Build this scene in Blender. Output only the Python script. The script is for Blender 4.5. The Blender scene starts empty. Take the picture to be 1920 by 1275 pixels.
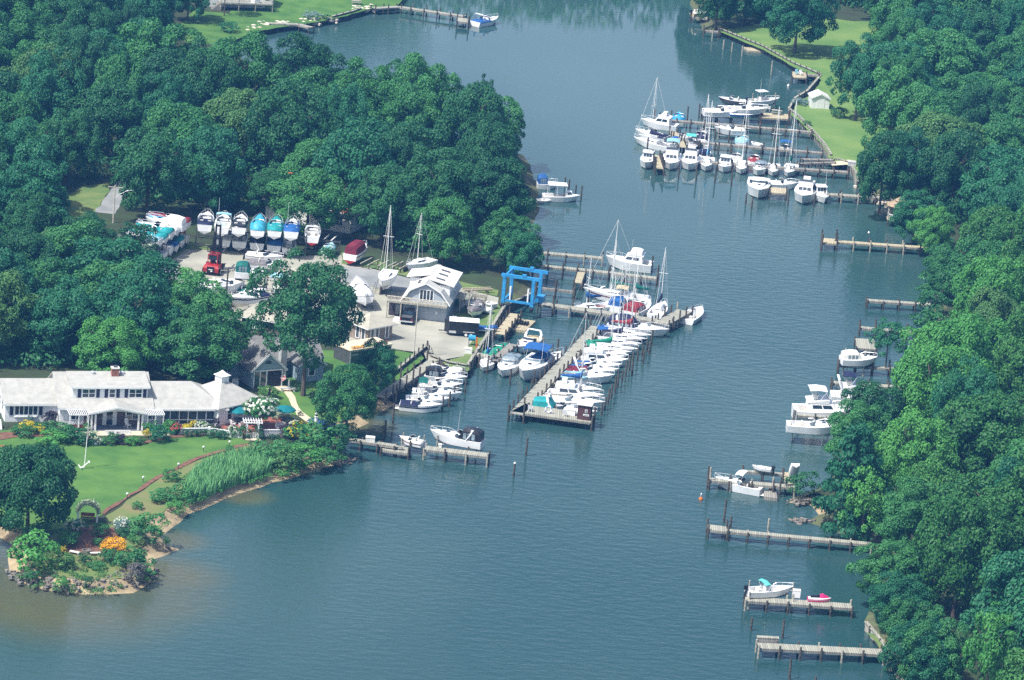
import bpy, math, random
import numpy as np
from mathutils import Vector, Matrix
from mathutils.geometry import tessellate_polygon
R = math.radians
rnd = random.Random(11)
S = bpy.context.scene
COL = S.collection

# ------------------------------------------------------------------ camera
F_PX, PITCH, ROLL, HCAM = 8000.0, R(16.2), R(4.8), 172.0
_F = Vector((0, math.cos(PITCH), -math.sin(PITCH)))
_U0 = Vector((0, math.sin(PITCH), math.cos(PITCH)))
_R0 = Vector((1, 0, 0))
_R = _R0 * math.cos(ROLL) + _U0 * math.sin(ROLL)
_U = -_R0 * math.sin(ROLL) + _U0 * math.cos(ROLL)
CAM = Vector((0, 0, HCAM))
cd = bpy.data.cameras.new("camera")
cam = bpy.data.objects.new("camera", cd)
COL.objects.link(cam)
cam.matrix_world = Matrix(((_R.x, _U.x, -_F.x, 0), (_R.y, _U.y, -_F.y, 0), (_R.z, _U.z, -_F.z, HCAM), (0, 0, 0, 1)))
cd.sensor_width = 36
cd.lens = 36 * F_PX / 1920
cd.clip_start = 1
cd.clip_end = 9000
S.camera = cam

# ------------------------------------------------------------------ light
SUN_EL, SUN_AZ = R(57), (-0.80, -0.60)
w = bpy.data.worlds.new("World")
S.world = w
w.use_nodes = True
nt = w.node_tree
sky = nt.nodes.new("ShaderNodeTexSky")
sky.sky_type = 'NISHITA'
sky.sun_disc = False
sky.sun_elevation = SUN_EL
sky.sun_rotation = math.atan2(SUN_AZ[0], SUN_AZ[1])
sky.air_density = 1.0
sky.dust_density = 3.6
sky.ozone_density = 1.5
bg = nt.nodes["Background"]
bg.inputs[1].default_value = 0.13
# summer haze: the sky pales towards the horizon
wtc = nt.nodes.new("ShaderNodeTexCoord"); wsp = nt.nodes.new("ShaderNodeSeparateXYZ")
nt.links.new(wtc.outputs["Generated"], wsp.inputs[0])
wmr = nt.nodes.new("ShaderNodeMapRange"); wmr.interpolation_type = 'SMOOTHSTEP'
for k_, v_ in (("From Min", 0.02), ("From Max", 0.40), ("To Min", 1.0), ("To Max", 0.0)): wmr.inputs[k_].default_value = v_
nt.links.new(wsp.outputs["Z"], wmr.inputs["Value"])
wmx = nt.nodes.new("ShaderNodeMix"); wmx.data_type = 'RGBA'; wmx.blend_type = 'ADD'
wmx.inputs["B"].default_value = (4.2, 4.9, 5.1, 1)
nt.links.new(wmr.outputs[0], wmx.inputs["Factor"]); nt.links.new(sky.outputs[0], wmx.inputs["A"])
nt.links.new(wmx.outputs["Result"], bg.inputs[0])
sl = bpy.data.lights.new("sun", 'SUN')
sl.energy = 5.0
sl.angle = R(0.53)
sl.color = (1.0, 0.97, 0.90)
sun = bpy.data.objects.new("sun", sl)
COL.objects.link(sun)
ts = Vector((SUN_AZ[0] * math.cos(SUN_EL), SUN_AZ[1] * math.cos(SUN_EL), math.sin(SUN_EL)))
sun.rotation_euler = ts.to_track_quat('Z', 'Y').to_euler()
S.view_settings.view_transform = 'Standard'
S.view_settings.look = 'None'
S.view_settings.exposure = 0.36
S.view_settings.gamma = 1.0
S.render.engine = 'CYCLES'
S.cycles.use_denoising = False
S.cycles.max_bounces = 5
S.cycles.diffuse_bounces = 2
S.cycles.glossy_bounces = 3
S.cycles.transmission_bounces = 3
S.cycles.volume_bounces = 0
S.cycles.caustics_reflective = False
S.cycles.caustics_refractive = False

# ------------------------------------------------------------------ pixel -> world
def at(px, py, z=0.0):
    d = _F + _R * ((px - 960) / F_PX) + _U * ((637.5 - py) / F_PX)
    t = (z - HCAM) / d.z
    return CAM + d * t
def px_of(p):
    v = Vector(p) - CAM
    dep = v.dot(_F)
    return 960 + F_PX * v.dot(_R) / dep, 637.5 - F_PX * v.dot(_U) / dep
def hd(p, q, z=0.0):
    a, b = at(*p, z), at(*q, z)
    return math.atan2(b.y - a.y, b.x - a.x)
GZ = 1.0          # land level

# ------------------------------------------------------------------ materials
_M = {}
def mat(name, col, rough=0.6, var=0.12, scale=2.0, metal=0.0, spec=0.4, col2=None, ior=None, detail=3, coord='Object', bump=0.0):
    if name in _M: return _M[name]
    m = bpy.data.materials.new(name)
    m.use_nodes = True
    t = m.node_tree
    b = t.nodes["Principled BSDF"]
    b.inputs["Roughness"].default_value = rough
    b.inputs["Metallic"].default_value = metal
    b.inputs["Specular IOR Level"].default_value = spec
    tc = t.nodes.new("ShaderNodeTexCoord")
    n = t.nodes.new("ShaderNodeTexNoise")
    n.inputs["Scale"].default_value = scale
    n.inputs["Detail"].default_value = detail
    t.links.new(tc.outputs[coord], n.inputs["Vector"])
    r = t.nodes.new("ShaderNodeValToRGB")
    c2 = col2 or tuple(c * (1 - 2 * var) for c in col)
    c1 = col if col2 else tuple(min(1, c * (1 + var)) for c in col)
    r.color_ramp.elements[0].position = 0.32
    r.color_ramp.elements[1].position = 0.68
    r.color_ramp.elements[0].color = (*c2, 1)
    r.color_ramp.elements[1].color = (*c1, 1)
    t.links.new(n.outputs["Fac"], r.inputs["Fac"])
    t.links.new(r.outputs["Color"], b.inputs["Base Color"])
    if bump:
        bp = t.nodes.new("ShaderNodeBump")
        bp.inputs["Strength"].default_value = bump
        bp.inputs["Distance"].default_value = 0.2
        t.links.new(n.outputs["Fac"], bp.inputs["Height"])
        t.links.new(bp.outputs["Normal"], b.inputs["Normal"])
    _M[name] = m
    return m

def planks(name, c1, c2, pitch, axis='X', rough=0.8, gap=(0.05, 0.045, 0.04), coord='Object'):
    """boards laid across one axis of the object: pattern with dark joints and per-board tone"""
    if name in _M: return _M[name]
    m = bpy.data.materials.new(name)
    m.use_nodes = True
    t = m.node_tree
    b = t.nodes["Principled BSDF"]
    b.inputs["Roughness"].default_value = rough
    b.inputs["Specular IOR Level"].default_value = 0.2
    tc = t.nodes.new("ShaderNodeTexCoord")
    sp = t.nodes.new("ShaderNodeSeparateXYZ")
    t.links.new(tc.outputs[coord], sp.inputs[0])
    dv = t.nodes.new("ShaderNodeMath"); dv.operation = 'DIVIDE'; dv.inputs[1].default_value = pitch
    t.links.new(sp.outputs[axis], dv.inputs[0])
    fl = t.nodes.new("ShaderNodeMath"); fl.operation = 'FLOOR'
    t.links.new(dv.outputs[0], fl.inputs[0])
    fr = t.nodes.new("ShaderNodeMath"); fr.operation = 'FRACT'
    t.links.new(dv.outputs[0], fr.inputs[0])
    wn = t.nodes.new("ShaderNodeTexWhiteNoise"); wn.noise_dimensions = '1D'
    t.links.new(fl.outputs[0], wn.inputs["W"])
    mx = t.nodes.new("ShaderNodeMix"); mx.data_type = 'RGBA'
    mx.inputs["A"].default_value = (*c1, 1); mx.inputs["B"].default_value = (*c2, 1)
    t.links.new(wn.outputs["Value"], mx.inputs["Factor"])
    gt = t.nodes.new("ShaderNodeMath"); gt.operation = 'LESS_THAN'; gt.inputs[1].default_value = 0.1
    t.links.new(fr.outputs[0], gt.inputs[0])
    mg = t.nodes.new("ShaderNodeMix"); mg.data_type = 'RGBA'
    mg.inputs["B"].default_value = (*gap, 1)
    t.links.new(mx.outputs["Result"], mg.inputs["A"])
    t.links.new(gt.outputs[0], mg.inputs["Factor"])
    t.links.new(mg.outputs["Result"], b.inputs["Base Color"])
    _M[name] = m
    return m

WHITE = mat('gelcoat_white', (0.80, 0.81, 0.82), 0.25, 0.03, 1.2, spec=0.5)
CREAM = mat('deck_cream', (0.72, 0.71, 0.66), 0.5, 0.05, 2)
SOLE = mat('cockpit_sole', (0.50, 0.47, 0.42), 0.7, 0.15, 3)
LGREY = mat('light_grey', (0.5, 0.51, 0.52), 0.5, 0.08, 2)
DGREY = mat('dark_grey', (0.08, 0.085, 0.09), 0.5, 0.15, 3)
BLACK = mat('black_paint', (0.012, 0.012, 0.016), 0.3, 0.2, 3)
RUBBER = mat('rubber', (0.02, 0.02, 0.022), 0.8, 0.2, 4)
GLASS = mat('tinted_glass', (0.03, 0.05, 0.07), 0.08, 0.25, 1.0, spec=0.8)
CLEAR = mat('clear_screen', (0.20, 0.26, 0.30), 0.1, 0.25, 1.0, spec=0.8)
NAVY = mat('navy_canvas', (0.012, 0.016, 0.06), 0.75, 0.25, 3)
BLUE = mat('blue_canvas', (0.015, 0.10, 0.32), 0.75, 0.15, 2)
SKYB = mat('sky_blue_canvas', (0.03, 0.29, 0.52), 0.7, 0.15, 2)
PALEB = mat('pale_blue_canvas', (0.25, 0.48, 0.58), 0.7, 0.12, 2)
CYAN = mat('cyan_shrink_wrap', (0.05, 0.36, 0.52), 0.5, 0.18, 2)
TEAL = mat('teal_canvas', (0.01, 0.27, 0.29), 0.75, 0.15, 2)
GREEN = mat('green_canvas', (0.005, 0.22, 0.14), 0.75, 0.15, 2)
DGREEN = mat('dark_green_canvas', (0.0, 0.12, 0.10), 0.75, 0.15, 2)
MAROON = mat('maroon_canvas', (0.16, 0.012, 0.03), 0.75, 0.2, 2)
RED = mat('red_canvas', (0.24, 0.022, 0.032), 0.7, 0.15, 2)
REDP = mat('red_paint', (0.38, 0.022, 0.025), 0.4, 0.15, 2)
TANC = mat('tan_canvas', (0.52, 0.42, 0.26), 0.8, 0.12, 2)
GREYC = mat('grey_tarp', (0.17, 0.16, 0.17), 0.85, 0.15, 2)
ORANGE = mat('orange_trim', (0.6, 0.16, 0.02), 0.6, 0.12, 2)
WOOD = mat('varnished_wood', (0.30, 0.12, 0.04), 0.5, 0.2, 4)
PILE = mat('weathered_pile', (0.12, 0.105, 0.085), 0.9, 0.3, 3, col2=(0.03, 0.027, 0.024))
PILEL = mat('pale_pile', (0.36, 0.34, 0.28), 0.9, 0.2, 3)
STEEL = mat('galvanised_steel', (0.62, 0.64, 0.66), 0.35, 0.08, 3, metal=0.4)
ALU = mat('aluminium_spar', (0.72, 0.73, 0.72), 0.4, 0.05, 2)
DARKSPAR = mat('dark_spar', (0.02, 0.025, 0.05), 0.4, 0.1, 2)
DECK = planks('weathered_deck', (0.36, 0.355, 0.295), (0.26, 0.26, 0.22), 0.28)
DECKD = planks('grey_deck', (0.30, 0.285, 0.255), (0.21, 0.2, 0.18), 0.28)
DECKT = planks('new_tan_deck', (0.47, 0.41, 0.28), (0.38, 0.335, 0.235), 0.28)
BRIDGEBLUE = mat('travel_lift_blue', (0.035, 0.27, 0.56), 0.4, 0.12, 1.5)

# ------------------------------------------------------------------ mesh collector
class MB:
    def __init__(s): s.v = []; s.f = []
    def add(s, vs, fs):
        o = len(s.v)
        s.v += [tuple(v) for v in vs]
        s.f += [tuple(i + o for i in f) for f in fs]
        return s
    def box(s, x0, x1, y0, y1, z0, z1):
        return s.add([(x0,y0,z0),(x1,y0,z0),(x1,y1,z0),(x0,y1,z0),(x0,y0,z1),(x1,y0,z1),(x1,y1,z1),(x0,y1,z1)],
                     [(3,2,1,0),(4,5,6,7),(0,1,5,4),(1,2,6,5),(2,3,7,6),(3,0,4,7)])
    def beam(s, p, q, w=0.1, h=None):
        p, q = Vector(p), Vector(q); h = h or w
        d = (q - p).normalized()
        up = Vector((0, 0, 1)) if abs(d.z) < 0.95 else Vector((1, 0, 0))
        a = d.cross(up).normalized() * (w / 2); b = a.cross(d).normalized() * (h / 2)
        vs = [p-a-b, p+a-b, p+a+b, p-a+b, q-a-b, q+a-b, q+a+b, q-a+b]
        return s.add(vs, [(3,2,1,0),(4,5,6,7),(0,1,5,4),(1,2,6,5),(2,3,7,6),(3,0,4,7)])
    def tube(s, p, q, r0, r1=None, n=6):
        p, q = Vector(p), Vector(q); r1 = r0 if r1 is None else r1
        d = (q - p).normalized()
        up = Vector((0, 0, 1)) if abs(d.z) < 0.95 else Vector((1, 0, 0))
        a = d.cross(up).normalized(); b = a.cross(d)
        vs = []
        for c, r in ((p, r0), (q, r1)):
            vs += [c + (a * math.cos(k * 2 * math.pi / n) + b * math.sin(k * 2 * math.pi / n)) * r for k in range(n)]
        fs = [(k, (k+1) % n, n + (k+1) % n, n + k) for k in range(n)] + [tuple(range(n-1, -1, -1)), tuple(range(n, 2*n))]
        return s.add(vs, fs)
    def path(s, pts, r, n=5):
        for a, b in zip(pts, pts[1:]): s.tube(a, b, r, n=n)
        return s
    def prism(s, pts, z0, z1):
        n = len(pts)
        vs = [(x, y, z0) for x, y in pts] + [(x, y, z1) for x, y in pts]
        return s.add(vs, [tuple(range(n-1, -1, -1)), tuple(range(n, 2*n))] + [(k, (k+1) % n, n + (k+1) % n, n + k) for k in range(n)])
    def loft(s, rings, closed=True, cap0=True, cap1=True):
        n = len(rings[0]); vs = [p for r in rings for p in r]; fs = []
        for i in range(len(rings) - 1):
            for k in range(n if closed else n - 1):
                fs.append((i*n + k, i*n + (k+1) % n, (i+1)*n + (k+1) % n, (i+1)*n + k))
        if cap0: fs.append(tuple(range(n-1, -1, -1)))
        if cap1: fs.append(tuple((len(rings)-1)*n + k for k in range(n)))
        return s.add(vs, fs)
    def poly(s, pts): return s.add(pts, [tuple(range(len(pts)))])
    def lathe(s, prof, n=10, c=(0, 0)):
        rings = [[(c[0] + r * math.cos(k*2*math.pi/n), c[1] + r * math.sin(k*2*math.pi/n), z) for k in range(n)] for r, z in prof]
        return s.loft(rings)
    def build(s, name, m, parent=None, smooth=False):
        me = bpy.data.meshes.new(name)
        me.from_pydata(s.v, [], s.f)
        if smooth: me.polygons.foreach_set('use_smooth', [True] * len(me.polygons))
        me.materials.append(m)
        o = bpy.data.objects.new(name, me)
        COL.objects.link(o)
        if parent: o.parent = parent
        return o
def thing(name, label, cat, loc, rz=0.0, group=None):
    o = bpy.data.objects.new(name, None)
    COL.objects.link(o)
    o.empty_display_size = 0.3
    o.location = loc; o.rotation_euler = (0, 0, rz)
    o['label'] = label; o['category'] = cat
    if group: o['group'] = group
    return o
def tag(o, label, cat, group=None):
    o['label'] = label; o['category'] = cat
    if group: o['group'] = group
    return o
def struct(o, kind='structure'):
    o['kind'] = kind
    return o
def share(name, me, parent):
    o = bpy.data.objects.new(name, me); COL.objects.link(o); o.parent = parent
    return o

# ------------------------------------------------------------------ ground, water
def offset_poly(P, d):
    n = len(P); out = []
    for i in range(n):
        a, b, c = Vector(P[i-1][:2]), Vector(P[i][:2]), Vector(P[(i+1) % n][:2])
        e1, e2 = (b - a).normalized(), (c - b).normalized()
        n1, n2 = Vector((-e1.y, e1.x)), Vector((-e2.y, e2.x))
        m = n1 + n2
        m = m.normalized() if m.length > 0.2 else n1
        k = d / max(0.5, m.dot(n1))
        out.append(b + m * k)
    return out
def refine(P, step=3.0, jit=0.5, keep=400):
    out = []
    for i in range(len(P)):
        a, b = P[i], P[(i+1) % len(P)]
        L = (b - a).length
        n = max(1, int(L / step)) if L < keep else 1
        for k in range(n):
            q = a.lerp(b, k / n)
            if n > 1 and k: q = q + Vector((rnd.uniform(-jit, jit), rnd.uniform(-jit, jit)))
            out.append(q)
    return out
def area(P): return sum(P[i-1].x * P[i].y - P[i].x * P[i-1].y for i in range(len(P))) / 2
def fillpoly(P2, z, name, m, kind='structure'):
    tri = tessellate_polygon([[Vector((p.x, p.y, 0)) for p in P2]])
    mb = MB(); mb.v = [(p.x, p.y, z) for p in P2]
    mb.f = [t if (P2[t[1]] - P2[t[0]]).cross(P2[t[2]] - P2[t[0]]) > 0 else t[::-1] for t in tri]
    o = mb.build(name, m)
    if kind: o['kind'] = kind
    return o
def px2(pts, z=0): return [at(x, y, z).to_2d() for x, y in pts]
def clip_to(P, T, d=0.15):
    """pull points that lie outside the level land back to its edge"""
    out = []
    for p in P:
        c = False; best = None; n = len(T)
        for i in range(n):
            a, b = T[i-1], T[i]
            if (a.y > p.y) != (b.y > p.y) and p.x < (b.x - a.x) * (p.y - a.y) / (b.y - a.y) + a.x: c = not c
            e = b - a; u = max(0, min(1, (p - a).dot(e) / max(e.length_squared, 1e-9))); q = a + e * u
            if best is None or (q - p).length < best[0]: best = ((q - p).length, q)
        out.append(p if c else best[1])
    return out
def sheet(name, pts, m, lift=0.03, step=2.0, jit=0.25, clip=False):
    P = px2(pts, GZ)
    if area(P) < 0: P.reverse()
    P = refine(P, step, jit)
    if clip: P = clip_to(P, TOPS[0])
    return fillpoly(P, GZ + lift, name, m)

LEFT = [(-700,800),(-300,950),(0,1008),(22,1020),(15,1050),(18,1072),(40,1092),(85,1107),(160,1115),(250,1112),(272,1100),(288,1086),(290,1066),(282,1050),
        (304,1044),(336,1030),(310,1022),(300,1008),(322,990),(350,965),(400,946),(460,922),(510,905),(570,889),(620,874),(661,863),(640,846),(645,826),
        (664,806),(692,793),(716,772),(740,758),(728,748),(712,740),(800,666),(806,682),(840,694),(874,700),(908,648),(944,588),(1000,560),(1004,530),(990,505),(992,470),(996,440),
        (1012,390),(1008,350),(995,310),(980,290),(930,288),(850,266),(760,250),(660,238),(560,214),(500,175),(462,120),(440,98),(470,68),(515,58),(560,52),(600,46),
        (640,36),(690,22),(748,14),(760,0),(790,-30),(820,-70)]
RIGHT = [(1275,-60),(1290,-20),(1300,25),(1316,56),(1345,62),(1430,97),(1485,128),(1536,150),(1525,165),(1510,180),(1492,192),(1478,214),(1496,228),(1514,248),(1530,264),(1546,284),(1556,302),
         (1590,312),(1602,332),(1606,352),(1640,380),(1690,408),(1712,440),(1752,470),(1764,520),(1752,570),(1735,620),(1730,660),(1725,700),(1700,735),(1672,770),(1650,810),(1610,850),(1565,890),
         (1530,918),(1486,934),(1478,942),(1522,948),(1535,965),(1512,978),(1545,990),(1590,1006),(1636,1024),(1650,1060),(1648,1100),(1628,1150),(1622,1180),(1640,1205),(1658,1228),(1680,1258),(1702,1292),(1790,1420),(1900,1600)]
LP = px2(LEFT) + [Vector((-150, 1050)), Vector((-900, 2200)), Vector((-1500, 1500)), Vector((-700, 560))]
RP = [Vector((900, 2200)), Vector((220, 1060))] + px2(RIGHT) + [Vector((160, 330)), Vector((900, 330))]
FOREST = mat('forest_floor', (0.035, 0.065, 0.022), 0.95, 0.2, 0.25, col2=(0.03, 0.035, 0.018))
SAND = mat('beach_sand', (0.42, 0.33, 0.20), 0.95, 0.15, 0.6, col2=(0.20, 0.155, 0.09), detail=8)
BANK = mat('shore_bank', (0.10, 0.13, 0.05), 0.95, 0.2, 0.5, col2=(0.07, 0.06, 0.04))
LANDS = []; TOPS = []
for nm, P in (('terrain', LP), ('terrain', RP)):
    if area(P) < 0: P.reverse()
    P = refine(P, 2.5, 0.35, 300)
    LANDS.append(P)
    inn, top, out = offset_poly(P, 0.9), offset_poly(P, 2.2), offset_poly(P, -2.5)
    TOPS.append(top)
    mb = MB(); n = len(P)
    for ring, z in ((out, -0.8), (P, 0.0), (inn, 0.35), (top, GZ)):
        mb.v += [(p.x, p.y, z) for p in ring]
    for r in range(3):
        for k in range(n):
            mb.f.append((r*n + k, r*n + (k+1) % n, (r+1)*n + (k+1) % n, (r+1)*n + k))
    # sandy beaches on the garden point and the little cove, dark grassy banks elsewhere
    vs = mb.v; sand, bank = MB(), MB(); sand.v = bank.v = vs
    for f in mb.f:
        x, y = px_of(vs[f[0]])
        (sand if (x < 760 and y > 735 and not (655 < x < 700 and y < 800)) or (1470 < x < 1530 and 936 < y < 958) or (1600 < x < 1720 and y > 1180) else bank).f.append(f)
    for q_, nm2, mm in ((sand, 'shore', SAND), (bank, 'bank', BANK)):
        struct(q_.build(nm2, mm))
    fillpoly(top, GZ, nm, FOREST)

def water_material():
    m = bpy.data.materials.new('creek_water'); m.use_nodes = True
    t = m.node_tree; b = t.nodes["Principled BSDF"]
    N, Lk = t.nodes.new, t.links.new
    b.inputs["IOR"].default_value = 1.333
    b.inputs["Specular IOR Level"].default_value = 0.5
    geo = N("ShaderNodeNewGeometry")
    def noise(sc, det=3, stretch=(1, 1, 1), off=0):
        mp = N("ShaderNodeMapping"); mp.inputs["Scale"].default_value = stretch; mp.inputs["Location"].default_value = (off, off, 0)
        Lk(geo.outputs["Position"], mp.inputs["Vector"])
        n = N("ShaderNodeTexNoise"); n.inputs["Scale"].default_value = sc; n.inputs["Detail"].default_value = det
        Lk(mp.outputs[0], n.inputs["Vector"]); return n
    def rng(src, a, b2, c=0, d=1, smooth=True):
        r = N("ShaderNodeMapRange"); r.interpolation_type = 'SMOOTHSTEP' if smooth else 'LINEAR'
        for k, v in zip(("From Min", "From Max", "To Min", "To Max"), (a, b2, c, d)): r.inputs[k].default_value = v
        Lk(src, r.inputs["Value"]); return r.outputs[0]
    def math2(op, a, b2):
        q = N("ShaderNodeMath"); q.operation = op
        for i, v in enumerate((a, b2)):
            if isinstance(v, (int, float)): q.inputs[i].default_value = v
            else: Lk(v, q.inputs[i])
        return q.outputs[0]
    # shallow sandy bottom close to the garden point and the beaches
    sh = None
    for (x, y), rad in WATER_SHALLOW:
        p = at(x, y, 0)
        vd = N("ShaderNodeVectorMath"); vd.operation = 'DISTANCE'
        Lk(geo.outputs["Position"], vd.inputs[0]); vd.inputs[1].default_value = p
        v = rng(vd.outputs["Value"], rad * 0.25, rad, 1, 0)
        sh = v if sh is None else math2('MAXIMUM', sh, v)
    nb = noise(0.06, 4)
    sh = math2('MULTIPLY', sh, rng(nb.outputs[0], 0.2, 0.7, 0.55, 1.0))
    silt = noise(0.012, 4, (1, 0.6, 1), 31)
    base = N("ShaderNodeMix"); base.data_type = 'RGBA'
    base.inputs["A"].default_value = WATER_A; base.inputs["B"].default_value = WATER_B
    Lk(rng(silt.outputs[0], 0.35, 0.65), base.inputs["Factor"])
    c = N("ShaderNodeMix"); c.data_type = 'RGBA'
    c.inputs["B"].default_value = (0.085, 0.088, 0.048, 1)
    Lk(base.outputs["Result"], c.inputs["A"]); Lk(sh, c.inputs["Factor"])
    Lk(c.outputs["Result"], b.inputs["Base Color"])
    # wind: ruffled main channel, calm streaks in the upper reach
    sp = N("ShaderNodeSeparateXYZ"); Lk(geo.outputs["Position"], sp.inputs[0])
    wind = noise(0.014, 6, (1, 0.28, 1), 7)
    far = rng(sp.outputs["Y"], 560, 800, 0, 0.17)
    calm = rng(math2('ADD', wind.outputs[0], far), 0.53, 0.66)
    n1 = noise(0.9, 3, (0.6, 1.1, 1)); n2 = noise(2.6, 2, (0.6, 1.1, 1), 3)
    hgt = math2('ADD', n1.outputs[0], math2('MULTIPLY', n2.outputs[0], 0.30))
    bp = N("ShaderNodeBump"); bp.inputs["Distance"].default_value = 1.0
    Lk(hgt, bp.inputs["Height"])
    Lk(rng(calm, 0, 1, WATER_BUMP, WATER_BUMP * 0.08, False), bp.inputs["Strength"])
    Lk(bp.outputs[0], b.inputs["Normal"])
    Lk(rng(calm, 0, 1, 0.10, 0.03, False), b.inputs["Roughness"])
    return m
WATER_SHALLOW = [((40,1110),20),((130,1125),20),((230,1115),16),((300,1080),11),((325,1015),6),((-40,1080),26),((690,800),6),((735,765),5),((460,930),5)]
WATER_A, WATER_B = (0.017, 0.056, 0.060, 1), (0.036, 0.080, 0.079, 1)
WATER_BUMP = 0.095
mb = MB().poly([(-2500, 150, 0), (2500, 150, 0), (2500, 4500, 0), (-2500, 4500, 0)])
struct(mb.build('water', water_material()))

# lawns, yards, paths
LAWN = mat('mown_lawn', (0.090, 0.190, 0.034), 0.95, 0.2, 0.28, col2=(0.040, 0.122, 0.022), detail=9)
LAWNF = mat('far_lawn', (0.150, 0.235, 0.060), 0.95, 0.2, 0.12, col2=(0.085, 0.180, 0.042), detail=8)
LAWND = mat('dry_lawn', (0.165, 0.205, 0.065), 0.95, 0.2, 0.3, col2=(0.075, 0.150, 0.040), detail=9)
GRAVEL = mat('yard_gravel', (0.39, 0.38, 0.315), 0.95, 0.1, 0.22, col2=(0.25, 0.25, 0.21), detail=9)
ASPH = mat('worn_asphalt', (0.28, 0.29, 0.285), 0.9, 0.1, 0.3, col2=(0.19, 0.20, 0.205), detail=9)
MULCH = mat('bark_mulch', (0.17, 0.085, 0.055), 0.95, 0.2, 1.5)
ROUGHG = mat('rough_grass', (0.095, 0.175, 0.042), 0.95, 0.2, 0.35, col2=(0.19, 0.165, 0.075), detail=8)
BRICK = mat('brick_paving', (0.30, 0.11, 0.08), 0.9, 0.2, 3)
PAVE = mat('pale_paving', (0.60, 0.52, 0.38), 0.9, 0.1, 2)
sheet('lawn', [(-60,840),(0,808),(60,800),(105,822),(160,830),(260,836),(320,822),(420,815),(470,826),(462,835),(420,845),(370,860),(330,878),(280,905),(235,935),(200,960),(150,985),(60,1000),(-60,1000)], LAWN, clip=True)
sheet('rough_ground', [(462,832),(520,850),(560,866),(520,890),(440,915),(350,955),(318,985),(296,1000),(250,985),(205,978),(198,968),(280,911),(328,882),(370,864),(420,848)], ROUGHG, 0.05, clip=True)
sheet('garden_bed', [(120,985),(215,985),(270,1010),(276,1060),(255,1090),(150,1096),(60,1084),(45,1050),(90,1010)], ROUGHG, 0.06, clip=True)
sheet('mulch_bed', [(140,988),(215,990),(225,1010),(232,1030),(190,1042),(135,1040),(100,1030),(128,1005)], MULCH, 0.09)
sheet('mulch_bed', [(0,812),(60,806),(150,826),(260,832),(325,815),(420,806),(470,818),(468,826),(420,815),(320,822),(260,836),(160,830),(105,822),(45,818),(0,826)], MULCH, 0.09)
sheet('brick_path', [(190,962),(196,966),(285,906),(332,882),(372,862),(425,846),(465,836),(462,832),(420,843),(368,858),(328,878),(280,902)], MULCH, 0.10)
sheet('lawn', [(470,770),(500,715),(545,690),(560,655),(700,660),(725,655),(790,665),(795,672),(715,738),(700,760),(640,790),(600,800),(560,780),(520,770)], LAWN)
sheet('garden_walk', [(532,735),(545,733),(556,755),(566,772),(585,786),(598,797),(590,800),(572,790),(556,778),(546,760)], PAVE, 0.06)
sheet('brick_patio', [(410,800),(430,782),(480,780),(530,782),(560,790),(545,806),(520,815),(430,812)], BRICK, 0.06)
sheet('gravel_yard', [(250,525),(300,482),(335,462),(380,462),(470,472),(560,480),(640,478),(700,505),(760,520),(800,532),(870,540),(935,558),(935,575),(870,575),(835,602),(880,612),(885,640),(870,668),(805,680),(795,662),(740,655),(680,655),(620,640),(520,620),(430,600),(360,580),(260,560)], GRAVEL, 0.03)
sheet('access_road', [(640,500),(700,507),(765,522),(860,540),(850,556),(770,552),(700,538),(640,530)], ASPH, 0.06)
sheet('verge', [(640,470),(680,482),(760,505),(850,525),(935,545),(932,556),(860,538),(765,519),(700,503),(640,495)], LAWND, 0.06)
sheet('verge', [(330,462),(345,455),(470,465),(600,470),(600,478),(470,472),(350,468),(300,505),(280,520),(270,515)], LAWND, 0.07)
sheet('lawn', [(840,600),(870,575),(935,572),(944,586),(908,646),(876,698),(842,692),(830,680),(870,668),(885,640),(880,612)], LAWND, 0.06)
sheet('lane', [(178,398),(205,360),(222,338),(236,338),(232,370),(215,402)], ASPH, 0.04)
sheet('lawn', [(100,402),(120,372),(160,348),(205,345),(205,360),(178,398),(170,410)], LAWND, 0.03)
sheet('lawn', [(330,60),(360,20),(430,25),(480,-30),(760,-10),(745,10),(690,18),(640,32),(590,42),(520,52),(470,62),(420,85),(350,80)], LAWN)
sheet('lawn', [(1345,58),(1400,50),(1440,40),(1520,30),(1600,40),(1680,40),(1690,110),(1690,160),(1690,200),(1680,240),(1660,300),(1630,335),(1590,310),(1558,300),(1548,282),(1532,262),(1516,246),(1498,226),(1482,214),(1494,194),(1514,182),(1528,168),(1540,150),(1488,126),(1432,94)], LAWNF)
sheet('sand_path', [(1556,304),(1590,300),(1604,302),(1604,309),(1590,309),(1560,311)], PAVE, 0.06)
sheet('sandy_strip', [(1624,1186),(1644,1206),(1662,1230),(1690,1262),(1712,1292),(1730,1300),(1690,1245),(1665,1215),(1640,1190)], LAWND, 0.04)
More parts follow.
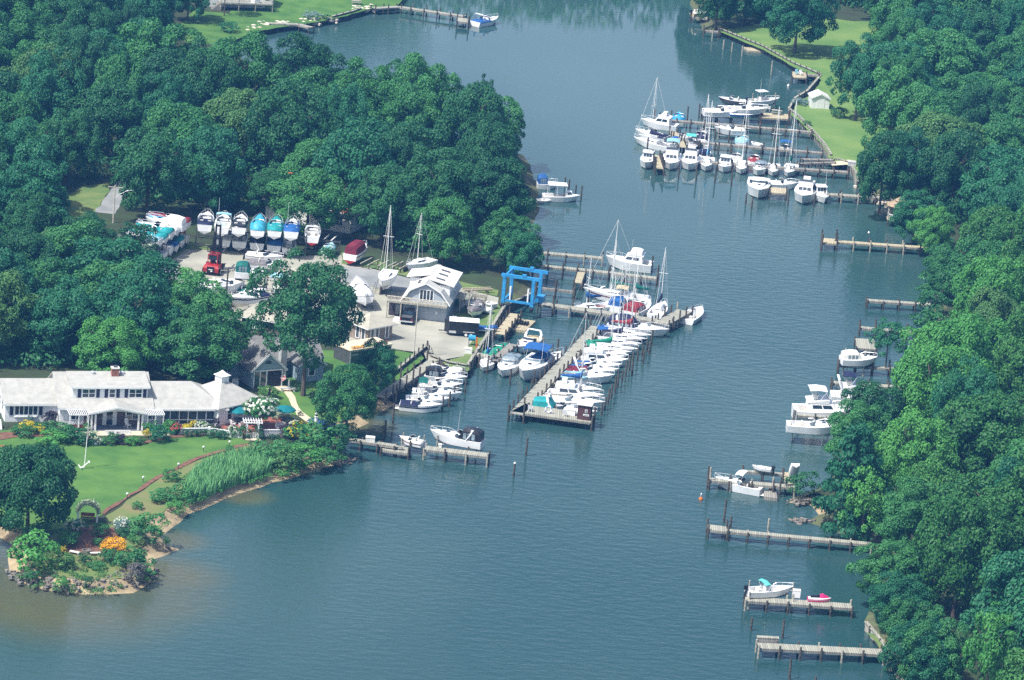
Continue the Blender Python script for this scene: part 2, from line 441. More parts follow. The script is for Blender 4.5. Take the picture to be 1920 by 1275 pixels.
# ------------------------------------------------------------------ trees
def leaf_mat(name, lo, hi, trans=0.27):
    m = bpy.data.materials.new(name); m.use_nodes = True
    t = m.node_tree; t.nodes.clear()
    N, Lk = t.nodes.new, t.links.new
    out = N("ShaderNodeOutputMaterial")
    at_ = N("ShaderNodeAttribute"); at_.attribute_name = 'tint'
    oi = N("ShaderNodeObjectInfo")
    a = N("ShaderNodeMath"); a.operation = 'MULTIPLY_ADD'; a.inputs[1].default_value = 0.55
    Lk(at_.outputs["Fac"], a.inputs[0])
    s = N("ShaderNodeMath"); s.operation = 'MULTIPLY'; s.inputs[1].default_value = 0.45
    Lk(oi.outputs["Random"], s.inputs[0]); Lk(s.outputs[0], a.inputs[2])
    mx = N("ShaderNodeMix"); mx.data_type = 'RGBA'
    mx.inputs["A"].default_value = (*lo, 1); mx.inputs["B"].default_value = (*hi, 1)
    Lk(a.outputs[0], mx.inputs["Factor"])
    d = N("ShaderNodeBsdfPrincipled"); d.inputs["Roughness"].default_value = 0.55; d.inputs["Specular IOR Level"].default_value = 0.25
    tr = N("ShaderNodeBsdfTranslucent")
    Lk(mx.outputs["Result"], d.inputs["Base Color"]); Lk(mx.outputs["Result"], tr.inputs["Color"])
    ms = N("ShaderNodeMixShader"); ms.inputs[0].default_value = trans
    Lk(d.outputs[0], ms.inputs[1]); Lk(tr.outputs[0], ms.inputs[2]); Lk(ms.outputs[0], out.inputs["Surface"])
    return m
LEAF = {
    'dark':   leaf_mat('leaf_dark', (0.012, 0.078, 0.034), (0.048, 0.190, 0.065)),
    'mid':    leaf_mat('leaf_mid', (0.022, 0.120, 0.042), (0.085, 0.290, 0.080)),
    'teal':   leaf_mat('leaf_teal', (0.012, 0.100, 0.050), (0.046, 0.212, 0.088)),
    'lush':   leaf_mat('leaf_lush',   (0.016, 0.098, 0.028), (0.080, 0.245, 0.054)),
    'bright': leaf_mat('leaf_bright', (0.035, 0.190, 0.045), (0.120, 0.360, 0.075)),
    'olive':  leaf_mat('leaf_olive',  (0.055, 0.155, 0.045), (0.115, 0.260, 0.075)),
    'purple': leaf_mat('leaf_purple', (0.020, 0.018, 0.035), (0.050, 0.030, 0.060)),
    'yellow': leaf_mat('leaf_yellow', (0.42, 0.36, 0.02), (0.75, 0.62, 0.05)),
    'gold':   leaf_mat('petal_gold',  (0.65, 0.30, 0.01), (0.85, 0.50, 0.02)),
    'white':  leaf_mat('petal_white', (0.45, 0.52, 0.40), (0.80, 0.82, 0.74)),
    'pink':   leaf_mat('petal_red',   (0.40, 0.05, 0.06), (0.60, 0.16, 0.16)),
    'spruce': leaf_mat('leaf_spruce', (0.10, 0.19, 0.19), (0.26, 0.38, 0.36)),
    'silver': leaf_mat('leaf_silver', (0.30, 0.38, 0.24), (0.50, 0.56, 0.40)),
    'hydra':  leaf_mat('petal_blue',  (0.05, 0.10, 0.40), (0.12, 0.32, 0.60)),
    'vine':   leaf_mat('vine_grey',   (0.07, 0.075, 0.07), (0.19, 0.18, 0.17)),
}
BARK = mat('bark', (0.14, 0.11, 0.085), 0.95, 0.3, 2.0, col2=(0.07, 0.055, 0.045))

def quads_mesh(name, pos, nrm, size, tint, rg):
    n = len(pos)
    nrm = nrm / (np.linalg.norm(nrm, axis=1, keepdims=True) + 1e-9)
    a = np.cross(nrm, rg.normal(size=(n, 3))); a /= (np.linalg.norm(a, axis=1, keepdims=True) + 1e-9)
    b = np.cross(nrm, a)
    sx = (size * rg.uniform(0.7, 1.3, n))[:, None]; sy = (size * rg.uniform(0.45, 0.9, n))[:, None]
    v = np.empty((n, 4, 3))
    v[:, 0] = pos - a * sx - b * sy * 0.4
    v[:, 1] = pos + a * sx * 0.2 - b * sy
    v[:, 2] = pos + a * sx + b * sy * 0.4
    v[:, 3] = pos - a * sx * 0.2 + b * sy
    me = bpy.data.meshes.new(name)
    me.vertices.add(n * 4); me.vertices.foreach_set('co', v.reshape(-1))
    me.loops.add(n * 4); me.loops.foreach_set('vertex_index', np.arange(n * 4, dtype=np.int32))
    me.polygons.add(n); me.polygons.foreach_set('loop_start', np.arange(0, n * 4, 4, dtype=np.int32))
    try: me.polygons.foreach_set('loop_total', np.full(n, 4, dtype=np.int32))
    except Exception: pass
    at_ = me.attributes.new('tint', 'FLOAT', 'FACE'); at_.data.foreach_set('value', np.clip(tint, 0, 1).astype(np.float32))
    me.update(calc_edges=True)
    return me

def crown_mesh(seed, nl, leaves, size, squash=0.95, lobe=(0.20, 0.34), style='oak'):
    """unit crown: radius 1, from z=-0.75 to about z=1; leaf sprays gathered in lobes"""
    rg = np.random.default_rng(seed)
    P, Nn, T = [], [], []
    for i in range(nl):
        if style == 'oak':
            u = (i + 0.5) / nl
            if u < 0.80:
                ct = 1 - (u / 0.80) * 1.72
                rad = rg.uniform(0.60, 0.90)
            else:
                ct = rg.uniform(-0.3, 0.7); rad = rg.uniform(0.15, 0.5)
            ph = i * 2.39996 + rg.uniform(-0.5, 0.5)
            st = math.sqrt(max(0, 1 - ct * ct))
            d = np.array([st * math.cos(ph), st * math.sin(ph), ct])
            c = d * rad * np.array([1, 1, squash if ct > 0 else 0.9]) * (1 + 0.16 * math.sin(3 * ph + seed) + 0.10 * math.sin(5 * ph + 2.3 * seed))
            lr = rg.uniform(*lobe) * (1.05 if ct > 0 else 0.85)
            fl = 0.72
        else:   # layered pads of a pine / cedar
            u = i / nl
            z = -0.75 + 1.75 * u
            rr = (1 - u) ** 0.75 * rg.uniform(0.45, 1.0) + 0.05
            ph = i * 2.39996 + rg.uniform(-0.6, 0.6)
            c = np.array([rr * math.cos(ph), rr * math.sin(ph), z])
            d = np.array([math.cos(ph) * 0.5, math.sin(ph) * 0.5, 0.75])
            lr = rg.uniform(0.20, 0.36) * (1.1 - 0.6 * u); fl = 0.32
        k = int(leaves * (lr / np.mean(lobe)) ** 2)
        q = rg.normal(size=(k, 3)); q /= np.linalg.norm(q, axis=1, keepdims=True)
        q = q + d * 0.55 + np.array([0, 0, 0.30]); q /= np.linalg.norm(q, axis=1, keepdims=True)
        pos = c + q * lr * rg.uniform(0.62, 1.10, (k, 1)) * np.array([1, 1, fl])
        nr = q * 0.75 + rg.normal(size=(k, 3)) * 0.42 + np.array([0, 0, 0.35])
        P.append(pos); Nn.append(nr)
        T.append(np.clip(rg.normal(rg.uniform(0.3, 0.7), 0.2, k), 0, 1))
    P, Nn, T = np.concatenate(P), np.concatenate(Nn), np.concatenate(T)
    return quads_mesh('crown', P, Nn, size, T, rg)

def trunk_mesh(seed, spread=0.55):
    """unit height 1 trunk, with limbs reaching into the crown; scaled with the tree"""
    r2 = random.Random(seed); mb = MB()
    pts = [(0, 0, -0.02), (0.006, 0.004, 0.06), (0.012 * r2.uniform(-1, 1), 0.01 * r2.uniform(-1, 1), 0.28), (0.02 * r2.uniform(-1, 1), 0.02 * r2.uniform(-1, 1), 0.5), (0.03 * r2.uniform(-1, 1), 0.02, 0.82)]
    rad = [0.036, 0.026, 0.022, 0.016, 0.005]
    for i in range(4): mb.tube(pts[i], pts[i+1], rad[i], rad[i+1], 8)
    for k in range(9):
        z0 = r2.uniform(0.42, 0.66); a = k * 2.4 + r2.uniform(-.4, .4); L = r2.uniform(0.2, 0.36) * spread / 0.55
        p = Vector((0, 0, z0)); q = p + Vector((math.cos(a) * L * 0.6, math.sin(a) * L * 0.6, L * 0.55)); e = q + Vector((math.cos(a) * L * .5, math.sin(a) * L * .5, L * .3))
        mb.tube(p, q, 0.013, 0.008, 5); mb.tube(q, e, 0.008, 0.003, 5)
    me = bpy.data.meshes.new('trunk'); me.from_pydata(mb.v, [], mb.f); me.materials.append(BARK)
    return me
NV = 9
CROWNS = [crown_mesh(100 + i, 62 + 8 * (i % 4), 300, 0.029, 0.85 + 0.06 * (i % 3), (0.17, 0.30)) for i in range(NV)]
FINE = [crown_mesh(200 + i, 95, 270, 0.026, 0.95, (0.15, 0.26)) for i in range(3)]
SPARSE = [crown_mesh(300 + i, 40, 110, 0.042, 1.1, (0.16, 0.30)) for i in range(2)]
PINES = [crown_mesh(400 + i, 80, 150, 0.042, style='pine', lobe=(0.2, 0.34)) for i in range(2)]
TRUNKS = [trunk_mesh(7 + i) for i in range(4)]
for me in CROWNS + FINE + SPARSE + PINES: me.materials.append(LEAF['mid'])
TREES = []     # (object, world xy, tone, radius, height, kind)
def tree(p, h, r, tone='mid', kind='oak', label=None, group=None, low=0.30, name=None):
    p = Vector((p.x, p.y, GZ if len(p) < 3 else p.z))
    i = len(TREES)
    o = thing(name or {'pine': 'pine_tree'}.get(kind, 'broadleaf_tree'), label or '', 'tree', p, rnd.uniform(0, 6.28), group)
    pool = {'oak': CROWNS, 'fine': FINE, 'sparse': SPARSE, 'pine': PINES}[kind]
    c = share('crown', pool[i % len(pool)], o)
    zl, zh = h * low, h                                     # crown from zl to zh
    hz = (zh - zl) / 1.75
    c.scale = (r * rnd.uniform(0.88, 1.08), r * rnd.uniform(0.9, 1.15), hz * rnd.uniform(0.92, 1.1)); c.rotation_euler = (rnd.uniform(-.16, .16), rnd.uniform(-.16, .16), 0); c.location = (0, 0, zl + 0.75 * hz)
    c.material_slots[0].link = 'OBJECT'; c.material_slots[0].material = LEAF[tone]
    k = share('trunk', TRUNKS[i % 4], o); k.scale = (r * 1.8, r * 1.8, h * 0.88)
    TREES.append([o, p, tone, r, h, kind])
    return o

def inside(P, x, y):
    c = False; n = len(P)
    for i in range(n):
        a, b = P[i], P[i-1]
        if (a[1] > y) != (b[1] > y) and x < (b[0] - a[0]) * (y - a[1]) / (b[1] - a[1]) + a[0]: c = not c
    return c

# trees one can tell apart (base pixel, height, radius, tone, kind, label)
KEY = [
 ((568,742),20.0,7.0,'dark','fine',0.25,"tall dark oak with a bare trunk between the grey cottage and the paved yard"),
 ((649,812),9.5,4.3,'mid','fine',0.12,"round bushy tree at the water's edge beside the timber walkway"),
 ((702,738),7.5,2.9,'teal','fine',0.10,"small dense tree on the lawn below the sunroom windows"),
 ((50,1012),13.4,5.7,'dark','oak',0.06,"big dark tree on the lawn in front of the white house"),
 ((208,722),9.5,5.4,'bright','fine',0.10,"bright green maple rising behind the white house's dormer roof"),
 ((372,722),10.5,6.0,'mid','fine',0.10,"leafy green tree between the white house and the grey cottage"),
 ((347,608),8.3,4.6,'bright','sparse',0.22,"light open tree in front of the shrink-wrapped boats in the yard"),
 ((215,640),11.5,6.4,'mid','fine',0.10,"wide green tree below the boat rack, edge of the yard"),
 ((160,500),8.5,4.3,'dark','fine',0.08,"dark rounded tree beside the grassy lane"),
 ((250,508),8.0,3.4,'dark','sparse',0.15,"thin leafed tree half covering the racked boats"),
 ((140,648),6.0,2.4,'purple','fine',0.05,"purple leafed plum tree among the green trees"),
 ((575,448),11.5,5.6,'mid','oak',0.12,"green tree in front of the red roofed house"),
 ((505,408),9.0,4.0,'dark','oak',0.15,"dark tree behind the covered boats beside the red roofed house"),
 ((715,462),13.5,5.8,'dark','oak',0.12,"dark tree beside the chimney end of the red roofed house"),
 ((945,508),10.0,4.2,'mid','fine',0.05,"shoreline tree behind the blue travel lift"),
 ((974,524),8.5,3.2,'teal','fine',0.04,"small blue green tree at the root of the long docks"),
 ((830,500),11.0,5.2,'mid','oak',0.10,"green tree behind the barn's white roof"),
 ((893,292),14.0,2.3,'dark','sparse',0.25,"thin spindly tree on the shore with water showing through it"),
 ((878,296),11.0,1.8,'dark','sparse',0.40,"bare stemmed slender tree on the far side of the wooded point"),
 ((925,308),12.5,4.6,'mid','oak',0.10,"rounded tree standing at the tip of the wooded point"),
 ((655,236),12.0,3.2,'dark','sparse',0.35,"open crowned dark tree against the pale cove water"),
 ((735,246),13.0,3.9,'dark','sparse',0.35,"tall open dark tree topping the skyline of the wooded point"),
 ((1342,54),13.5,4.8,'dark','oak',0.06,"dark tree above the short corner landing of the far bulkhead"),
 ((1395,44),15.0,5.4,'teal','oak',0.06,"blue green tree between the corner landing and the lone lawn tree"),
 ((1326,16),14.0,4.6,'mid','oak',0.06,"green tree behind the tan boat's lift on the far bank"),
 ((1490,100),15.0,6.4,'teal','fine',0.10,"broad tree alone on the lawn by the bulkhead pond corner"),
 ((1603,226),15.5,5.0,'teal','fine',0.12,"tall feathery tree behind the white shed"),
 ((1660,692),8.0,2.8,'teal','sparse',0.25,"small airy tree in front of the dock with the covered boat"),
 ((1628,850),9.8,4.6,'dark','oak',0.10,"dark oak hiding the bows of the docked yachts"),
 ((1590,990),14.0,5.0,'teal','pine',0.05,"layered dark pine leaning over the creek by the dinghy dock"),
 ((1615,1010),9.5,3.6,'bright','sparse',0.10,"bright yellow green tree at the foot of the layered pine"),
 ((1745,478),8.0,3.6,'bright','fine',0.08,"pale green tree at the shore end of the longer private dock"),
 ((1775,560),9.0,4.4,'mid','oak',0.08,"green tree overhanging the shore behind the narrow dock"),
 ((1700,1068),12.0,4.8,'mid','fine',0.08,"tall green tree at the end of the wide topped dock"),
 ((1678,1175),7.0,3.8,'teal','fine',0.03,"low leafy tree overhanging the jet ski dock"),
 ((1845,1330),13.0,3.4,'bright','sparse',0.10,"yellow green tree low on the bank below the jet ski dock"),
 ((1745,1300),9.5,4.2,'mid','fine',0.06,"green tree above the low stone wall by the bench dock"),
 ((1668,1128),8.0,4.4,'mid','fine',0.03,"leafy tree leaning over the water between the jet ski dock and the bench dock"),
 ((1702,1232),7.0,3.6,'mid','fine',0.03,"small leafy tree at the shore end of the bench dock"),
 ((1728,1296),8.5,4.6,'teal','fine',0.03,"blue green tree over the low stones at the picture's lower edge"),
 ((420,30),13.0,2.6,'dark','sparse',0.30,"dark leaning tree on the grass beside the raised deck house"),
 ((352,40),10.0,3.6,'teal','fine',0.05,"bushy tree at the edge of the lawn by the raised deck house"),
 ((1710,455),9.0,3.6,'teal','fine',0.05,"tree overhanging the timber gazebo"),
 ((1648,398),14.0,4.4,'dark','oak',0.06,"dark tree behind the end of the sandy path"),
 ((50,395),15.0,5.4,'teal','oak',0.10,"tall blue green tree beside the grassy lane clearing"),
 ((275,410),15.0,6.6,'dark','oak',0.10,"great dark oak behind the boat with the flying cover"),
]
for (b, h, r, tn, kd, low, lb) in KEY:
    tree(at(*b, GZ), h, r, tn, kd, lb, None, low)
NKEY = len(TREES)

FA = [(-70,-60),(290,-50),(285,60),(300,206),(420,214),(500,218),(556,226),(660,248),(760,260),(850,274),(900,292),(924,305),(930,335),(950,370),(952,395),(938,430),(932,470),(930,500),(910,515),(880,508),(800,490),(740,474),(690,455),(655,445),(600,425),(520,405),(440,400),(370,398),(300,395),(262,392),(240,345),(205,330),(150,338),(110,368),(90,400),(-70,400)]
FB = [(-70,400),(30,402),(60,440),(80,520),(130,545),(200,560),(215,560),(250,590),(300,618),(330,650),(420,660),(430,690),(408,705),(330,708),(280,690),(200,690),(100,690),(0,690),(-70,690)]
FC = [(1302,-60),(1316,25),(1335,48),(1400,40),(1440,20),(1500,6),(1600,20),(1660,60),(1655,130),(1652,180),(1655,230),(1652,290),(1665,345),(1705,385),(1725,412),(1742,445),(1790,480),(1815,520),(1822,575),(1818,620),(1805,665),(1795,705),(1765,745),(1712,790),(1676,820),(1640,856),(1600,900),(1580,930),(1575,985),(1610,1005),(1664,1022),(1678,1060),(1676,1100),(1660,1150),(1690,1205),(1712,1240),(1760,1300),(1840,1400),(1940,1560),(2080,1560),(2080,-60)]
BRIGHT = [((1840,590),95,0.6),((1740,450),60,0.8),((1620,960),70,0.5),((1850,1230),90,0.6),((1800,700),90,0.5),((1700,820),60,.5),((220,640),80,0.5)]
def tone_at(x, y, r_):
    for (bx, by), rad, pr in BRIGHT:
        if math.hypot(x - bx, y - by) < rad and r_.random() < pr: return 'bright'
    q = r_.random()
    if x > 1500 and y > 420 and q < 0.55: return 'lush'
    return 'dark' if q < 0.36 else 'mid' if q < 0.72 else 'teal' if q < 0.965 else 'olive'
pts = [(t[1].x, t[1].y, t[3]) for t in TREES]
r3 = random.Random(5)
for poly, dmin, hh, n in ((FA, 10.4, (11.5, 17.5), 5000), (FB, 9.0, (10.0, 15.0), 3000), (FC, 9.6, (11.0, 17.0), 6000)):
    W = [at(x, y, GZ) for x, y in poly]
    xs, ys = [p.x for p in W], [p.y for p in W]
    WW = [(p.x, p.y) for p in W]
    for _ in range(n):
        x, y = r3.uniform(min(xs), max(xs)), r3.uniform(min(ys), max(ys))
        if not inside(WW, x, y): continue
        big = r3.random()
        r_ = r3.uniform(4.6, 6.0) if big < 0.6 else r3.uniform(6.0, 7.6)
        if any((x-a)**2 + (y-b)**2 < max(dmin * 0.8, 0.82 * (r_ + c)) ** 2 for a, b, c in pts): continue
        pts.append((x, y, r_))
        px, py = px_of((x, y, GZ + 9))
        h = r3.uniform(*hh) * (0.85 + 0.15 * r_ / 6)
        kd = 'oak' if r3.random() < 0.7 else 'fine'
        tree(Vector((x, y)), h, r_, tone_at(px, py, r3), kd, None, None, 0.10)

# labels of the woodland trees: ordinal counted away from a landmark, tone, size
LANDM = [((620,400),"the red roofed house"),((215,360),"the grassy lane"),((450,20),"the raised deck house"),((540,100),"the head of the cove"),((700,160),"the pale cove water"),((960,290),"the tip of the wooded point"),((1000,420),"the workboat's berth"),((860,500),"the barn"),((450,400),"the stern-out racked boats"),((290,410),"the boat with the flying cover"),
 ((100,700),"the white house's low wing"),((250,690),"the white house's chimney"),((60,540),"the purple plum tree"),((180,560),"the boat rack corner"),((400,690),"the grey cottage"),
 ((1320,20),"the tan lift boat"),((1500,60),"the lone lawn tree"),((1620,200),"the white shed"),((1610,320),"the sandy path"),((1690,400),"the timber gazebo"),((1760,460),"the longer private dock"),((1740,560),"the narrow dock"),((1700,640),"the dock with the covered boat"),((1640,740),"the docked yachts"),((1540,940),"the dinghy dock"),((1640,1018),"the wide topped dock"),((1610,1130),"the jet ski dock"),((1680,1240),"the bench dock")]
LW = [(at(p[0], p[1], GZ), nm) for p, nm in LANDM]
ORD = "first second third fourth fifth sixth seventh eighth ninth tenth eleventh twelfth thirteenth fourteenth fifteenth sixteenth seventeenth eighteenth nineteenth twentieth".split()
bylm = {}
for t in TREES[NKEY:]:
    d = sorted(((t[1] - p).length, k) for k, (p, _) in enumerate(LW))
    bylm.setdefault(d[0][1], []).append((d[0][0], t))
TN = {'dark': 'dark green', 'mid': 'mid green', 'teal': 'blue green', 'bright': 'bright yellow green', 'lush': 'leaf green', 'olive': 'olive green'}
for k, L in bylm.items():
    L.sort(key=lambda q: q[0])
    for i, (_, t) in enumerate(L):
        o = ORD[i] if i < 20 else 'last'
        t[0]['label'] = f"{TN[t[2]]} {'broad' if t[3] > 6 else 'rounded'} woodland tree, {o} counted away from {LW[k][1]}"
        t[0]['group'] = "woodland trees " + ("on the marina side" if t[1].x < 20 else "on the private dock side")
# woods far up the creek, beyond the frame, that the upper reach mirrors
fb = [(at(x, -70, 0).xy + Vector((0, 14)), None) for x in range(760, 1330, 40)] + [(at(x, -22, 0).xy + Vector((0, 8)), None) for x in range(500, 760, 30)]
mbx = []
rg = np.random.default_rng(77)
cs = np.array([[p.x + rg.uniform(-3, 3), p.y + rg.uniform(0, 14), rg.uniform(4, 13)] for p, _ in fb for _k in range(3)])
c_ = np.repeat(cs, 260, axis=0); q = rg.normal(size=c_.shape); q /= np.linalg.norm(q, axis=1, keepdims=True)
me = quads_mesh('woods', c_ + q * np.array([5, 5, 5.5]) * rg.uniform(.7, 1.1, (len(c_), 1)), q + rg.normal(size=q.shape) * .4, 0.5, rg.uniform(0, 1, len(c_)), rg)
me.materials.append(LEAF['mid'])
wo = bpy.data.objects.new('woods', me); COL.objects.link(wo); struct(wo, 'stuff')

# undergrowth filling the woods' floor
rg = np.random.default_rng(8); CC = []
for poly, n in ((FA, 900), (FB, 420), (FC, 800)):
    W = [(p.x, p.y) for p in (at(x, y, GZ) for x, y in poly)]
    xs = [p[0] for p in W]; ys = [p[1] for p in W]; k = 0
    while k < n:
        x, y = rg.uniform(min(xs), max(xs)), rg.uniform(min(ys), max(ys))
        if inside(W, x, y): CC.append((x, y, GZ + rg.uniform(0.2, 1.3))); k += 1
cc = np.repeat(np.array(CC), 60, axis=0); q = rg.normal(size=cc.shape); q /= np.linalg.norm(q, axis=1, keepdims=True); q[:, 2] = np.abs(q[:, 2])
me = quads_mesh('undergrowth', cc + q * np.array([2.0, 2.0, 1.5]) * rg.uniform(.7, 1.1, (len(cc), 1)), q + rg.normal(size=q.shape) * .4 + np.array([0, 0, .3]), 0.30, rg.uniform(0, 1, len(cc)), rg)
me.materials.append(LEAF['dark'])
ug = bpy.data.objects.new('undergrowth', me); COL.objects.link(ug); struct(ug, 'stuff')

# low ground cover on the garden point and the bank
rg = np.random.default_rng(18)
for nm, poly, n, lf in (('ground_cover', [(60,1040),(110,1030),(130,1050),(240,1040),(272,1058),(262,1086),(150,1090),(62,1080)], 85, 'olive'), ('ground_cover', [(240,985),(300,985),(350,945),(340,900),(400,862),(520,868),(600,862),(560,886),(470,905),(400,925),(340,960),(310,990),(280,1000)], 170, 'bright'), ('ground_cover', [(18,1070),(40,1091),(85,1104),(160,1109),(250,1105),(272,1094),(286,1074),(268,1060),(150,1082),(60,1072)], 55, 'olive'), ('ground_cover', [(560,820),(650,815),(640,845),(655,860),(560,880),(520,870)], 90, 'mid')):
    W = [(p.x, p.y) for p in (at(x, y, GZ) for x, y in poly)]; xs = [p[0] for p in W]; ys = [p[1] for p in W]; CC = []
    while len(CC) < n:
        x, y = rg.uniform(min(xs), max(xs)), rg.uniform(min(ys), max(ys))
        if inside(W, x, y): CC.append((x, y, GZ - (0.45 if poly[0] == (18,1070) else 0)))
    cc = np.repeat(np.array(CC), 70, axis=0); q = rg.normal(size=cc.shape); q /= np.linalg.norm(q, axis=1, keepdims=True); q[:, 2] = np.abs(q[:, 2])
    sc_ = np.repeat(rg.uniform(.35, 1.0, (n, 1)), 70, axis=0)
    me = quads_mesh(nm, cc + q * np.array([.7, .7, .55]) * sc_, q + rg.normal(size=q.shape) * .5, 0.09, rg.uniform(0, 1, len(cc)), rg); me.materials.append(LEAF[lf])
    gc = bpy.data.objects.new(nm, me); COL.objects.link(gc); struct(gc, 'stuff')

# ------------------------------------------------------------------ shrubs and reeds
BUSH = {}
def bush_mesh(v, leaves):
    k = (v, leaves)
    if k not in BUSH:
        me = crown_mesh(500 + v, 16 if leaves < 60 else 26, leaves, 0.085, 0.9, (0.28, 0.45)); me.name = 'foliage'
        me.materials.append(LEAF['mid']); BUSH[k] = me
    return BUSH[k]
NB = [0]
def shrub(px, py, w, h, tone, label, group=None, flower=None, name='shrub'):
    NB[0] += 1
    o = thing(name, label, 'shrub', at(px, py, GZ), rnd.uniform(0, 6), group)
    c = share('foliage', bush_mesh(NB[0] % 4, 55), o)
    c.scale = (w / 2, w / 2, h / 1.75); c.location = (0, 0, h * 0.43)
    c.material_slots[0].link = 'OBJECT'; c.material_slots[0].material = LEAF[tone]
    if flower:
        rg = np.random.default_rng(NB[0]); n = 60
        q = rg.normal(size=(n, 3)); q[:, 2] = abs(q[:, 2]) * 0.8 ; q /= np.linalg.norm(q, axis=1, keepdims=True)
        pos = np.repeat(q * np.array([w / 2, w / 2, h * 0.57]) * 1.0 + np.array([0, 0, h * .43]), 5, axis=0) + rg.normal(size=(n * 5, 3)) * 0.06
        me = quads_mesh('blossom', pos, np.repeat(q, 5, axis=0) + rg.normal(size=(n * 5, 3)) * .4, 0.10, rg.uniform(0, 1, n * 5), rg)
        me.materials.append(LEAF[flower]); share('blossom', me, o)
    return o
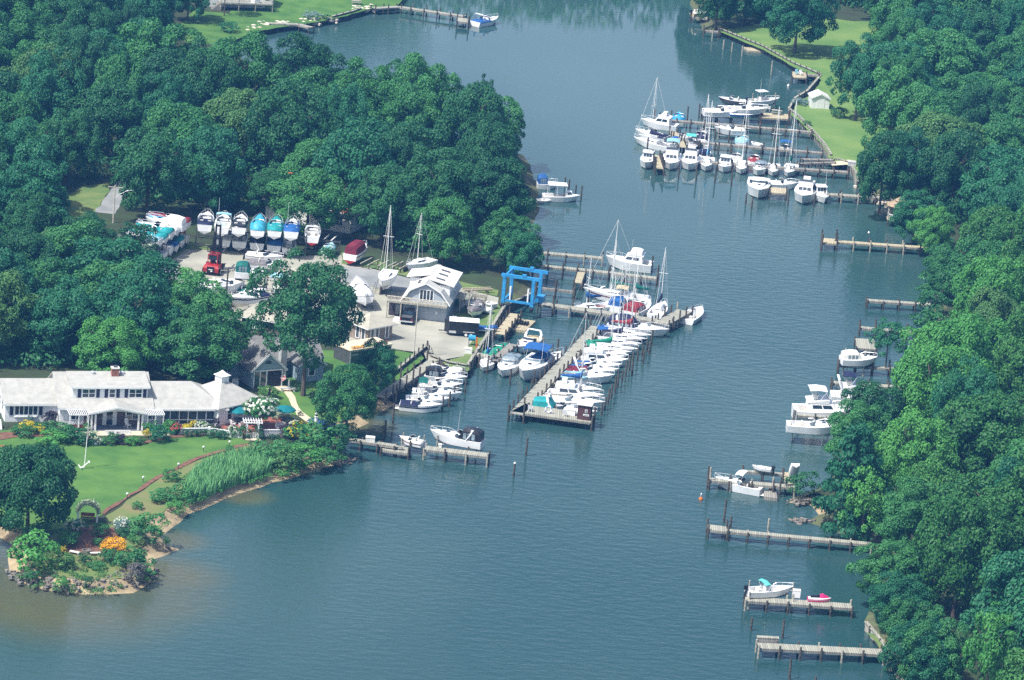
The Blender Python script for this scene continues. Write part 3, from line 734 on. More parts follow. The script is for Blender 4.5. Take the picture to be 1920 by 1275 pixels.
SH = [
 # in front of the white house
 (45,815,3.4,1.3,'mid',None,"low spreading green shrub at the corner of the white house's low wing"),
 (52,808,2.4,1.6,'yellow',None,"yellow leafed shrub below the bow window, tallest of the yellow ones"),
 (72,812,1.9,1.1,'yellow',None,"small yellow leafed shrub beside the taller yellow one"),
 (92,796,1.9,2.1,'purple',None,"dark purple ball shrub under the bow window's shutter"),
 (56,796,0.9,1.4,'spruce',None,"small grey blue upright shrub under the bow window"),
 (80,808,3.2,1.2,'dark',None,"dark green low hedge shrub behind the yellow shrubs"),
 (112,820,3.2,2.2,'mid',None,"leafy green shrub by the low wing's inner corner"),
 (135,826,3.0,2.3,'dark',None,"dark rounded shrub beside the flagpole's view of the porch"),
 (150,832,3.4,2.2,'dark',None,"dark glossy shrub in the bed before the pergola posts"),
 (100,830,4.6,1.8,'bright',None,"bright green shrub behind the big lawn tree"),
 (165,831,2.9,2.0,'silver',None,"pale fountain grass clump in the bed in front of the porch"),
 (183,834,1.6,1.0,'spruce',None,"low silvery shrub beside the fountain grass"),
 (200,834,1.8,1.2,'mid',None,"variegated low shrub in front of the porch steps"),
 (212,832,2.2,1.7,'dark',None,"dark green shrub with reddish twin beside the porch steps"),
 (226,832,1.8,1.5,'purple',None,"dark red leafed shrub in front of the porch steps"),
 (244,834,2.0,1.2,'bright',None,"light green perennial clump in the porch bed"),
 (258,832,1.8,1.1,'olive',None,"olive brown clump at the end of the porch bed"),
 (276,820,1.2,1.3,'yellow',None,"yellow flowering clump beside the stone terrace"),
 (284,814,2.6,1.7,'mid',None,"rounded green shrub at the terrace corner"),
 (302,826,3.3,2.2,'teal',None,"large feathery green shrub at the lawn's edge below the screened porch"),
 (318,812,2.2,1.9,'bright',None,"bright upright shrub between the feathery one and the red roses"),
 (329,815,1.6,1.6,'mid','pink',"red flowering rose bush before the screened porch"),
 (351,819,1.2,1.15,'dark',None,"largest clipped ball shrub before the low white wall"),
 (364,819,1.1,1.05,'dark',None,"second clipped ball shrub along the low white wall"),
 (374,818,0.9,1.0,'dark',None,"third clipped ball shrub along the low white wall"),
 (384,817,0.8,0.95,'dark',None,"smallest clipped ball shrub along the low white wall"),
 (350,803,1.2,0.5,'olive','yellow',"yellow and green clump behind the clipped balls"),
 (378,803,2.0,0.9,'olive','white',"pale flowering bush against the screened porch"),
 (362,800,1.0,0.9,'yellow',None,"small golden clump against the screened porch"),
 (405,802,1.0,1.6,'purple',None,"dark upright shrub at the screened porch corner"),
 (402,818,2.6,1.0,'dark',None,"dark spreading shrub near the round patio table"),
 (414,822,1.9,1.2,'dark',None,"dark rounded shrub at the wall's end"),
 (436,818,1.6,1.5,'mid','white',"white flowering shrub beside the picket gate"),
 (455,822,2.2,1.9,'dark',None,"dark green shrub at the near post of the white arbor"),
 (484,822,1.7,1.9,'dark',None,"dark green shrub at the far post of the white arbor"),
 (418,790,2.6,1.9,'mid','pink',"pink flowering bush under the hip roofed room's windows"),
 (510,824,0.9,0.8,'dark',None,"small ball shrub before the patio wall"),
 (520,823,0.8,0.7,'dark',None,"smaller ball shrub before the patio wall"),
 (537,820,2.2,2.0,'purple',None,"large purple leafed shrub at the patio wall's end"),
 (500,745,2.9,1.9,'olive',None,"yellow green weeping mound beside the closed umbrella"),
 (528,785,2.6,0.9,'silver',None,"pale ornamental grass mound by the patio"),
 (545,795,2.2,0.8,'silver',None,"pale ornamental grass mound beside the curved walk"),
 (562,780,0.7,0.8,'dark',None,"tiny dark shrub beside the curved walk"),
 (734,672,1.0,1.6,'dark',None,"small cone shaped evergreen beside the sunroom"),
 (725,672,0.9,0.7,'yellow',None,"small yellow shrub beside the cone evergreen"),
 # bank between lawn and water
 (560,825,4.2,2.5,'mid','yellow',"leafy shrub below the brick patio's furniture"),
 (600,845,5.6,3.6,'mid',None,"big leafy shrub on the bank below the model lighthouse"),
 (632,850,4.4,4.2,'dark',None,"dark shaded shrub beside the root of the boat lift pier"),
 (575,870,4.6,2.6,'bright',None,"bright green shrub on the bank above the sand strip"),
 (540,880,4.4,3.0,'olive',None,"pale willowy shrub on the bank"),
 (500,868,4.8,2.8,'mid',None,"green shrub at the end of the reed bed"),
 (535,855,3.8,2.4,'mid',None,"green shrub on the bank below the patio wall"),
 (610,868,3.4,2.0,'mid',None,"low green shrub nearest the water by the pier root"),
 (655,812,2.2,1.6,'bright',None,"small light green shrub at the foot of the round tree"),
 (592,800,2.4,1.2,'mid','hydra',"blue flowering hydrangea beside the model lighthouse"),
 (612,806,2.4,1.2,'mid','hydra',"second blue hydrangea, closer to the round tree"),
 (320,902,2.2,1.7,'mid',None,"round green shrub beside the mulch path"),
 (430,850,1.5,1.2,'mid',None,"small round shrub beside the mulch path's far end"),
 (340,935,4.2,1.9,'mid',None,"green shrub patch at the low end of the reed bed"),
 (310,940,3.8,1.7,'mid',None,"green shrub on the sandy bank before the reed bed"),
 (258,955,1.4,1.1,'mid',None,"small solitary shrub in the sandy gap"),
 (330,955,2.6,1.2,'bright',None,"light green bush at the edge of the beach"),
 # garden point
 (272,1018,4.6,4.0,'mid',None,"large dense green bush on the garden point's beach side"),
 (228,1000,2.3,2.1,'spruce','white',"white blooming shrub near the arbor bench"),
 (232,1008,2.0,1.4,'dark',None,"dark shrub under the white blooming one"),
 (188,1005,2.5,1.9,'mid',None,"round green shrub beside the paved arbor step"),
 (140,996,2.5,1.6,'mid','white',"white flecked shrub beside the arbor post"),
 (124,1022,3.4,2.2,'mid',None,"broad green shrub at the mulch bed's edge"),
 (60,1066,5.6,4.6,'bright',None,"bushy green sapling at the tip of the garden point"),
 (120,1066,3.0,2.3,'olive',None,"olive green shrub on the point below the mulch bed"),
 (158,1058,1.5,1.5,'dark',None,"dark small shrub before the stone fire pit"),
 (186,1024,1.6,1.0,'mid',None,"low green clump in the mulch bed"),
 (213,1034,2.9,1.8,'gold','gold',"golden yellow flowering mound in the mulch bed"),
 (198,1036,0.9,0.8,'yellow',None,"small yellow clump next to the golden mound"),
 (118,1036,0.9,0.9,'yellow',None,"small yellow clump beside the fire pit"),
 (210,1055,2.8,1.7,'mid',None,"green shrub below the golden mound"),
 (225,1052,1.6,1.1,'silver',None,"pale leaved clump below the golden mound"),
 (250,1068,4.4,3.0,'mid',None,"big green bush above the grey vine mound"),
 (268,1078,2.6,1.8,'mid',None,"green bush at the corner of the rocky point"),
 (250,1090,2.6,2.6,'vine',None,"grey tangled vine mound at the rocks"),
 (180,1066,2.2,0.9,'mid',None,"low green groundcover shrub at the middle of the point"),
 (115,1100,1.9,1.3,'bright',None,"small bright shrub among the shore rocks"),
 (165,1096,1.3,1.0,'dark',None,"dark small shrub among the shore rocks"),
 (55,1085,2.2,1.1,'mid',None,"low shrub on the rocky shore of the point"),
 (312,1022,0.8,1.1,'mid',None,"lone grassy tuft on the sand spit"),
 # far shores
 (428,60,3.8,2.2,'teal',None,"blue green shrub at the foot of the leaning tree"),
 (585,35,3.6,1.6,'spruce',None,"grey green shrub on the far lawn"),
 (610,36,1.8,1.1,'mid',None,"small shrub on the far bank's stone edge"),
 (1500,196,3.0,1.3,'spruce',None,"grey green bush at the bulkhead corner by the white shed"),
 (1512,235,2.0,1.0,'olive',None,"low bush on the bulkhead by the picnic table deck"),
 (1505,925,4.4,3.0,'dark',None,"dark bush at the shore end of the dinghy dock"),
 (398,8,4.2,1.6,'mid',None,"dark hedge beside the raised deck house"),
 (845,575,2.6,1.5,'dark',None,"dark shrub along the barn's side wall"),
 (852,566,2.4,1.4,'dark',None,"second dark shrub along the barn's side wall"),
 (1752,556,5.5,3.6,'mid',None,"big green shore bush at the root of the narrow plain dock"),
 (1748,590,5.5,3.8,'dark',None,"dark shore bush between the narrow plain dock and the small grey dock"),
 (1742,622,5.0,3.4,'mid',None,"green shore bush at the root of the small grey dock"),
 (1738,655,5.0,3.4,'bright',None,"light green shore bush behind the small airy tree"),
 (1722,452,4.5,3.0,'mid',None,"green shore bush behind the long pale private dock"),
 (1570,220,3.2,2.2,'dark',None,"dark hedge bush beside the white shed"),
]
for (x, y, ww, hh, tn, fl, lb) in SH:
    shrub(x, y, ww, hh, tn, lb, None, fl)
# hydrangea tree by the arbor
o = thing('flowering_tree', "hydrangea tree covered in white blooms beside the white arbor", 'tree', at(487,803,GZ))
c = share('crown', FINE[1], o); c.scale = (2.3, 2.3, 1.7); c.location = (0, 0, 2.6); c.material_slots[0].link = 'OBJECT'; c.material_slots[0].material = LEAF['mid']
k = share('trunk', TRUNKS[1], o); k.scale = (4, 4, 4)
rg = np.random.default_rng(9); n = 120
q = rg.normal(size=(n, 3)); q[:, 2] = np.abs(q[:, 2]); q /= np.linalg.norm(q, axis=1, keepdims=True)
pos = np.repeat(q * np.array([2.3, 2.3, 1.6]) + np.array([0, 0, 2.7]), 6, axis=0) + rg.normal(size=(n * 6, 3)) * 0.07
me = quads_mesh('blossom', pos, np.repeat(q, 6, axis=0), 0.15, rg.uniform(.3, 1, n * 6), rg); me.materials.append(LEAF['white']); share('blossom', me, o)
# reeds
RP2 = [(345,930),(352,908),(380,882),(420,866),(470,856),(508,866),(508,884),(478,898),(430,912),(380,934),(352,942)]
WR = [(p.x, p.y) for p in (at(x, y, GZ) for x, y in RP2)]
rg = np.random.default_rng(3); Q = []
xs = [p[0] for p in WR]; ys = [p[1] for p in WR]
while len(Q) < 5200:
    x, y = rg.uniform(min(xs), max(xs)), rg.uniform(min(ys), max(ys))
    if inside(WR, x, y): Q.append((x, y))
mb = MB()
for x, y in Q:
    h = rg.uniform(1.1, 2.2); a = rg.uniform(0, 3.14); lx, ly = rg.normal() * 0.22 + 0.1, rg.normal() * 0.22
    dx, dy = math.cos(a) * 0.05, math.sin(a) * 0.05
    mb.add([(x - dx, y - dy, GZ - 0.2), (x + dx, y + dy, GZ - 0.2), (x + dx + lx * .5, y + dy + ly * .5, GZ + h * .7), (x + lx, y + ly, GZ + h), (x - dx + lx * .5, y - dy + ly * .5, GZ + h * .7)], [(0, 1, 2, 3, 4)])
REED = mat('reeds', (0.22, 0.50, 0.19), 0.9, 0.2, 0.5, col2=(0.12, 0.34, 0.13))
struct(mb.build('reed_grass', REED), 'stuff')
# stones along the shores
ROCK = mat('shore_rock', (0.26, 0.235, 0.20), 0.9, 0.2, 1.5, col2=(0.10, 0.09, 0.08))
ROCKL = mat('pale_riprap', (0.62, 0.55, 0.46), 0.9, 0.2, 1.0)
def rubble(name, line, n, size, m, spread=0.8, z=0.3):
    W = [at(x, y, 0) for x, y in line]; mb = MB()
    for i in range(n):
        u = rnd.uniform(0, len(W) - 1.001); k = int(u); p = W[k].lerp(W[k+1], u - k)
        s = size * rnd.uniform(0.5, 1.4)
        x, y = p.x + rnd.gauss(0, spread), p.y + rnd.gauss(0, spread); zz = z + rnd.uniform(-.2, .3)
        vs = [Vector((math.cos(a) * s * rnd.uniform(.7, 1.1) + x, math.sin(a) * s * rnd.uniform(.6, 1) + y, zz + zo * s * rnd.uniform(.7, 1.2))) for zo in (-.4, .35) for a in (0.3, 1.4, 2.6, 3.7, 5.0)]
        vs.append(Vector((x, y, zz + .6 * s)))
        mb.add(vs, [(i2, (i2+1) % 5, 5 + (i2+1) % 5, 5 + i2) for i2 in range(5)] + [(5 + i2, 5 + (i2+1) % 5, 10) for i2 in range(5)])
    struct(mb.build(name, m), 'stuff')
rubble('riprap_rubble', [(25,1080),(50,1094),(90,1104),(160,1108),(230,1103),(268,1092),(284,1074)], 170, 0.34, ROCK, 0.6)
rubble('riprap_rubble', [(60,1090),(110,1098),(170,1101),(235,1097),(268,1086)], 110, 0.30, ROCK, 0.7, 0.75)
rubble('riprap_rubble', [(305,1036),(330,1030)], 10, 0.25, ROCK, 0.4, 0.1)
rubble('riprap_rubble', [(625,872),(660,863)], 18, 0.28, ROCK, 0.4, 0.15)
rubble('riprap_rubble', [(466,64),(500,54),(534,50)], 90, 0.55, ROCKL, 0.9, 0.6)
rubble('riprap_rubble', [(575,48),(622,42)], 60, 0.5, ROCKL, 0.8, 0.6)
rubble('riprap_rubble', [(670,26),(700,20)], 40, 0.55, ROCKL, 0.8, 0.6)
rubble('riprap_rubble', [(1484,944),(1525,946)], 40, 0.3, ROCK, 0.5, 0.3)
rubble('riprap_rubble', [(1484,976),(1518,982)], 24, 0.35, ROCK, 0.5, 0.1)
rubble('riprap_rubble', [(1615,355),(1650,372),(1665,390)], 70, 0.4, ROCKL, 0.8, 0.4)
rubble('riprap_rubble', [(1662,1245),(1682,1268),(1695,1290)], 40, 0.35, ROCK, 0.5, 0.3)
# ------------------------------------------------------------------ piers, piles
_PM = {}
def pile_mesh(h, r=0.14, top=None):
    k = (round(h, 1), r)
    if k not in _PM:
        me = bpy.data.meshes.new('pile'); mb = MB().tube((0, 0, -1.2), (0, 0, k[0]), r, r * 0.9, 7)
        me.from_pydata(mb.v, [], mb.f); me.materials.append(PILE); _PM[k] = me
    return _PM[k]
def dock(label, pts, wd=1.6, z=1.25, dx=2.55, up=(0.1, 0.7), m=None, cat='dock', name='timber_dock', both=True, group=None, pale=0.0, stringer=True):
    """timber dock through the deck pixels pts; planked deck, edge beams and a row of piles on each side"""
    W = [at(x, y, z) for x, y in pts]
    rz = math.atan2(W[1].y - W[0].y, W[1].x - W[0].x)
    o = thing(name, label, cat, (W[0].x, W[0].y, 0), rz, group)
    inv = Matrix.Rotation(-rz, 3, 'Z')
    L = [inv @ (p - Vector((W[0].x, W[0].y, 0))) for p in W]
    mb, sb = MB(), MB()
    for i, (a, b) in enumerate(zip(L, L[1:])):
        d = (b - a); ln = d.length; d /= ln; nrm = Vector((-d.y, d.x, 0)) * wd / 2
        zt = z - 0.004 * i
        q = [a - nrm, b - nrm, b + nrm, a + nrm]
        mb.prism([(v.x, v.y) for v in q], zt - 0.09, zt)
        for s in (-0.93, 0.93):
            sb.beam(a + nrm * s + Vector((0, 0, -.22 - .01 * i)), b + nrm * s + Vector((0, 0, -.22 - .01 * i)), 0.10, 0.24)
        n = max(1, round(ln / dx))
        for k in range(n + 1):
            if i and k == 0: continue
            for s in ((-1, 1) if both else (-1,)):
                c = a + d * (ln * k / n) + nrm * s * (1 + 0.24 / wd)
                p = share('pile', pile_mesh(z + rnd.uniform(*up)), o)
                p.location = (c.x, c.y, 0)
                if rnd.random() < pale:
                    p.material_slots[0].link = 'OBJECT'; p.material_slots[0].material = PILEL
    mb.build('deck', m or DECK, o)
    sb.build('stringer', DECKD, o)
    return o
def platform(label, quad, z=1.25, m=None, piles=True, up=(0.1, 0.6), name='timber_platform', cat='platform', thick=0.16):
    W = [at(x, y, z) for x, y in quad]
    if area([w_.to_2d() for w_ in W]) < 0: W.reverse()
    c = sum(W, Vector()) / 4
    o = thing(name, label, cat, (c.x, c.y, 0))
    P = [(p.x - c.x, p.y - c.y) for p in W]
    MB().prism(P, z - thick, z).build('deck', m or DECK, o)
    sb = MB()
    for a, b in zip(P, P[1:] + P[:1]): sb.beam((a[0] * .97, a[1] * .97, z - thick - .1), (b[0] * .97, b[1] * .97, z - thick - .1), .1, .18)
    sb.build('stringer', DECKD, o)
    if piles:
        for p in P:
            q = share('pile', pile_mesh(z + rnd.uniform(*up)), o); q.location = (p[0] * 1.03, p[1] * 1.03, 0)
    return o
def mooring(px, py, h, label, group, r=0.15, lean=0.02, pale=False, cap=False):
    o = tag(share('mooring_pile', pile_mesh(h, r), None), label, 'piling', group)
    o.location = at(px, py, 0)
    o.rotation_euler = (rnd.uniform(-lean, lean), rnd.uniform(-lean, lean), 0)
    if pale: o.material_slots[0].link = 'OBJECT'; o.material_slots[0].material = PILEL
    if cap: MB().lathe([(0.0, h + .16), (0.17, h + .02), (0.17, h - .05)], 7).build('cap', WHITE, o)
    return o

# private docks on the right bank
dock("weathered dock with a bench box on its outer end, lowest in the view", [(1421,1210),(1655,1222)], 1.9, up=(0.25, 0.55), pale=0.6)
dock("weathered dock carrying the pink jet ski", [(1397,1122),(1597,1136)], 1.7, up=(0.05, 0.5), pale=0.3)
dock("narrow weathered walkway running to the wide topped dock head", [(1364,994),(1634,1019)], 1.1, up=(0.0, 0.2), pale=0.3)
platform("wide planked dock head at the end of the narrow walkway", [(1327,983),(1362,987),(1365,997),(1329,993)], up=(0.5, 1.0))
dock("grey dock behind the white cuddy boat with the bow pointing out", [(1330,898),(1490,912)], 1.3, up=(0.1, 0.9), pale=0.3)
dock("narrow catwalk with the white skiff hung beside it", [(1393,882),(1468,888)], 0.8, z=1.5, up=(0.3, 0.9))
platform("pale square landing under the propped white dinghy", [(1468,885),(1484,886),(1494,906),(1474,908)], m=DECKT, up=(0.3, 0.9))
platform("low grey float moored behind the white cuddy boat's stern", [(1432,919),(1455,921),(1458,934),(1433,931)], z=0.45, piles=False, name='dock_float', cat='float', thick=0.4, m=DECKD)
platform("small upper step float beside the grey float", [(1441,909),(1454,911),(1456,921),(1442,920)], z=0.55, piles=False, name='dock_float', cat='float', thick=0.4, m=DECKD)
dock("catwalk between the lifted cruiser and the big yacht on the shady bank", [(1490,776),(1640,786)], 1.3, up=(0.2, 0.8))
dock("dock behind the navy topped yacht", [(1560,716),(1700,726)], 1.3, up=(0.2, 0.8))
dock("catwalk in front of the dark bottomed cruiser on the lift", [(1572,683),(1700,692)], 0.8, up=(0.6, 1.4))
platform("square landing behind the dark bottomed cruiser", [(1604,634),(1640,636),(1642,655),(1606,652)])
dock("small grey dock under the airy shore tree", [(1612,613),(1730,624)], 1.1, up=(0.4, 1.6))
dock("narrow plain dock reaching out from the overhanging trees", [(1626,562),(1745,570)], 1.2, up=(0.1, 0.4))
dock("long pale private dock with a lamp post and a square head", [(1569,452),(1756,465)], 1.3, up=(0.3, 0.9), m=DECKT, pale=0.7)
platform("square head of the long pale private dock", [(1541,446),(1569,448),(1569,457),(1541,455)], m=DECKT, up=(0.9, 1.7))
dock("marina dock carrying the lamp post beside the white kayak", [(1545,363),(1672,371)], 1.5, up=(0.4, 0.8), pale=0.5)
platform("tan dock landing between the two big white cruisers' bows", [(1444,351),(1474,353),(1474,363),(1444,361)], m=DECKT)
# upper marina
platform("tan picnic deck with a table at the bulkhead", [(1425,211),(1478,214),(1478,223),(1426,220)], m=DECKT, up=(0.2, 0.6))
dock("upper marina dock under the row of racked white cruisers", [(1317,212),(1426,217)], 1.2, up=(0.5, 1.6))
dock("long catwalk second from the picnic deck in the upper marina", [(1243,224),(1400,236),(1522,247)], 1.2, up=(0.1, 0.7), m=DECKD)
dock("long catwalk third from the picnic deck in the upper marina", [(1283,263),(1400,274),(1542,286)], 1.2, up=(0.1, 0.7), m=DECKD)
dock("long marina dock behind the row of bows facing the channel", [(1240,296),(1400,309),(1590,322)], 1.3, up=(0.1, 0.7), m=DECKD)
dock("short wide catwalk by the sandy path", [(1503,298),(1562,299)], 1.0, up=(0.1, 0.3), m=DECKD)
dock("low dock along the sandy path's edge", [(1497,306),(1564,304)], 0.7, up=(0.1, 0.3), m=DECKD)
dock("tan finger pier between the first two bows of the upper marina", [(1229,291),(1237,316)], 1.2, m=DECKT, up=(0.8, 1.7))
dock("tan finger pier beside the navy sailboat of the upper marina", [(1263,247),(1270,263)], 1.2, m=DECKT, up=(0.8, 1.7))
dock("tan finger pier by the bow pulpit boats of the upper marina", [(1275,262),(1280,276)], 1.2, m=DECKT, up=(0.3, 0.7))
dock("small far dock beneath the tan boat lift", [(1296,30),(1328,34)], 1.2)
dock("short grey landing at the bulkhead's outer corner", [(1320,57),(1347,59)], 1.1, m=DECKD, up=(0.3, 1.0))
platform("pinkish swim float beside the bulkhead", [(1394,88),(1432,91),(1446,97),(1404,95)], z=0.4, piles=False, name='dock_float', cat='float', m=DECKT, thick=0.3)
platform("small deck with white chairs at the bulkhead corner", [(1486,134),(1512,136),(1512,146),(1486,145)], m=DECKT, up=(0.1, 0.3))
dock("walkway from the chair deck to the bulkhead", [(1512,139),(1536,141)], 1.0, m=DECKD)
# middle marina
dock("long dock with the white motor yacht at its end", [(993,471),(1130,483)], 1.3, up=(0.1, 1.0), pale=0.2)
dock("long dock second from the motor yacht", [(1000,496),(1112,507),(1233,521)], 1.3, up=(0.1, 1.0), pale=0.2)
dock("short tan finger pier off the long middle dock", [(1090,510),(1084,530)], 1.1, m=DECKT)
dock("thin boom walkway beside the travel lift slip", [(1006,538),(1078,546)], 0.5, up=(0.6, 1.4), m=DECKD)
dock("wide dock leading to the outer dock head with pilings", [(1012,568),(1130,585),(1258,605)], 1.8, up=(0.4, 1.0), pale=0.3)
dock("dock head angled out beside the white centre console skiff", [(1248,602),(1284,582)], 2.2, up=(0.8, 1.5), pale=0.3)
dock("main long dock with boats crowded along its channel side", [(968,776),(1120,612)], 1.9, up=(0.6, 1.4))
platform("broad end platform of the main long dock with the brown shed", [(958,771),(1108,792),(1113,777),(985,757)], up=(0.6, 1.2))
dock("timber walkway below the lawn bulkhead", [(712,744),(812,677)], 1.6, up=(0.6, 1.6))
dock("tan walkway from the travel lift along the bulkhead", [(966,588),(937,626)], 1.5, m=DECKT, up=(0.5, 1.0))
dock("short cross dock in front of the green covered boat", [(892,662),(934,672)], 1.1, up=(0.3, 0.6))
dock("slanting finger dock beside the green covered boat", [(926,676),(962,645)], 1.3, up=(0.3, 0.6), m=DECKD)
dock("shore pier leading to the small boat lift", [(646,821),(742,835)], 1.0, z=1.4, up=(0.0, 0.3))
platform("low platform with a bench beside the jet boat's lift", [(717,833),(768,839),(765,850),(715,843)], z=0.9, up=(0.2, 1.0))
dock("pier with the cruiser on its lift behind it", [(797,839),(916,853)], 1.7, z=1.4, up=(0.1, 0.5), pale=0.5)
# far shore, upper end of the cove
dock("far dock along the bulkhead at the head of the creek", [(700,15),(748,12),(872,30)], 1.4, up=(0.3, 1.0), m=DECK)
platform("far dock end landing next to the white cruiser", [(858,33),(880,35),(878,42),(857,40)], up=(0.5, 1.5))
dock("little ramped dock on the far stone bank", [(505,43),(560,45),(584,51)], 1.3, up=(0.0, 0.1))
for i, k in enumerate(range(6)):   # finger catwalks between the crowded slips
    a = (1003 + i * 17.5, 757 - i * 19.5)
    dock("slim slip catwalk off the main long dock, " + ORD[i] + " from the brown shed", [a, (a[0] + 52, a[1] + 4)], 0.5, up=(-0.1, 0.1), m=DECKD, dx=4)

# free standing piles
PIL = [((986,855),2.5,"lone dark pile in open water off the main dock",False),((963,894),1.9,"white capped lone pile in open water",True),
 ((1357,980),3.1,"dark leaning pile behind the wide dock head",False),((1369,990),1.6,"pile with a white float marker by the wide dock head",False),((1440,996),1.7,"pile with a pale band beside the narrow walkway",False),
 ((1408,1182),1.6,"lone pile between the jet ski dock and the bench dock",False),((1467,1197),2.3,"tall dark pile behind the bench dock",False),((1480,1274),2.5,"dark pile at the picture's lower edge",False),((1528,1290),1.4,"short pile at the picture's lower edge",False),
 ((1326,918),3.2,"tall pile at the corner of the cuddy boat's berth",False),((1330,912),2.6,"pale pile at the corner of the cuddy boat's berth",False),((1365,922),1.4,"pile beside the cuddy boat's bow",False),((1403,926),1.6,"pile beside the cuddy boat's middle",False),((1461,932),2.2,"weathered pile by the grey float",False),
 ((1540,470),2.8,"tall pile at the square dock head's outer corner",False),((1565,466),3.2,"tallest black pile at the square dock head",False),
 ((736,796),3.0,"dark pile in the shallows by the sandy cove",False),((742,760),3.0,"dark pile next to the navy striped boat's stern",False),((718,830),2.4,"pile behind the jet boat's lift",False),((722,815),2.0,"second pile behind the jet boat's lift",False),
 ((1356,92),1.8,"pale pole in the dark corner pool, closer to the lawn tree",False),((1372,97),1.8,"second pale pole in the dark corner pool",False),((1335,76),2.0,"pale pole beside the corner landing",False),((1391,105),2.0,"pale pole beside the pinkish float",False),((1446,140),2.6,"pale mooring pole in the dark pond corner",False),
 ((1089,375),2.4,"dark pile at the workboat's bow",False),((1066,356),1.8,"thick pile behind the workboat",False),((1059,350),1.6,"slim pile behind the workboat",False),((1079,362),1.4,"pile near the workboat's bow flare",False),
 ((1221,510),2.6,"pile beside the motor yacht's stern",False),((1232,532),3.0,"pile at the end of the second long dock",False)]
for (p, h, lb, cap) in PIL: mooring(*p, h, lb, "free standing mooring piles", cap=cap, pale=('pale' in lb))
for i, (x, y) in enumerate([(1128,779),(1134,768),(1140,758),(1146,748),(1153,738),(1158,726),(1166,716),(1173,706),(1180,696),(1186,686),(1195,677),(1204,668),(1213,659),(1221,648),(1217,664),(1206,682),(1185,704)]):
    mooring(x, y, rnd.uniform(1.6, 2.5), "dark outer pile, " + ORD[i] + " along the bow line of the main dock's crowded slips", "outer piles of the main dock slips")
for i, (x, y) in enumerate([(867,716),(872,738),(850,752),(842,763),(829,772),(857,741),(880,705)]):
    mooring(x, y, rnd.uniform(1.5, 2.3), "pile off the bows of the walkway slips, " + ORD[i] + " of the group", "outer piles of the walkway slips")
for i, (x, y) in enumerate([(1227,228),(1258,226),(1288,230),(1310,222),(1334,224),(1213,283),(1245,300),(1272,336),(1305,340),(1340,344),(1371,348),(1404,352),(1305,270),(1340,262),(1366,268),(1396,262),(1425,250),(1452,262),(1453,285),(1430,290),(1346,292),(1370,295),(1398,383),(1409,392),(1477,386),(1526,388),(1571,380),(1445,318)]):
    mooring(x, y, rnd.uniform(1.6, 3.0), "tall dark upper marina pile, " + (ORD[i] if i < 20 else ORD[i - 20] + " after the twentieth") + " counted from the open channel side", "piles among the upper marina slips")
for i, (x, y) in enumerate([(897,690),(913,701),(956,722),(1000,720),(1012,700),(1024,690),(1034,676),(1045,664),(1040,560),(1036,585),(1075,562),(1102,574)]):
    mooring(x, y, rnd.uniform(1.5, 2.6), "pile in the inner basin, " + ORD[i] + " counted from the lawn corner", "piles of the inner basin")

# bulkheads
def bulkhead(label, pts, z=1.35, m=None, posts=2.0, up=0.25, name='bulkhead', light=False):
    W = [at(x, y, 0) for x, y in pts]; c = W[0].copy(); c.z = 0
    o = thing(name, label, 'bulkhead', c)
    mb, cb = MB(), MB(); n = 0
    for a, b in zip(W, W[1:]):
        mb.beam(a - c + Vector((0, 0, z / 2 - .5)), b - c + Vector((0, 0, z / 2 - .5)), 0.16, z + 1.0)
        cb.beam(a - c + Vector((0, 0, z + .04)), b - c + Vector((0, 0, z + .04)), 0.42, 0.09)
        L = (b - a).length; k = max(1, int(L / posts))
        for i in range(k):
            if n > 95: break
            n += 1
            q = a.lerp(b, (i + .5) / k) - c
            nrm = (b - a).cross(Vector((0, 0, 1))).normalized() * 0.2
            if nrm.dot(Vector((0, -1, 0))) < 0 and abs(nrm.y) > 0.05: nrm = -nrm
            p = share('post', pile_mesh(z + up, 0.12), o); p.location = (q.x + nrm.x, q.y + nrm.y, 0)
            if light: p.material_slots[0].link = 'OBJECT'; p.material_slots[0].material = PILEL
    mb.build('face', m or planks('bulkhead_boards', (0.12, 0.11, 0.10), (0.07, 0.066, 0.062), 0.3, 'X'), o)
    cb.build('cap', DECK, o)
    return o
bulkhead("dark timber bulkhead holding up the lawn behind the walkway", [(709,739),(801,664),(807,681)], 1.5, up=0.8)
bulkhead("low timber bulkhead across the head of the small boat basin", [(807,682),(840,695),(875,701)], 1.3, light=True)
bulkhead("pale capped bulkhead along the grass beside the green covered boat", [(875,701),(909,648),(945,588)], 1.3, light=True)
bulkhead("timber wall at the travel lift slip", [(945,588),(1000,562)], 1.2)
bulkhead("far bulkhead along the dry lawn around the corner pool", [(1343,63),(1430,98),(1486,129),(1538,151)], 1.3, posts=1.6)
bulkhead("bulkhead bending past the white shed to the picnic deck", [(1538,151),(1512,181),(1490,194),(1478,214)], 1.1, m=PILEL, posts=3)
bulkhead("bulkhead stepping down from the picnic deck past the marina docks", [(1478,216),(1497,230),(1515,250),(1531,266),(1547,286),(1557,303)], 1.3, light=True, posts=1.2)
bulkhead("bulkhead with leaning posts below the sandy path", [(1565,309),(1590,316),(1604,336),(1607,353)], 1.2, light=True, posts=1.4)
bulkhead("far bulkhead beside the cove's stone bank", [(622,43),(660,33),(676,27)], 1.3)
bulkhead("stone capped wall on the bank by the bench dock", [(1622,1182),(1642,1206),(1660,1230)], 1.1, m=PILEL, posts=9)

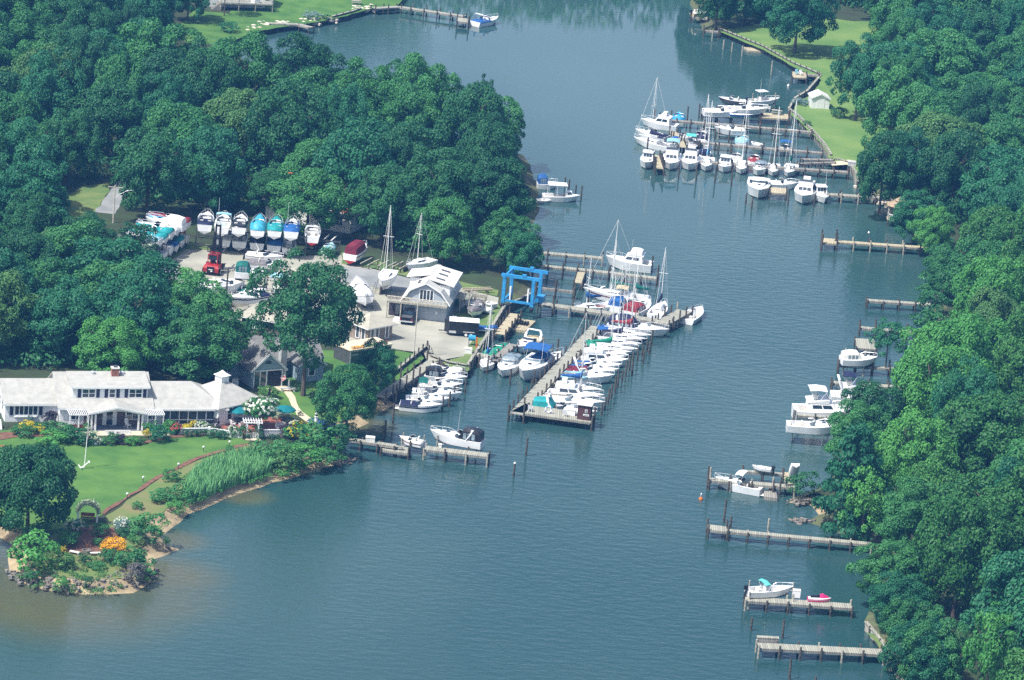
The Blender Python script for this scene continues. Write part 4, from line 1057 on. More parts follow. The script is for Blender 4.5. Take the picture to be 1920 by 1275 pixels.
# ------------------------------------------------------------------ boats
def station(t, L, B, H, full=0.40, pw=2.2):
    f = 1 - max(0, (t - full) / (1 - full)) ** pw
    f *= 0.90 + 0.10 * min(1, t / 0.3)
    return max(f, 0.02) * B / 2
def hull(o, L, B, H, draft=0.35, m=None, stripe=None, bottom=None, full=0.40, keel=None, sheer=0.28, transom=0.0):
    ts_ = [0, .12, .26, .4, .52, .64, .75, .85, .93, 1.0]
    top, bot, st = MB(), MB(), MB(); rings = []
    for t in ts_:
        b = station(t, L, B, H, full); zs = H * (0.86 + sheer * t * t)
        xg = -L/2 + L * t + (transom if t == 0 else 0)
        rk = max(0, (t - .6) / .4)
        xw = -L/2 + L * (t - 0.10 * rk * rk)
        bc = b * (0.86 - 0.62 * rk ** 1.4)
        zc = 0.03 + 0.22 * H * rk
        zk = -draft * (1 - rk ** 2.2) - 0.02
        rings.append((xg, xw, b, bc, zs, zc, zk))
    g = lambda r, s: (r[0], s * r[2], r[4])
    md = lambda r, s, u: (r[0] * u + r[1] * (1 - u), s * (r[2] * u + r[3] * (1 - u)), r[4] * u + r[5] * (1 - u))
    c = lambda r, s: (r[1], s * r[3], r[5])
    top.loft([[g(r, 1), md(r, 1, .5), c(r, 1)] for r in rings], closed=False, cap0=False, cap1=False)
    top.loft([[c(r, -1), md(r, -1, .5), g(r, -1)] for r in rings], closed=False, cap0=False, cap1=False)
    r0 = rings[0]
    top.poly([g(r0, -1), g(r0, 1), c(r0, 1), c(r0, -1)])
    bot.loft([[c(r, 1), (r[1], 0, r[6]), c(r, -1)] for r in rings], closed=False, cap0=False, cap1=False)
    bot.poly([c(r0, 1), c(r0, -1), (r0[1], 0, r0[6])])
    h = top.build('hull', m or WHITE, o, True)
    bot.build('hull_bottom', bottom or LGREY, h, True)
    if stripe:
        for s in (1, -1):
            ring = [[tuple(Vector(md(r, s, .74)) + Vector((0, s * .015, 0))), tuple(Vector(md(r, s, .56)) + Vector((0, s * .015, 0)))] for r in rings[:-1]]
            st.loft(ring if s > 0 else [q[::-1] for q in ring], closed=False, cap0=False, cap1=False)
        st.build('stripe', stripe, h)
    return rings
def deck(o, rings, L, B, H, tc, m=None, sole=None, inner=0.80, crown=0.10, t_aft=0.07, solez=0.30):
    mb, sb = MB(), MB()
    ts_ = [0, .12, .26, .4, .52, .64, .75, .85, .93, 1.0]
    at_t = lambda t: [np.interp(t, ts_, [r[k] for r in rings]) for k in range(7)]
    e = 0.012
    fw = [at_t(tc)] + [r for t, r in zip(ts_, rings) if t > tc + .02]
    mb.loft([[(r[0], r[2], r[4] + e), (r[0], r[2] * .45, r[4] + e + crown * min(1, r[2] * 1.6 / B)), (r[0], -r[2] * .45, r[4] + e + crown * min(1, r[2] * 1.6 / B)), (r[0], -r[2], r[4] + e)] for r in fw], closed=False, cap0=False, cap1=False)
    if tc > 0.02:
        af = [at_t(0), at_t(t_aft)] + [r for t, r in zip(ts_, rings) if t_aft + .02 < t < tc - .02] + [at_t(tc)]
        for s in (1, -1):
            ring = [[(r[0], s * r[2], r[4] + e), (r[0], s * r[2] * inner, r[4] + e + .02), (r[0], s * r[2] * inner, solez * H)] for r in af]
            mb.loft(ring if s > 0 else [q[::-1] for q in ring], closed=False, cap0=False, cap1=False)
        a, b2 = at_t(0), at_t(t_aft)
        mb.add([(a[0], a[2] * inner, a[4] + e), (a[0], -a[2] * inner, a[4] + e), (b2[0], -b2[2] * inner, b2[4] + e), (b2[0], b2[2] * inner, b2[4] + e), (b2[0], -b2[2] * inner, solez * H), (b2[0], b2[2] * inner, solez * H)], [(0, 1, 2, 3), (3, 2, 4, 5)])
        f = at_t(tc)
        mb.add([(f[0], f[2] * inner, f[4] + e), (f[0], -f[2] * inner, f[4] + e), (f[0], -f[2] * inner, solez * H), (f[0], f[2] * inner, solez * H)], [(0, 3, 2, 1)])
        sb.loft([[(r[0], r[2] * inner, solez * H + .005), (r[0], -r[2] * inner, solez * H + .005)] for r in af[1:]], closed=False, cap0=False, cap1=False)
        sb.build('cockpit_sole', sole or SOLE, o)
    d = mb.build('deck', m or WHITE, o)
    return at_t
def bow_rail(o, A, L, H, t0=0.55, h=0.5):
    mb = MB()
    for s in (1, -1):
        P = []
        for t in (t0, .68, .8, .9, .985):
            r = A(t); P.append(Vector((r[0], s * max(r[2] * .93, .04), r[4] + h * (0.35 if t == t0 else 1))))
            mb.tube((r[0], s * max(r[2] * .93, .04), r[4]), P[-1], 0.022, n=4)
        mb.path(P, 0.03, 4)
    mb.build('bow_rail', STEEL, o)
def screen(o, A, B, t, L, h=0.5, m=None, wide=0.82, rake=0.45, wrap=0.10):
    r, r2 = A(t), A(t - wrap)
    b = r[2] * wide; z = r[4] + .08; x = r[0]; xb = r2[0]
    lo = [(xb, -b, z), (x - .1, -b * .8, z), (x + .12, 0, z + .02), (x - .1, b * .8, z), (xb, b, z)]
    hi = [(p[0] - rake * h, p[1] * .9, p[2] + h * (0.75 if i in (0, 4) else 1)) for i, p in enumerate(lo)]
    w_ = MB().loft([lo, hi], closed=False, cap0=False, cap1=False).build('windscreen', m or GLASS, o)
    MB().path([Vector(p) for p in hi], 0.035, 4).build('frame', STEEL, w_)
def bimini(o, A, t0, t1, h, m, frame=True, k=0.95):
    a, b = A(t0), A(t1); w_ = max(a[2], b[2]) * k; z = (a[4] + b[4]) / 2 + h
    rings = [[(x, w_ * u, z + .16 * (1 - u * u) + dz - (0.06 if x in (a[0], b[0]) else 0)) for u in (-1, -.5, 0, .5, 1)] for x, dz in ((a[0], 0), ((a[0] + b[0]) / 2, .07), (b[0], 0))]
    mb = MB().loft(rings, closed=False, cap0=False, cap1=False)
    mb.loft([[(p[0], p[1], p[2] - .09) for p in r] for r in rings], closed=False, cap0=False, cap1=False)
    for i in (0, 4): mb.loft([[r[i], (r[i][0], r[i][1], r[i][2] - .09)] for r in rings], closed=False, cap0=False, cap1=False)
    for r in (rings[0], rings[-1]): mb.loft([[p, (p[0], p[1], p[2] - .09)] for p in r], closed=False, cap0=False, cap1=False)
    c = mb.build('bimini_top', m, o)
    if frame:
        f = MB()
        for s in (-1, 1):
            mid = ((a[0] + b[0]) / 2, s * w_, a[4])
            f.tube(mid, (a[0], s * w_, z - .1), .03, n=4); f.tube(mid, (b[0], s * w_, z - .1), .03, n=4)
        f.build('bimini_frame', STEEL, c)
def enclosure(o, A, t0, t1, h, m, clear=True, name='camper_canvas'):
    """canvas from the screen aft to the transom, clear panels in its sides"""
    a, b = A(t0), A(t1); z0, z1 = a[4] + .05, b[4] + .1
    rings = []
    for u in np.linspace(0, 1, 6):
        r = A(t0 + (t1 - t0) * u); w_ = r[2] * .86
        hh = h * (0.55 + .45 * math.sin(math.pi * (0.18 + .62 * u))) if u > 0 else h * .25
        rings.append([(r[0], -w_, r[4] + .03), (r[0], -w_ * .92, r[4] + hh * .75), (r[0], -w_ * .5, r[4] + hh), (r[0], w_ * .5, r[4] + hh), (r[0], w_ * .92, r[4] + hh * .75), (r[0], w_, r[4] + .03)])
    c = MB().loft(rings, closed=False).build(name, m, o)
    if clear:
        for s in (0, 4):
            cl = MB()
            for i in (1, 2, 3):
                q = [Vector(rings[i][s]), Vector(rings[i+1][s]), Vector(rings[i+1][s+1]), Vector(rings[i][s+1])]
                ce = sum(q, Vector()) / 4; nn = (q[1] - q[0]).cross(q[3] - q[0]).normalized() * .02
                if nn.y * ce.y < 0: nn = -nn
                cl.poly([ce + (p - ce) * .72 + nn for p in q])
            cl.build('clear_panel', CLEAR, c)
def tarp(o, A, m, h=0.6, t0=0.0, t1=0.97, ridge=True):
    rings = []
    for u in np.linspace(0, 1, 7):
        r = A(t0 + (t1 - t0) * u); hh = h * (math.sin(math.pi * min(1, .12 + .8 * (1 - abs(u - .4) * 1.25))) if ridge else 1) * (1 - .55 * u * u)
        hh = max(hh, .06); w_ = r[2] * 1.03
        rings.append([(r[0], -w_, r[4] - .12), (r[0], -w_, r[4] + .05), (r[0], -w_ * .5, r[4] + hh * .72), (r[0], 0, r[4] + hh), (r[0], w_ * .5, r[4] + hh * .72), (r[0], w_, r[4] + .05), (r[0], w_, r[4] - .12)])
    MB().loft(rings, closed=False).build('boat_cover', m, o, True)
def outboard(o, L, H, n=1, m=None, tilt=0.0):
    for i in range(n):
        y = (i - (n - 1) / 2) * .55; x = -L / 2 - .22
        e = MB().loft([[(x - .22, y - .15, H * .95), (x + .2, y - .15, H * .95), (x + .2, y + .15, H * .95), (x - .22, y + .15, H * .95)], [(x - .28, y - .19, H * 1.2), (x + .22, y - .19, H * 1.2), (x + .22, y + .19, H * 1.2), (x - .28, y + .19, H * 1.2)], [(x - .2, y - .13, H * 1.2 + .32), (x + .16, y - .13, H * 1.2 + .32), (x + .16, y + .13, H * 1.2 + .32), (x - .2, y + .13, H * 1.2 + .32)]]).build('outboard', m or BLACK, o)
        MB().beam((x, y, H * .95), (x - .12, y, -.35), .12, .26).build('outboard_leg', m or BLACK, e)
def arch(o, A, t, h, m=None):
    r = A(t); b = r[2] * .9; z = r[4]; d = Vector((-.35 * h, 0, 0))
    mb = MB()
    P = [Vector((r[0] + .3, -b, z)), Vector((r[0], -b * .95, z + h * .6)) + d * .6, Vector((r[0], -b * .75, z + h)) + d, Vector((r[0], b * .75, z + h)) + d, Vector((r[0], b * .95, z + h * .6)) + d * .6, Vector((r[0] + .3, b, z))]
    for a, c in zip(P, P[1:]): mb.beam(a, c, .30, .14)
    mb.build('radar_arch', m or WHITE, o)
def seats(o, A, L, B, H):
    mb = MB(); r = A(.3)
    for s in (-1, 1): mb.box(r[0] - .2, r[0] + .45, s * B * .24 - .24, s * B * .24 + .24, H * .3, H * .3 + .42).box(r[0] - .25, r[0] - .1, s * B * .24 - .24, s * B * .24 + .24, H * .3, H * .3 + .95)
    q = A(.1); mb.box(q[0], q[0] + .5, -B * .3, B * .3, H * .3, H * .3 + .45)
    mb.build('seat', CREAM, o)
def cabin(o, A, t0, t1, h, m=None, win=True, k=0.72, rake=0.35, name='cabin', front_glass=True, top=None):
    a, b = A(t0), A(t1); w0 = min(a[2] * k, B_MAX(A) * k); w1 = b[2] * k + .05; z = min(a[4], b[4]) + .03
    lo = [(a[0], -w0, z), (b[0], -w1, z), (b[0], w1, z), (a[0], w0, z)]
    hi = [(a[0] + .05, -w0 * .88, z + h), (b[0] - rake * h, -w1 * .85, z + h), (b[0] - rake * h, w1 * .85, z + h), (a[0] + .05, w0 * .88, z + h)]
    c = MB().loft([lo, hi]).build(name, m or WHITE, o)
    if top:
        MB().prism([(a[0] - .25, -w0 * .96), (b[0] - rake * h + .3, -w1 * .96), (b[0] - rake * h + .3, w1 * .96), (a[0] - .25, w0 * .96)], z + h, z + h + .07).build('roof', top, c)
    if win:
        L3 = lambda i, u, v: Vector(lo[i]).lerp(Vector(lo[(i+1) % 4]), u).lerp(Vector(hi[i]).lerp(Vector(hi[(i+1) % 4]), u), v)
        segs = [(0, .12, .9), (2, .1, .88)] + ([(1, .08, .92)] if front_glass else [])
        for i, u0, u1 in segs:
            n = 2 if i != 1 else 3; wb = MB()
            for k_ in range(n):
                ua = u0 + (u1 - u0) * (k_ + .04) / n; ub = u0 + (u1 - u0) * (k_ + .93) / n
                q = [L3(i, ua, .42), L3(i, ub, .42), L3(i, ub, .86), L3(i, ua, .86)]
                nn = (q[1] - q[0]).cross(q[3] - q[0]).normalized() * .02
                wb.poly([p + nn for p in q])
            wb.build('cabin_window', GLASS, c)
    return z + h
def B_MAX(A): return max(A(.3)[2], A(.4)[2])
def mast(o, x, z, hgt, boom=None, cover=None, m=None, stays=None, lean=0.0, r=0.068):
    top = (x - lean * hgt, 0, z + hgt)
    k = MB().tube((x, 0, z), top, r, r * .7, 6).build('mast', m or ALU, o)
    sp = MB()
    zc = z + hgt * .55; hw = hgt * .075
    sp.tube((x, -hw, zc), (x, hw, zc), .035, n=4).build('spreader', m or ALU, k)
    if stays:
        s = MB(); xb, xs, yb, zb = stays
        for e in ((xb, 0, zb + .1), (xs, 0, zb)): s.tube(top, e, .022, n=3)
        for sgn in (-1, 1): s.tube(top, (x, sgn * yb, zb), .018, n=3)
        s.build('rigging', ALU, k)
    if boom:
        b = MB().tube((x - .05, 0, z + 1.0), (x - boom, 0, z + 1.05), .06, n=5).build('boom', m or ALU, o)
        if cover:
            rings = [[(xx, math.cos(a) * w_, zz + math.sin(a) * hh) for a in np.linspace(0, 2 * math.pi, 7)[:-1]] for xx, w_, zz, hh in ((x + .12, .10, z + 1.7, .55), (x - .15, .2, z + 1.35, .5), (x - boom * .4, .19, z + 1.22, .27), (x - boom * .98, .1, z + 1.14, .14))]
            MB().loft(rings).build('sail_cover', cover, b, True)

def boat(kind, L, B, loc, rz, label, group=None, H=None, **k):
    nm = {'sail': 'sailboat', 'cruiser': 'cabin_cruiser', 'run': 'runabout', 'cc': 'centre_console_boat', 'fly': 'motor_yacht', 'work': 'workboat', 'skiff': 'dinghy', 'pilot': 'pilothouse_boat', 'ketch': 'sailing_ketch'}[kind]
    cat = {'sail': 'sailboat', 'ketch': 'sailboat', 'fly': 'yacht', 'skiff': 'dinghy'}.get(kind, 'motorboat')
    o = thing(nm, label, cat, loc, rz, group)
    H = H or {'sail': .95, 'ketch': 1.2, 'cruiser': 1.15, 'run': .85, 'cc': .9, 'fly': 1.5, 'work': 1.0, 'skiff': .5, 'pilot': 1.1}[kind] * (0.75 + .25 * L / 8)
    full = {'sail': .30, 'ketch': .32, 'skiff': .35}.get(kind, .42)
    tc = k.get('tc', {'sail': .36, 'ketch': .22, 'cruiser': .46, 'run': .56, 'cc': .78, 'fly': .20, 'work': .60, 'skiff': .80, 'pilot': .34}[kind])
    rg_ = hull(o, L, B, H, k.get('draft', .4), k.get('hull'), k.get('stripe'), k.get('bottom'), full, sheer=.18 if kind in ('sail',) else .30)
    A = deck(o, rg_, L, B, H, tc, k.get('deckm'), k.get('sole'), crown=.16 if kind in ('sail', 'ketch', 'cruiser') else .07)
    small = L < 5
    if kind == 'cruiser':
        seats(o, A, L, B, H)
        # raised cuddy: a low trunk on the foredeck with side ports
        cabin(o, A, .47, .84, .32, k.get('deckm'), win=False, k=.66, rake=1.2, name='cuddy')
        MB().box(A(.66)[0] - .25, A(.66)[0] + .25, -.25, .25, A(.66)[4] + .33, A(.66)[4] + .37).build('hatch', GLASS, o)
        screen(o, A, B, .52, L, .55, k.get('glass'))
        bow_rail(o, A, L, H)
    elif kind == 'run':
        seats(o, A, L, B, H); screen(o, A, B, .58, L, .42, k.get('glass'), .9)
        if L > 5.5: bow_rail(o, A, L, H, .62, .4)
    elif kind == 'cc':
        x = A(.42)[0]
        c = MB().box(x - .35, x + .35, -.42, .42, H * .3, H * .3 + 1.05).build('console', WHITE, o)
        MB().loft([[(x + .36, -.4, H * .3 + 1.05), (x + .36, .4, H * .3 + 1.05)], [(x + .1, -.36, H * .3 + 1.5), (x + .1, .36, H * .3 + 1.5)]], closed=False, cap0=False, cap1=False).build('windscreen', CLEAR, c)
        q = A(.24)[0]; MB().box(q - .25, q + .25, -.5, .5, H * .3, H * .3 + .6).build('seat', CREAM, o)
        bow_rail(o, A, L, H, .62, .35)
        if k.get('ttop'):
            f = MB(); z = H * .3 + 2.1
            for sx in (-.6, .5):
                for sy in (-.55, .55): f.tube((x + sx * .6, sy, H * .3), (x + sx, sy, z), .03, n=4)
            tt = MB().box(x - 1.0, x + .9, -.85, .85, z, z + .1).build('t_top', k['ttop'], o); f.build('t_top_frame', STEEL, tt)
    elif kind == 'fly':
        cabin(o, A, .20, .66, 1.05, win=True, k=.86, rake=.8, name='deckhouse')
        z = A(.4)[4] + 1.08; a, b = A(.18)[0], A(.50)[0]; w_ = B * .37
        fl = MB().loft([[(a, -w_, z), (b, -w_ * .9, z), (b, w_ * .9, z), (a, w_, z)], [(a, -w_, z + .12), (b + .1, -w_ * .9, z + .55), (b + .1, w_ * .9, z + .55), (a, w_, z + .12)]]).build('flybridge', WHITE, o)
        MB().box(a + .8, a + 1.5, -.6, .6, z + .4, z + .95).build('seat', CREAM, fl)
        MB().loft([[(b + .1, -w_ * .88, z + .55), (b + .1, w_ * .88, z + .55)], [(b - .15, -w_ * .8, z + .9), (b - .15, w_ * .8, z + .9)]], closed=False, cap0=False, cap1=False).build('windscreen', GLASS, fl)
        bow_rail(o, A, L, H, .5, .6)
        if k.get('top'):
            A2 = lambda t: [A(t)[0], 0, B * .36, 0, z + .1, 0, 0]
            bimini(o, A2, .20, .46, 1.75, k['top'])
        if k.get('cover'):
            A2 = lambda t: [A(t)[0], 0, B * .40, 0, z + .1, 0, 0]
            enclosure(o, A2, .50, .22, .85, k['cover'], False)
    elif kind == 'work':
        cabin(o, A, .62, .80, .7, win=True, k=.66, name='cuddy')
        f = MB(); z = H + 1.75
        for t in (.14, .36, .60):
            r = A(t)
            for s in (-1, 1): f.tube((r[0], s * r[2] * .85, r[4]), (r[0], s * r[2] * .8, z), .035, n=4)
        a, b = A(.12), A(.63)
        ca = MB().prism([(a[0], -B * .43), (b[0], -B * .40), (b[0], B * .40), (a[0], B * .43)], z, z + .09).build('canopy', k.get('top', WHITE), o)
        f.build('canopy_post', WHITE, ca)
        MB().box(A(.40)[0] - .7, A(.40)[0] + .7, -.45, .45, H * .3, H * .3 + .7).build('engine_box', CREAM, o)
    elif kind == 'pilot':
        cabin(o, A, .36, .60, 1.25, win=True, k=.74, rake=.25, name='pilothouse', top=k.get('roof', WHITE))
        cabin(o, A, .60, .84, .35, win=False, k=.6, rake=1.0, name='cuddy'); bow_rail(o, A, L, H, .6, .45)
    elif kind in ('sail', 'ketch'):
        cabin(o, A, tc + .01, .70, .38, k.get('deckm'), win=True, k=.60, rake=1.0, name='coachroof', front_glass=False)
        bow_rail(o, A, L, H, .75, .5)
        r = A(.6); mh = k.get('mast', L * 1.25)
        if mh: mast(o, A(.58)[0], r[4] + .3, mh, k.get('boom', L * .40), k.get('sailc'), k.get('spar'), (A(.985)[0], A(.01)[0], A(.56)[2] * .95, A(.9)[4]), k.get('lean', .02))
        if kind == 'ketch': mast(o, A(.20)[0], r[4] + .1, mh * .66, L * .22, k.get('sailc'), k.get('spar'), (A(.5)[0], A(.0)[0], A(.2)[2] * .9, A(.2)[4]), .02, .06)
    elif kind == 'skiff':
        mb = MB()
        for t in (.12, .38, .62): r = A(t); mb.box(r[0] - .14, r[0] + .14, -r[2] * .8, r[2] * .8, H * .62, H * .70)
        mb.build('thwart', k.get('thwart', CREAM), o)
    if k.get('bimini'): bimini(o, A, *k.get('bt', (.22, .50)), k.get('bh', 1.35), k['bimini'])
    if k.get('camper'): enclosure(o, A, k.get('ct', .52), .03, k.get('ch', 1.25), k['camper'], k.get('clear', True))
    if k.get('tonneau'): tarp(o, A, k['tonneau'], k.get('th', .22), .02, k.get('tt', .5), False)
    if k.get('tarp'): tarp(o, A, k['tarp'], k.get('th', .65))
    if k.get('arch'): arch(o, A, k.get('at', .24), k.get('ah', 1.35))
    if k.get('ob'): outboard(o, L, H, k['ob'], k.get('obm'))
    if k.get('platform'): MB().box(-L/2 - .65, -L/2 - .01, -B * .38, B * .38, .18, .26).build('swim_platform', CREAM, o)
    if k.get('aerial'):
        MB().tube((A(.45)[0], B * .3, H + .3), (A(.43)[0], B * .3, H + 3.6), .025, .015, 4).build('aerial', WHITE, o)
    return o
def boat_sb(kind, stern, bow, B, label, z=0.0, group=None, **k):
    a, b = at(*stern, z), at(*bow, z)
    c = (a + b) / 2; L = (b - a).length
    return boat(kind, L, B, c, math.atan2(b.y - a.y, b.x - a.x), label, group, **k)
def boat_b(kind, bow, L, deg, B, label, z=0.0, group=None, **k):
    h = R(deg); p = at(*bow, z) - Vector((math.cos(h), math.sin(h), 0)) * L * .45
    return boat(kind, L, B, p, h, label, group, **k)
def boat_s(kind, stern, L, deg, B, label, z=0.0, group=None, **k):
    h = R(deg); p = at(*stern, z) + Vector((math.cos(h), math.sin(h), 0)) * L * .5
    return boat(kind, L, B, p, h, label, group, **k)
# ------------------------------------------------------------------ boats on the water
G_W = "boats in the walkway slips"
boat_sb('cruiser',(905,840),(805,822),2.7,"white cruiser with a black cockpit enclosure raised on a lift at the shore pier",1.5,camper=BLACK,ch=1.55,ct=.42,bottom=LGREY,arch=True,aerial=True)
boat_sb('run',(793,838),(748,828),1.9,"small white and purple striped jet boat on a lift by the bench platform",1.0,stripe=MAROON,ob=0,tonneau=CREAM)
boat_sb('cruiser',(749,766),(829,774),2.5,"white runabout with a navy hull stripe, lowest in the walkway slips",group=G_W,stripe=NAVY,tonneau=NAVY,tt=.44,platform=True)
boat_sb('cruiser',(760,757),(845,762),2.6,"plain white express cruiser next to the navy striped runabout",group=G_W,glass=CLEAR,platform=True)
boat_sb('cruiser',(772,744),(866,752),2.7,"white cruiser with a small green bimini in the walkway slips",group=G_W,bimini=DGREEN,bt=(.12,.30),bh=1.6,aerial=True)
boat_sb('cruiser',(784,732),(867,735),2.6,"white cruiser with a bare bow rail between the green topped and black topped ones",group=G_W,ob=1)
boat_sb('cruiser',(797,712),(876,722),2.7,"white cruiser with a black bimini in the walkway slips",group=G_W,camper=BLACK,ch=1.2,ct=.42)
boat_sb('cruiser',(808,703),(872,711),2.6,"white cruiser under a cream cover, topmost in the walkway slips",group=G_W,tarp=CREAM,th=.9)
# inner basin
boat_b('sail',(905,700),6.4,-100,2.3,"small white sailboat with a blue sail cover moored by the grass bulkhead",sailc=BLUE,mast=8.6,boom=2.6)
boat_s('run',(915,674),6.0,62,2.4,"runabout under a bright green cover tied to the bulkhead",tarp=GREEN,th=.9)
boat_b('cruiser',(940,710),8.2,-102,2.9,"white bowrider with a dark arch and windscreen in the inner basin",arch=False,camper=CLEAR,ch=1.0,ct=.45,glass=CLEAR)
boat_b('cruiser',(980,719),11.0,-104,3.7,"big white cruiser with a blue bimini, bow to the channel, beside the main dock",H=1.75,bimini=BLUE,bt=(.12,.44),bh=1.9,glass=CLEAR,aerial=True)
boat_b('cruiser',(973,665),7.5,-110,2.7,"white cruiser with a beige cover behind the big blue topped one",tonneau=TANC,tt=.5,arch=True)
boat_s('cruiser',(1004,694),7.5,60,2.6,"white boat with a blue camper top against the main dock's inner side",camper=BLUE,ch=1.4,ct=.42)
# crowded slips of the main dock
G_M = "boats crowding the main dock"
boat_sb('cruiser',(996,772),(1120,789),3.0,"cruiser with a teal cockpit canvas and white arch beside the brown shed",group=G_M,camper=TEAL,ch=1.25,ct=.34,arch=True,at=.30,ah=1.6,clear=False)
boat_sb('cruiser',(1008,757),(1134,771),3.0,"white flush decked cruiser one slip up from the teal canvas one",group=G_M,glass=CLEAR,tonneau=CREAM)
boat_sb('fly',(1020,746),(1132,758),3.2,"white sedan cruiser two slips up from the teal canvas one",group=G_M,H=1.2)
boat_sb('sail',(1032,730),(1128,742),2.8,"white sailboat with a bright blue sail cover near the shed end of the main dock",group=G_M,sailc=BLUE,mast=10.5,lean=.01)
boat_sb('cruiser',(1046,713),(1152,719),2.9,"sleek white express cruiser with its whole side in view past the main dock",group=G_M,bottom=LGREY,glass=CLEAR,tonneau=PALEB)
boat_sb('cruiser',(1057,703),(1160,708),2.9,"white cruiser with a maroon cockpit cover in the main dock slips",group=G_M,tonneau=MAROON,tt=.46,arch=True)
boat_sb('cruiser',(1066,693),(1166,699),2.9,"white cruiser with a blue cover strip next to the maroon covered one",group=G_M,tonneau=BLUE,tt=.40)
boat_sb('fly',(1074,683),(1178,689),3.1,"white flybridge boat half way along the main dock slips",group=G_M,H=1.1)
boat_sb('cc',(1086,675),(1174,680),2.6,"white centre console with a raised outboard half way along the main dock",group=G_M,ob=1)
boat_sb('sail',(1088,667),(1184,671),2.8,"white sailboat with a green sail cover and green dodger",group=G_M,sailc=GREEN,mast=11.5,bimini=GREEN,bt=(.1,.28),bh=1.2)
boat_sb('sail',(1098,656),(1198,666),2.9,"white sailboat with a plain boom beyond the green covered one",group=G_M,mast=12.0)
boat_sb('sail',(1108,646),(1204,656),2.9,"white sailboat with a navy sail cover on the main dock",group=G_M,sailc=NAVY,mast=12.0)
boat_sb('sail',(1112,637),(1214,647),2.9,"dark blue hulled sailboat with twin blue biminis",group=G_M,hull=NAVY,bimini=BLUE,bt=(.05,.26),bh=1.2,mast=11.0)
boat_sb('sail',(1126,628),(1222,640),2.9,"white sailboat with a red sail cover near the outer dock",group=G_M,sailc=RED,mast=12.5)
boat_sb('cruiser',(1140,617),(1254,634),3.3,"long white express cruiser with a navy enclosure, farthest up the main dock",group=G_M,camper=NAVY,ch=1.5,ct=.46,arch=True,at=.2,stripe=None)
# outer dock
boat_b('sail',(1074,586),6.0,-150,2.2,"little white sailboat with an orange tiller hatch and blue cover by the wide dock",sailc=BLUE,mast=7.5,sole=ORANGE)
boat_b('sail',(1112,581),7.0,-160,2.4,"white sailboat with a red dodger behind the wide dock",mast=9.5,bimini=RED,bt=(.36,.52),bh=.7)
boat_sb('cruiser',(1150,586),(1172,566),2.5,"blue canopied motorboat between the red dodger sailboat and the red enclosure cruiser",camper=BLUE,ch=.95)
boat_sb('cruiser',(1178,597),(1217,576),3.1,"white cruiser with a red cockpit enclosure backed to the wide dock",camper=RED,ch=1.0,ct=.44)
boat_sb('sail',(1226,600),(1246,576),2.6,"white sailboat with a dark navy sail cover near the dock head",sailc=NAVY,mast=9.0,lean=.03)
boat_sb('cc',(1285,608),(1314,586),2.8,"white centre console skiff tied off the dock head",ob=0,H=.9)
boat_sb('ketch',(1214,572),(1092,556),3.4,"big white ketch with green sail covers and a green dinghy cover on deck",sailc=DGREEN,mast=11.0,bimini=TANC,bt=(.30,.48),bh=1.3,stripe=MAROON)
boat_sb('fly',(1222,509),(1134,498),3.5,"white motor yacht with a covered flybridge at the end of the long dock",cover=WHITE,aerial=True)
boat_sb('work',(1017,374),(1087,378),2.7,"white workboat with a long white canopy and its bow past the trees")
boat_sb('cruiser',(1006,352),(1045,354),2.4,"white boat with a blue canvas back just behind the canopied workboat",camper=BLUE,ch=1.5)
boat_sb('skiff',(1006,378),(1034,380),1.6,"small tan skiff beside the workboat's stern",hull=CREAM)
# upper marina
G_U = "boats in the upper marina"
boat_sb('fly',(1270,245),(1200,235),3.0,"white fishing cruiser with a framed flybridge, outermost in the upper marina",group=G_U,H=1.15,top=None)
boat_sb('cruiser',(1250,266),(1190,254),2.8,"white cruiser with a navy aft cover between the fishing cruiser and the sloop",group=G_U,tonneau=NAVY,tt=.2)
boat_sb('sail',(1262,285),(1187,268),3.1,"white sloop with a navy sail cover and tall white mast, outermost in the upper marina",group=G_U,sailc=NAVY,mast=11.0,H=1.1)
boat_sb('run',(1272,280),(1249,276),2.2,"small white boat with a blue bimini beside the tall sloop's stern",group=G_U,bimini=BLUE,bt=(.1,.55))
bows = [('pilot',(1209,319),7.5,2.7,"white pilothouse boat, first bow in the row beside the tan finger pier",dict(H=1.25)),
 ('fly',(1255,322),9.5,3.2,"white flybridge cruiser with a pale blue top, second bow in the row",dict(top=PALEB,H=1.35)),
 ('fly',(1290,323),9.0,3.2,"white cruiser with a cream flybridge, third bow in the row",dict(H=1.35)),
 ('sail',(1322,324),8.0,2.6,"white sailboat with a sky blue hatch cover, fourth bow in the row",dict(sailc=SKYB,mast=10.5,H=1.15)),
 ('pilot',(1355,326),7.0,2.8,"white cabin boat with two dark front windows, fifth bow in the row",dict(H=1.15)),
 ('sail',(1388,329),7.6,2.6,"white sailboat with a dark foredeck hatch, sixth bow in the row",dict(mast=11.5,H=1.1)),
 ('cruiser',(1419,332),6.8,2.4,"white runabout with a small blue flag, seventh bow in the row",dict(camper=CLEAR,ch=.8)),
 ('sail',(1448,333),7.2,2.3,"white sailboat with a bare boom, eighth bow in the row",dict(mast=10.5,H=1.0)),
 ('sail',(1476,335),7.6,2.5,"white sailboat with a green sail cover, last bow in the row",dict(sailc=DGREEN,mast=12,H=1.1))]
for kd, b, L, B, lb, kw in bows:
    boat_b(kd, b, L, -97 + rnd.uniform(-3, 3), B, lb, group=G_U, **kw)
boat_b('cruiser',(1421,376),10.5,-92,3.9,"large white hardtop cruiser with a wide dark windscreen, lowest of the upper marina",group=G_U,H=1.7,arch=False,bimini=WHITE,bt=(.30,.46),bh=.75)
boat_b('fly',(1503,386),10.0,-98,3.7,"large white cruiser with a framed bridge beside the tan landing",group=G_U,H=1.6)
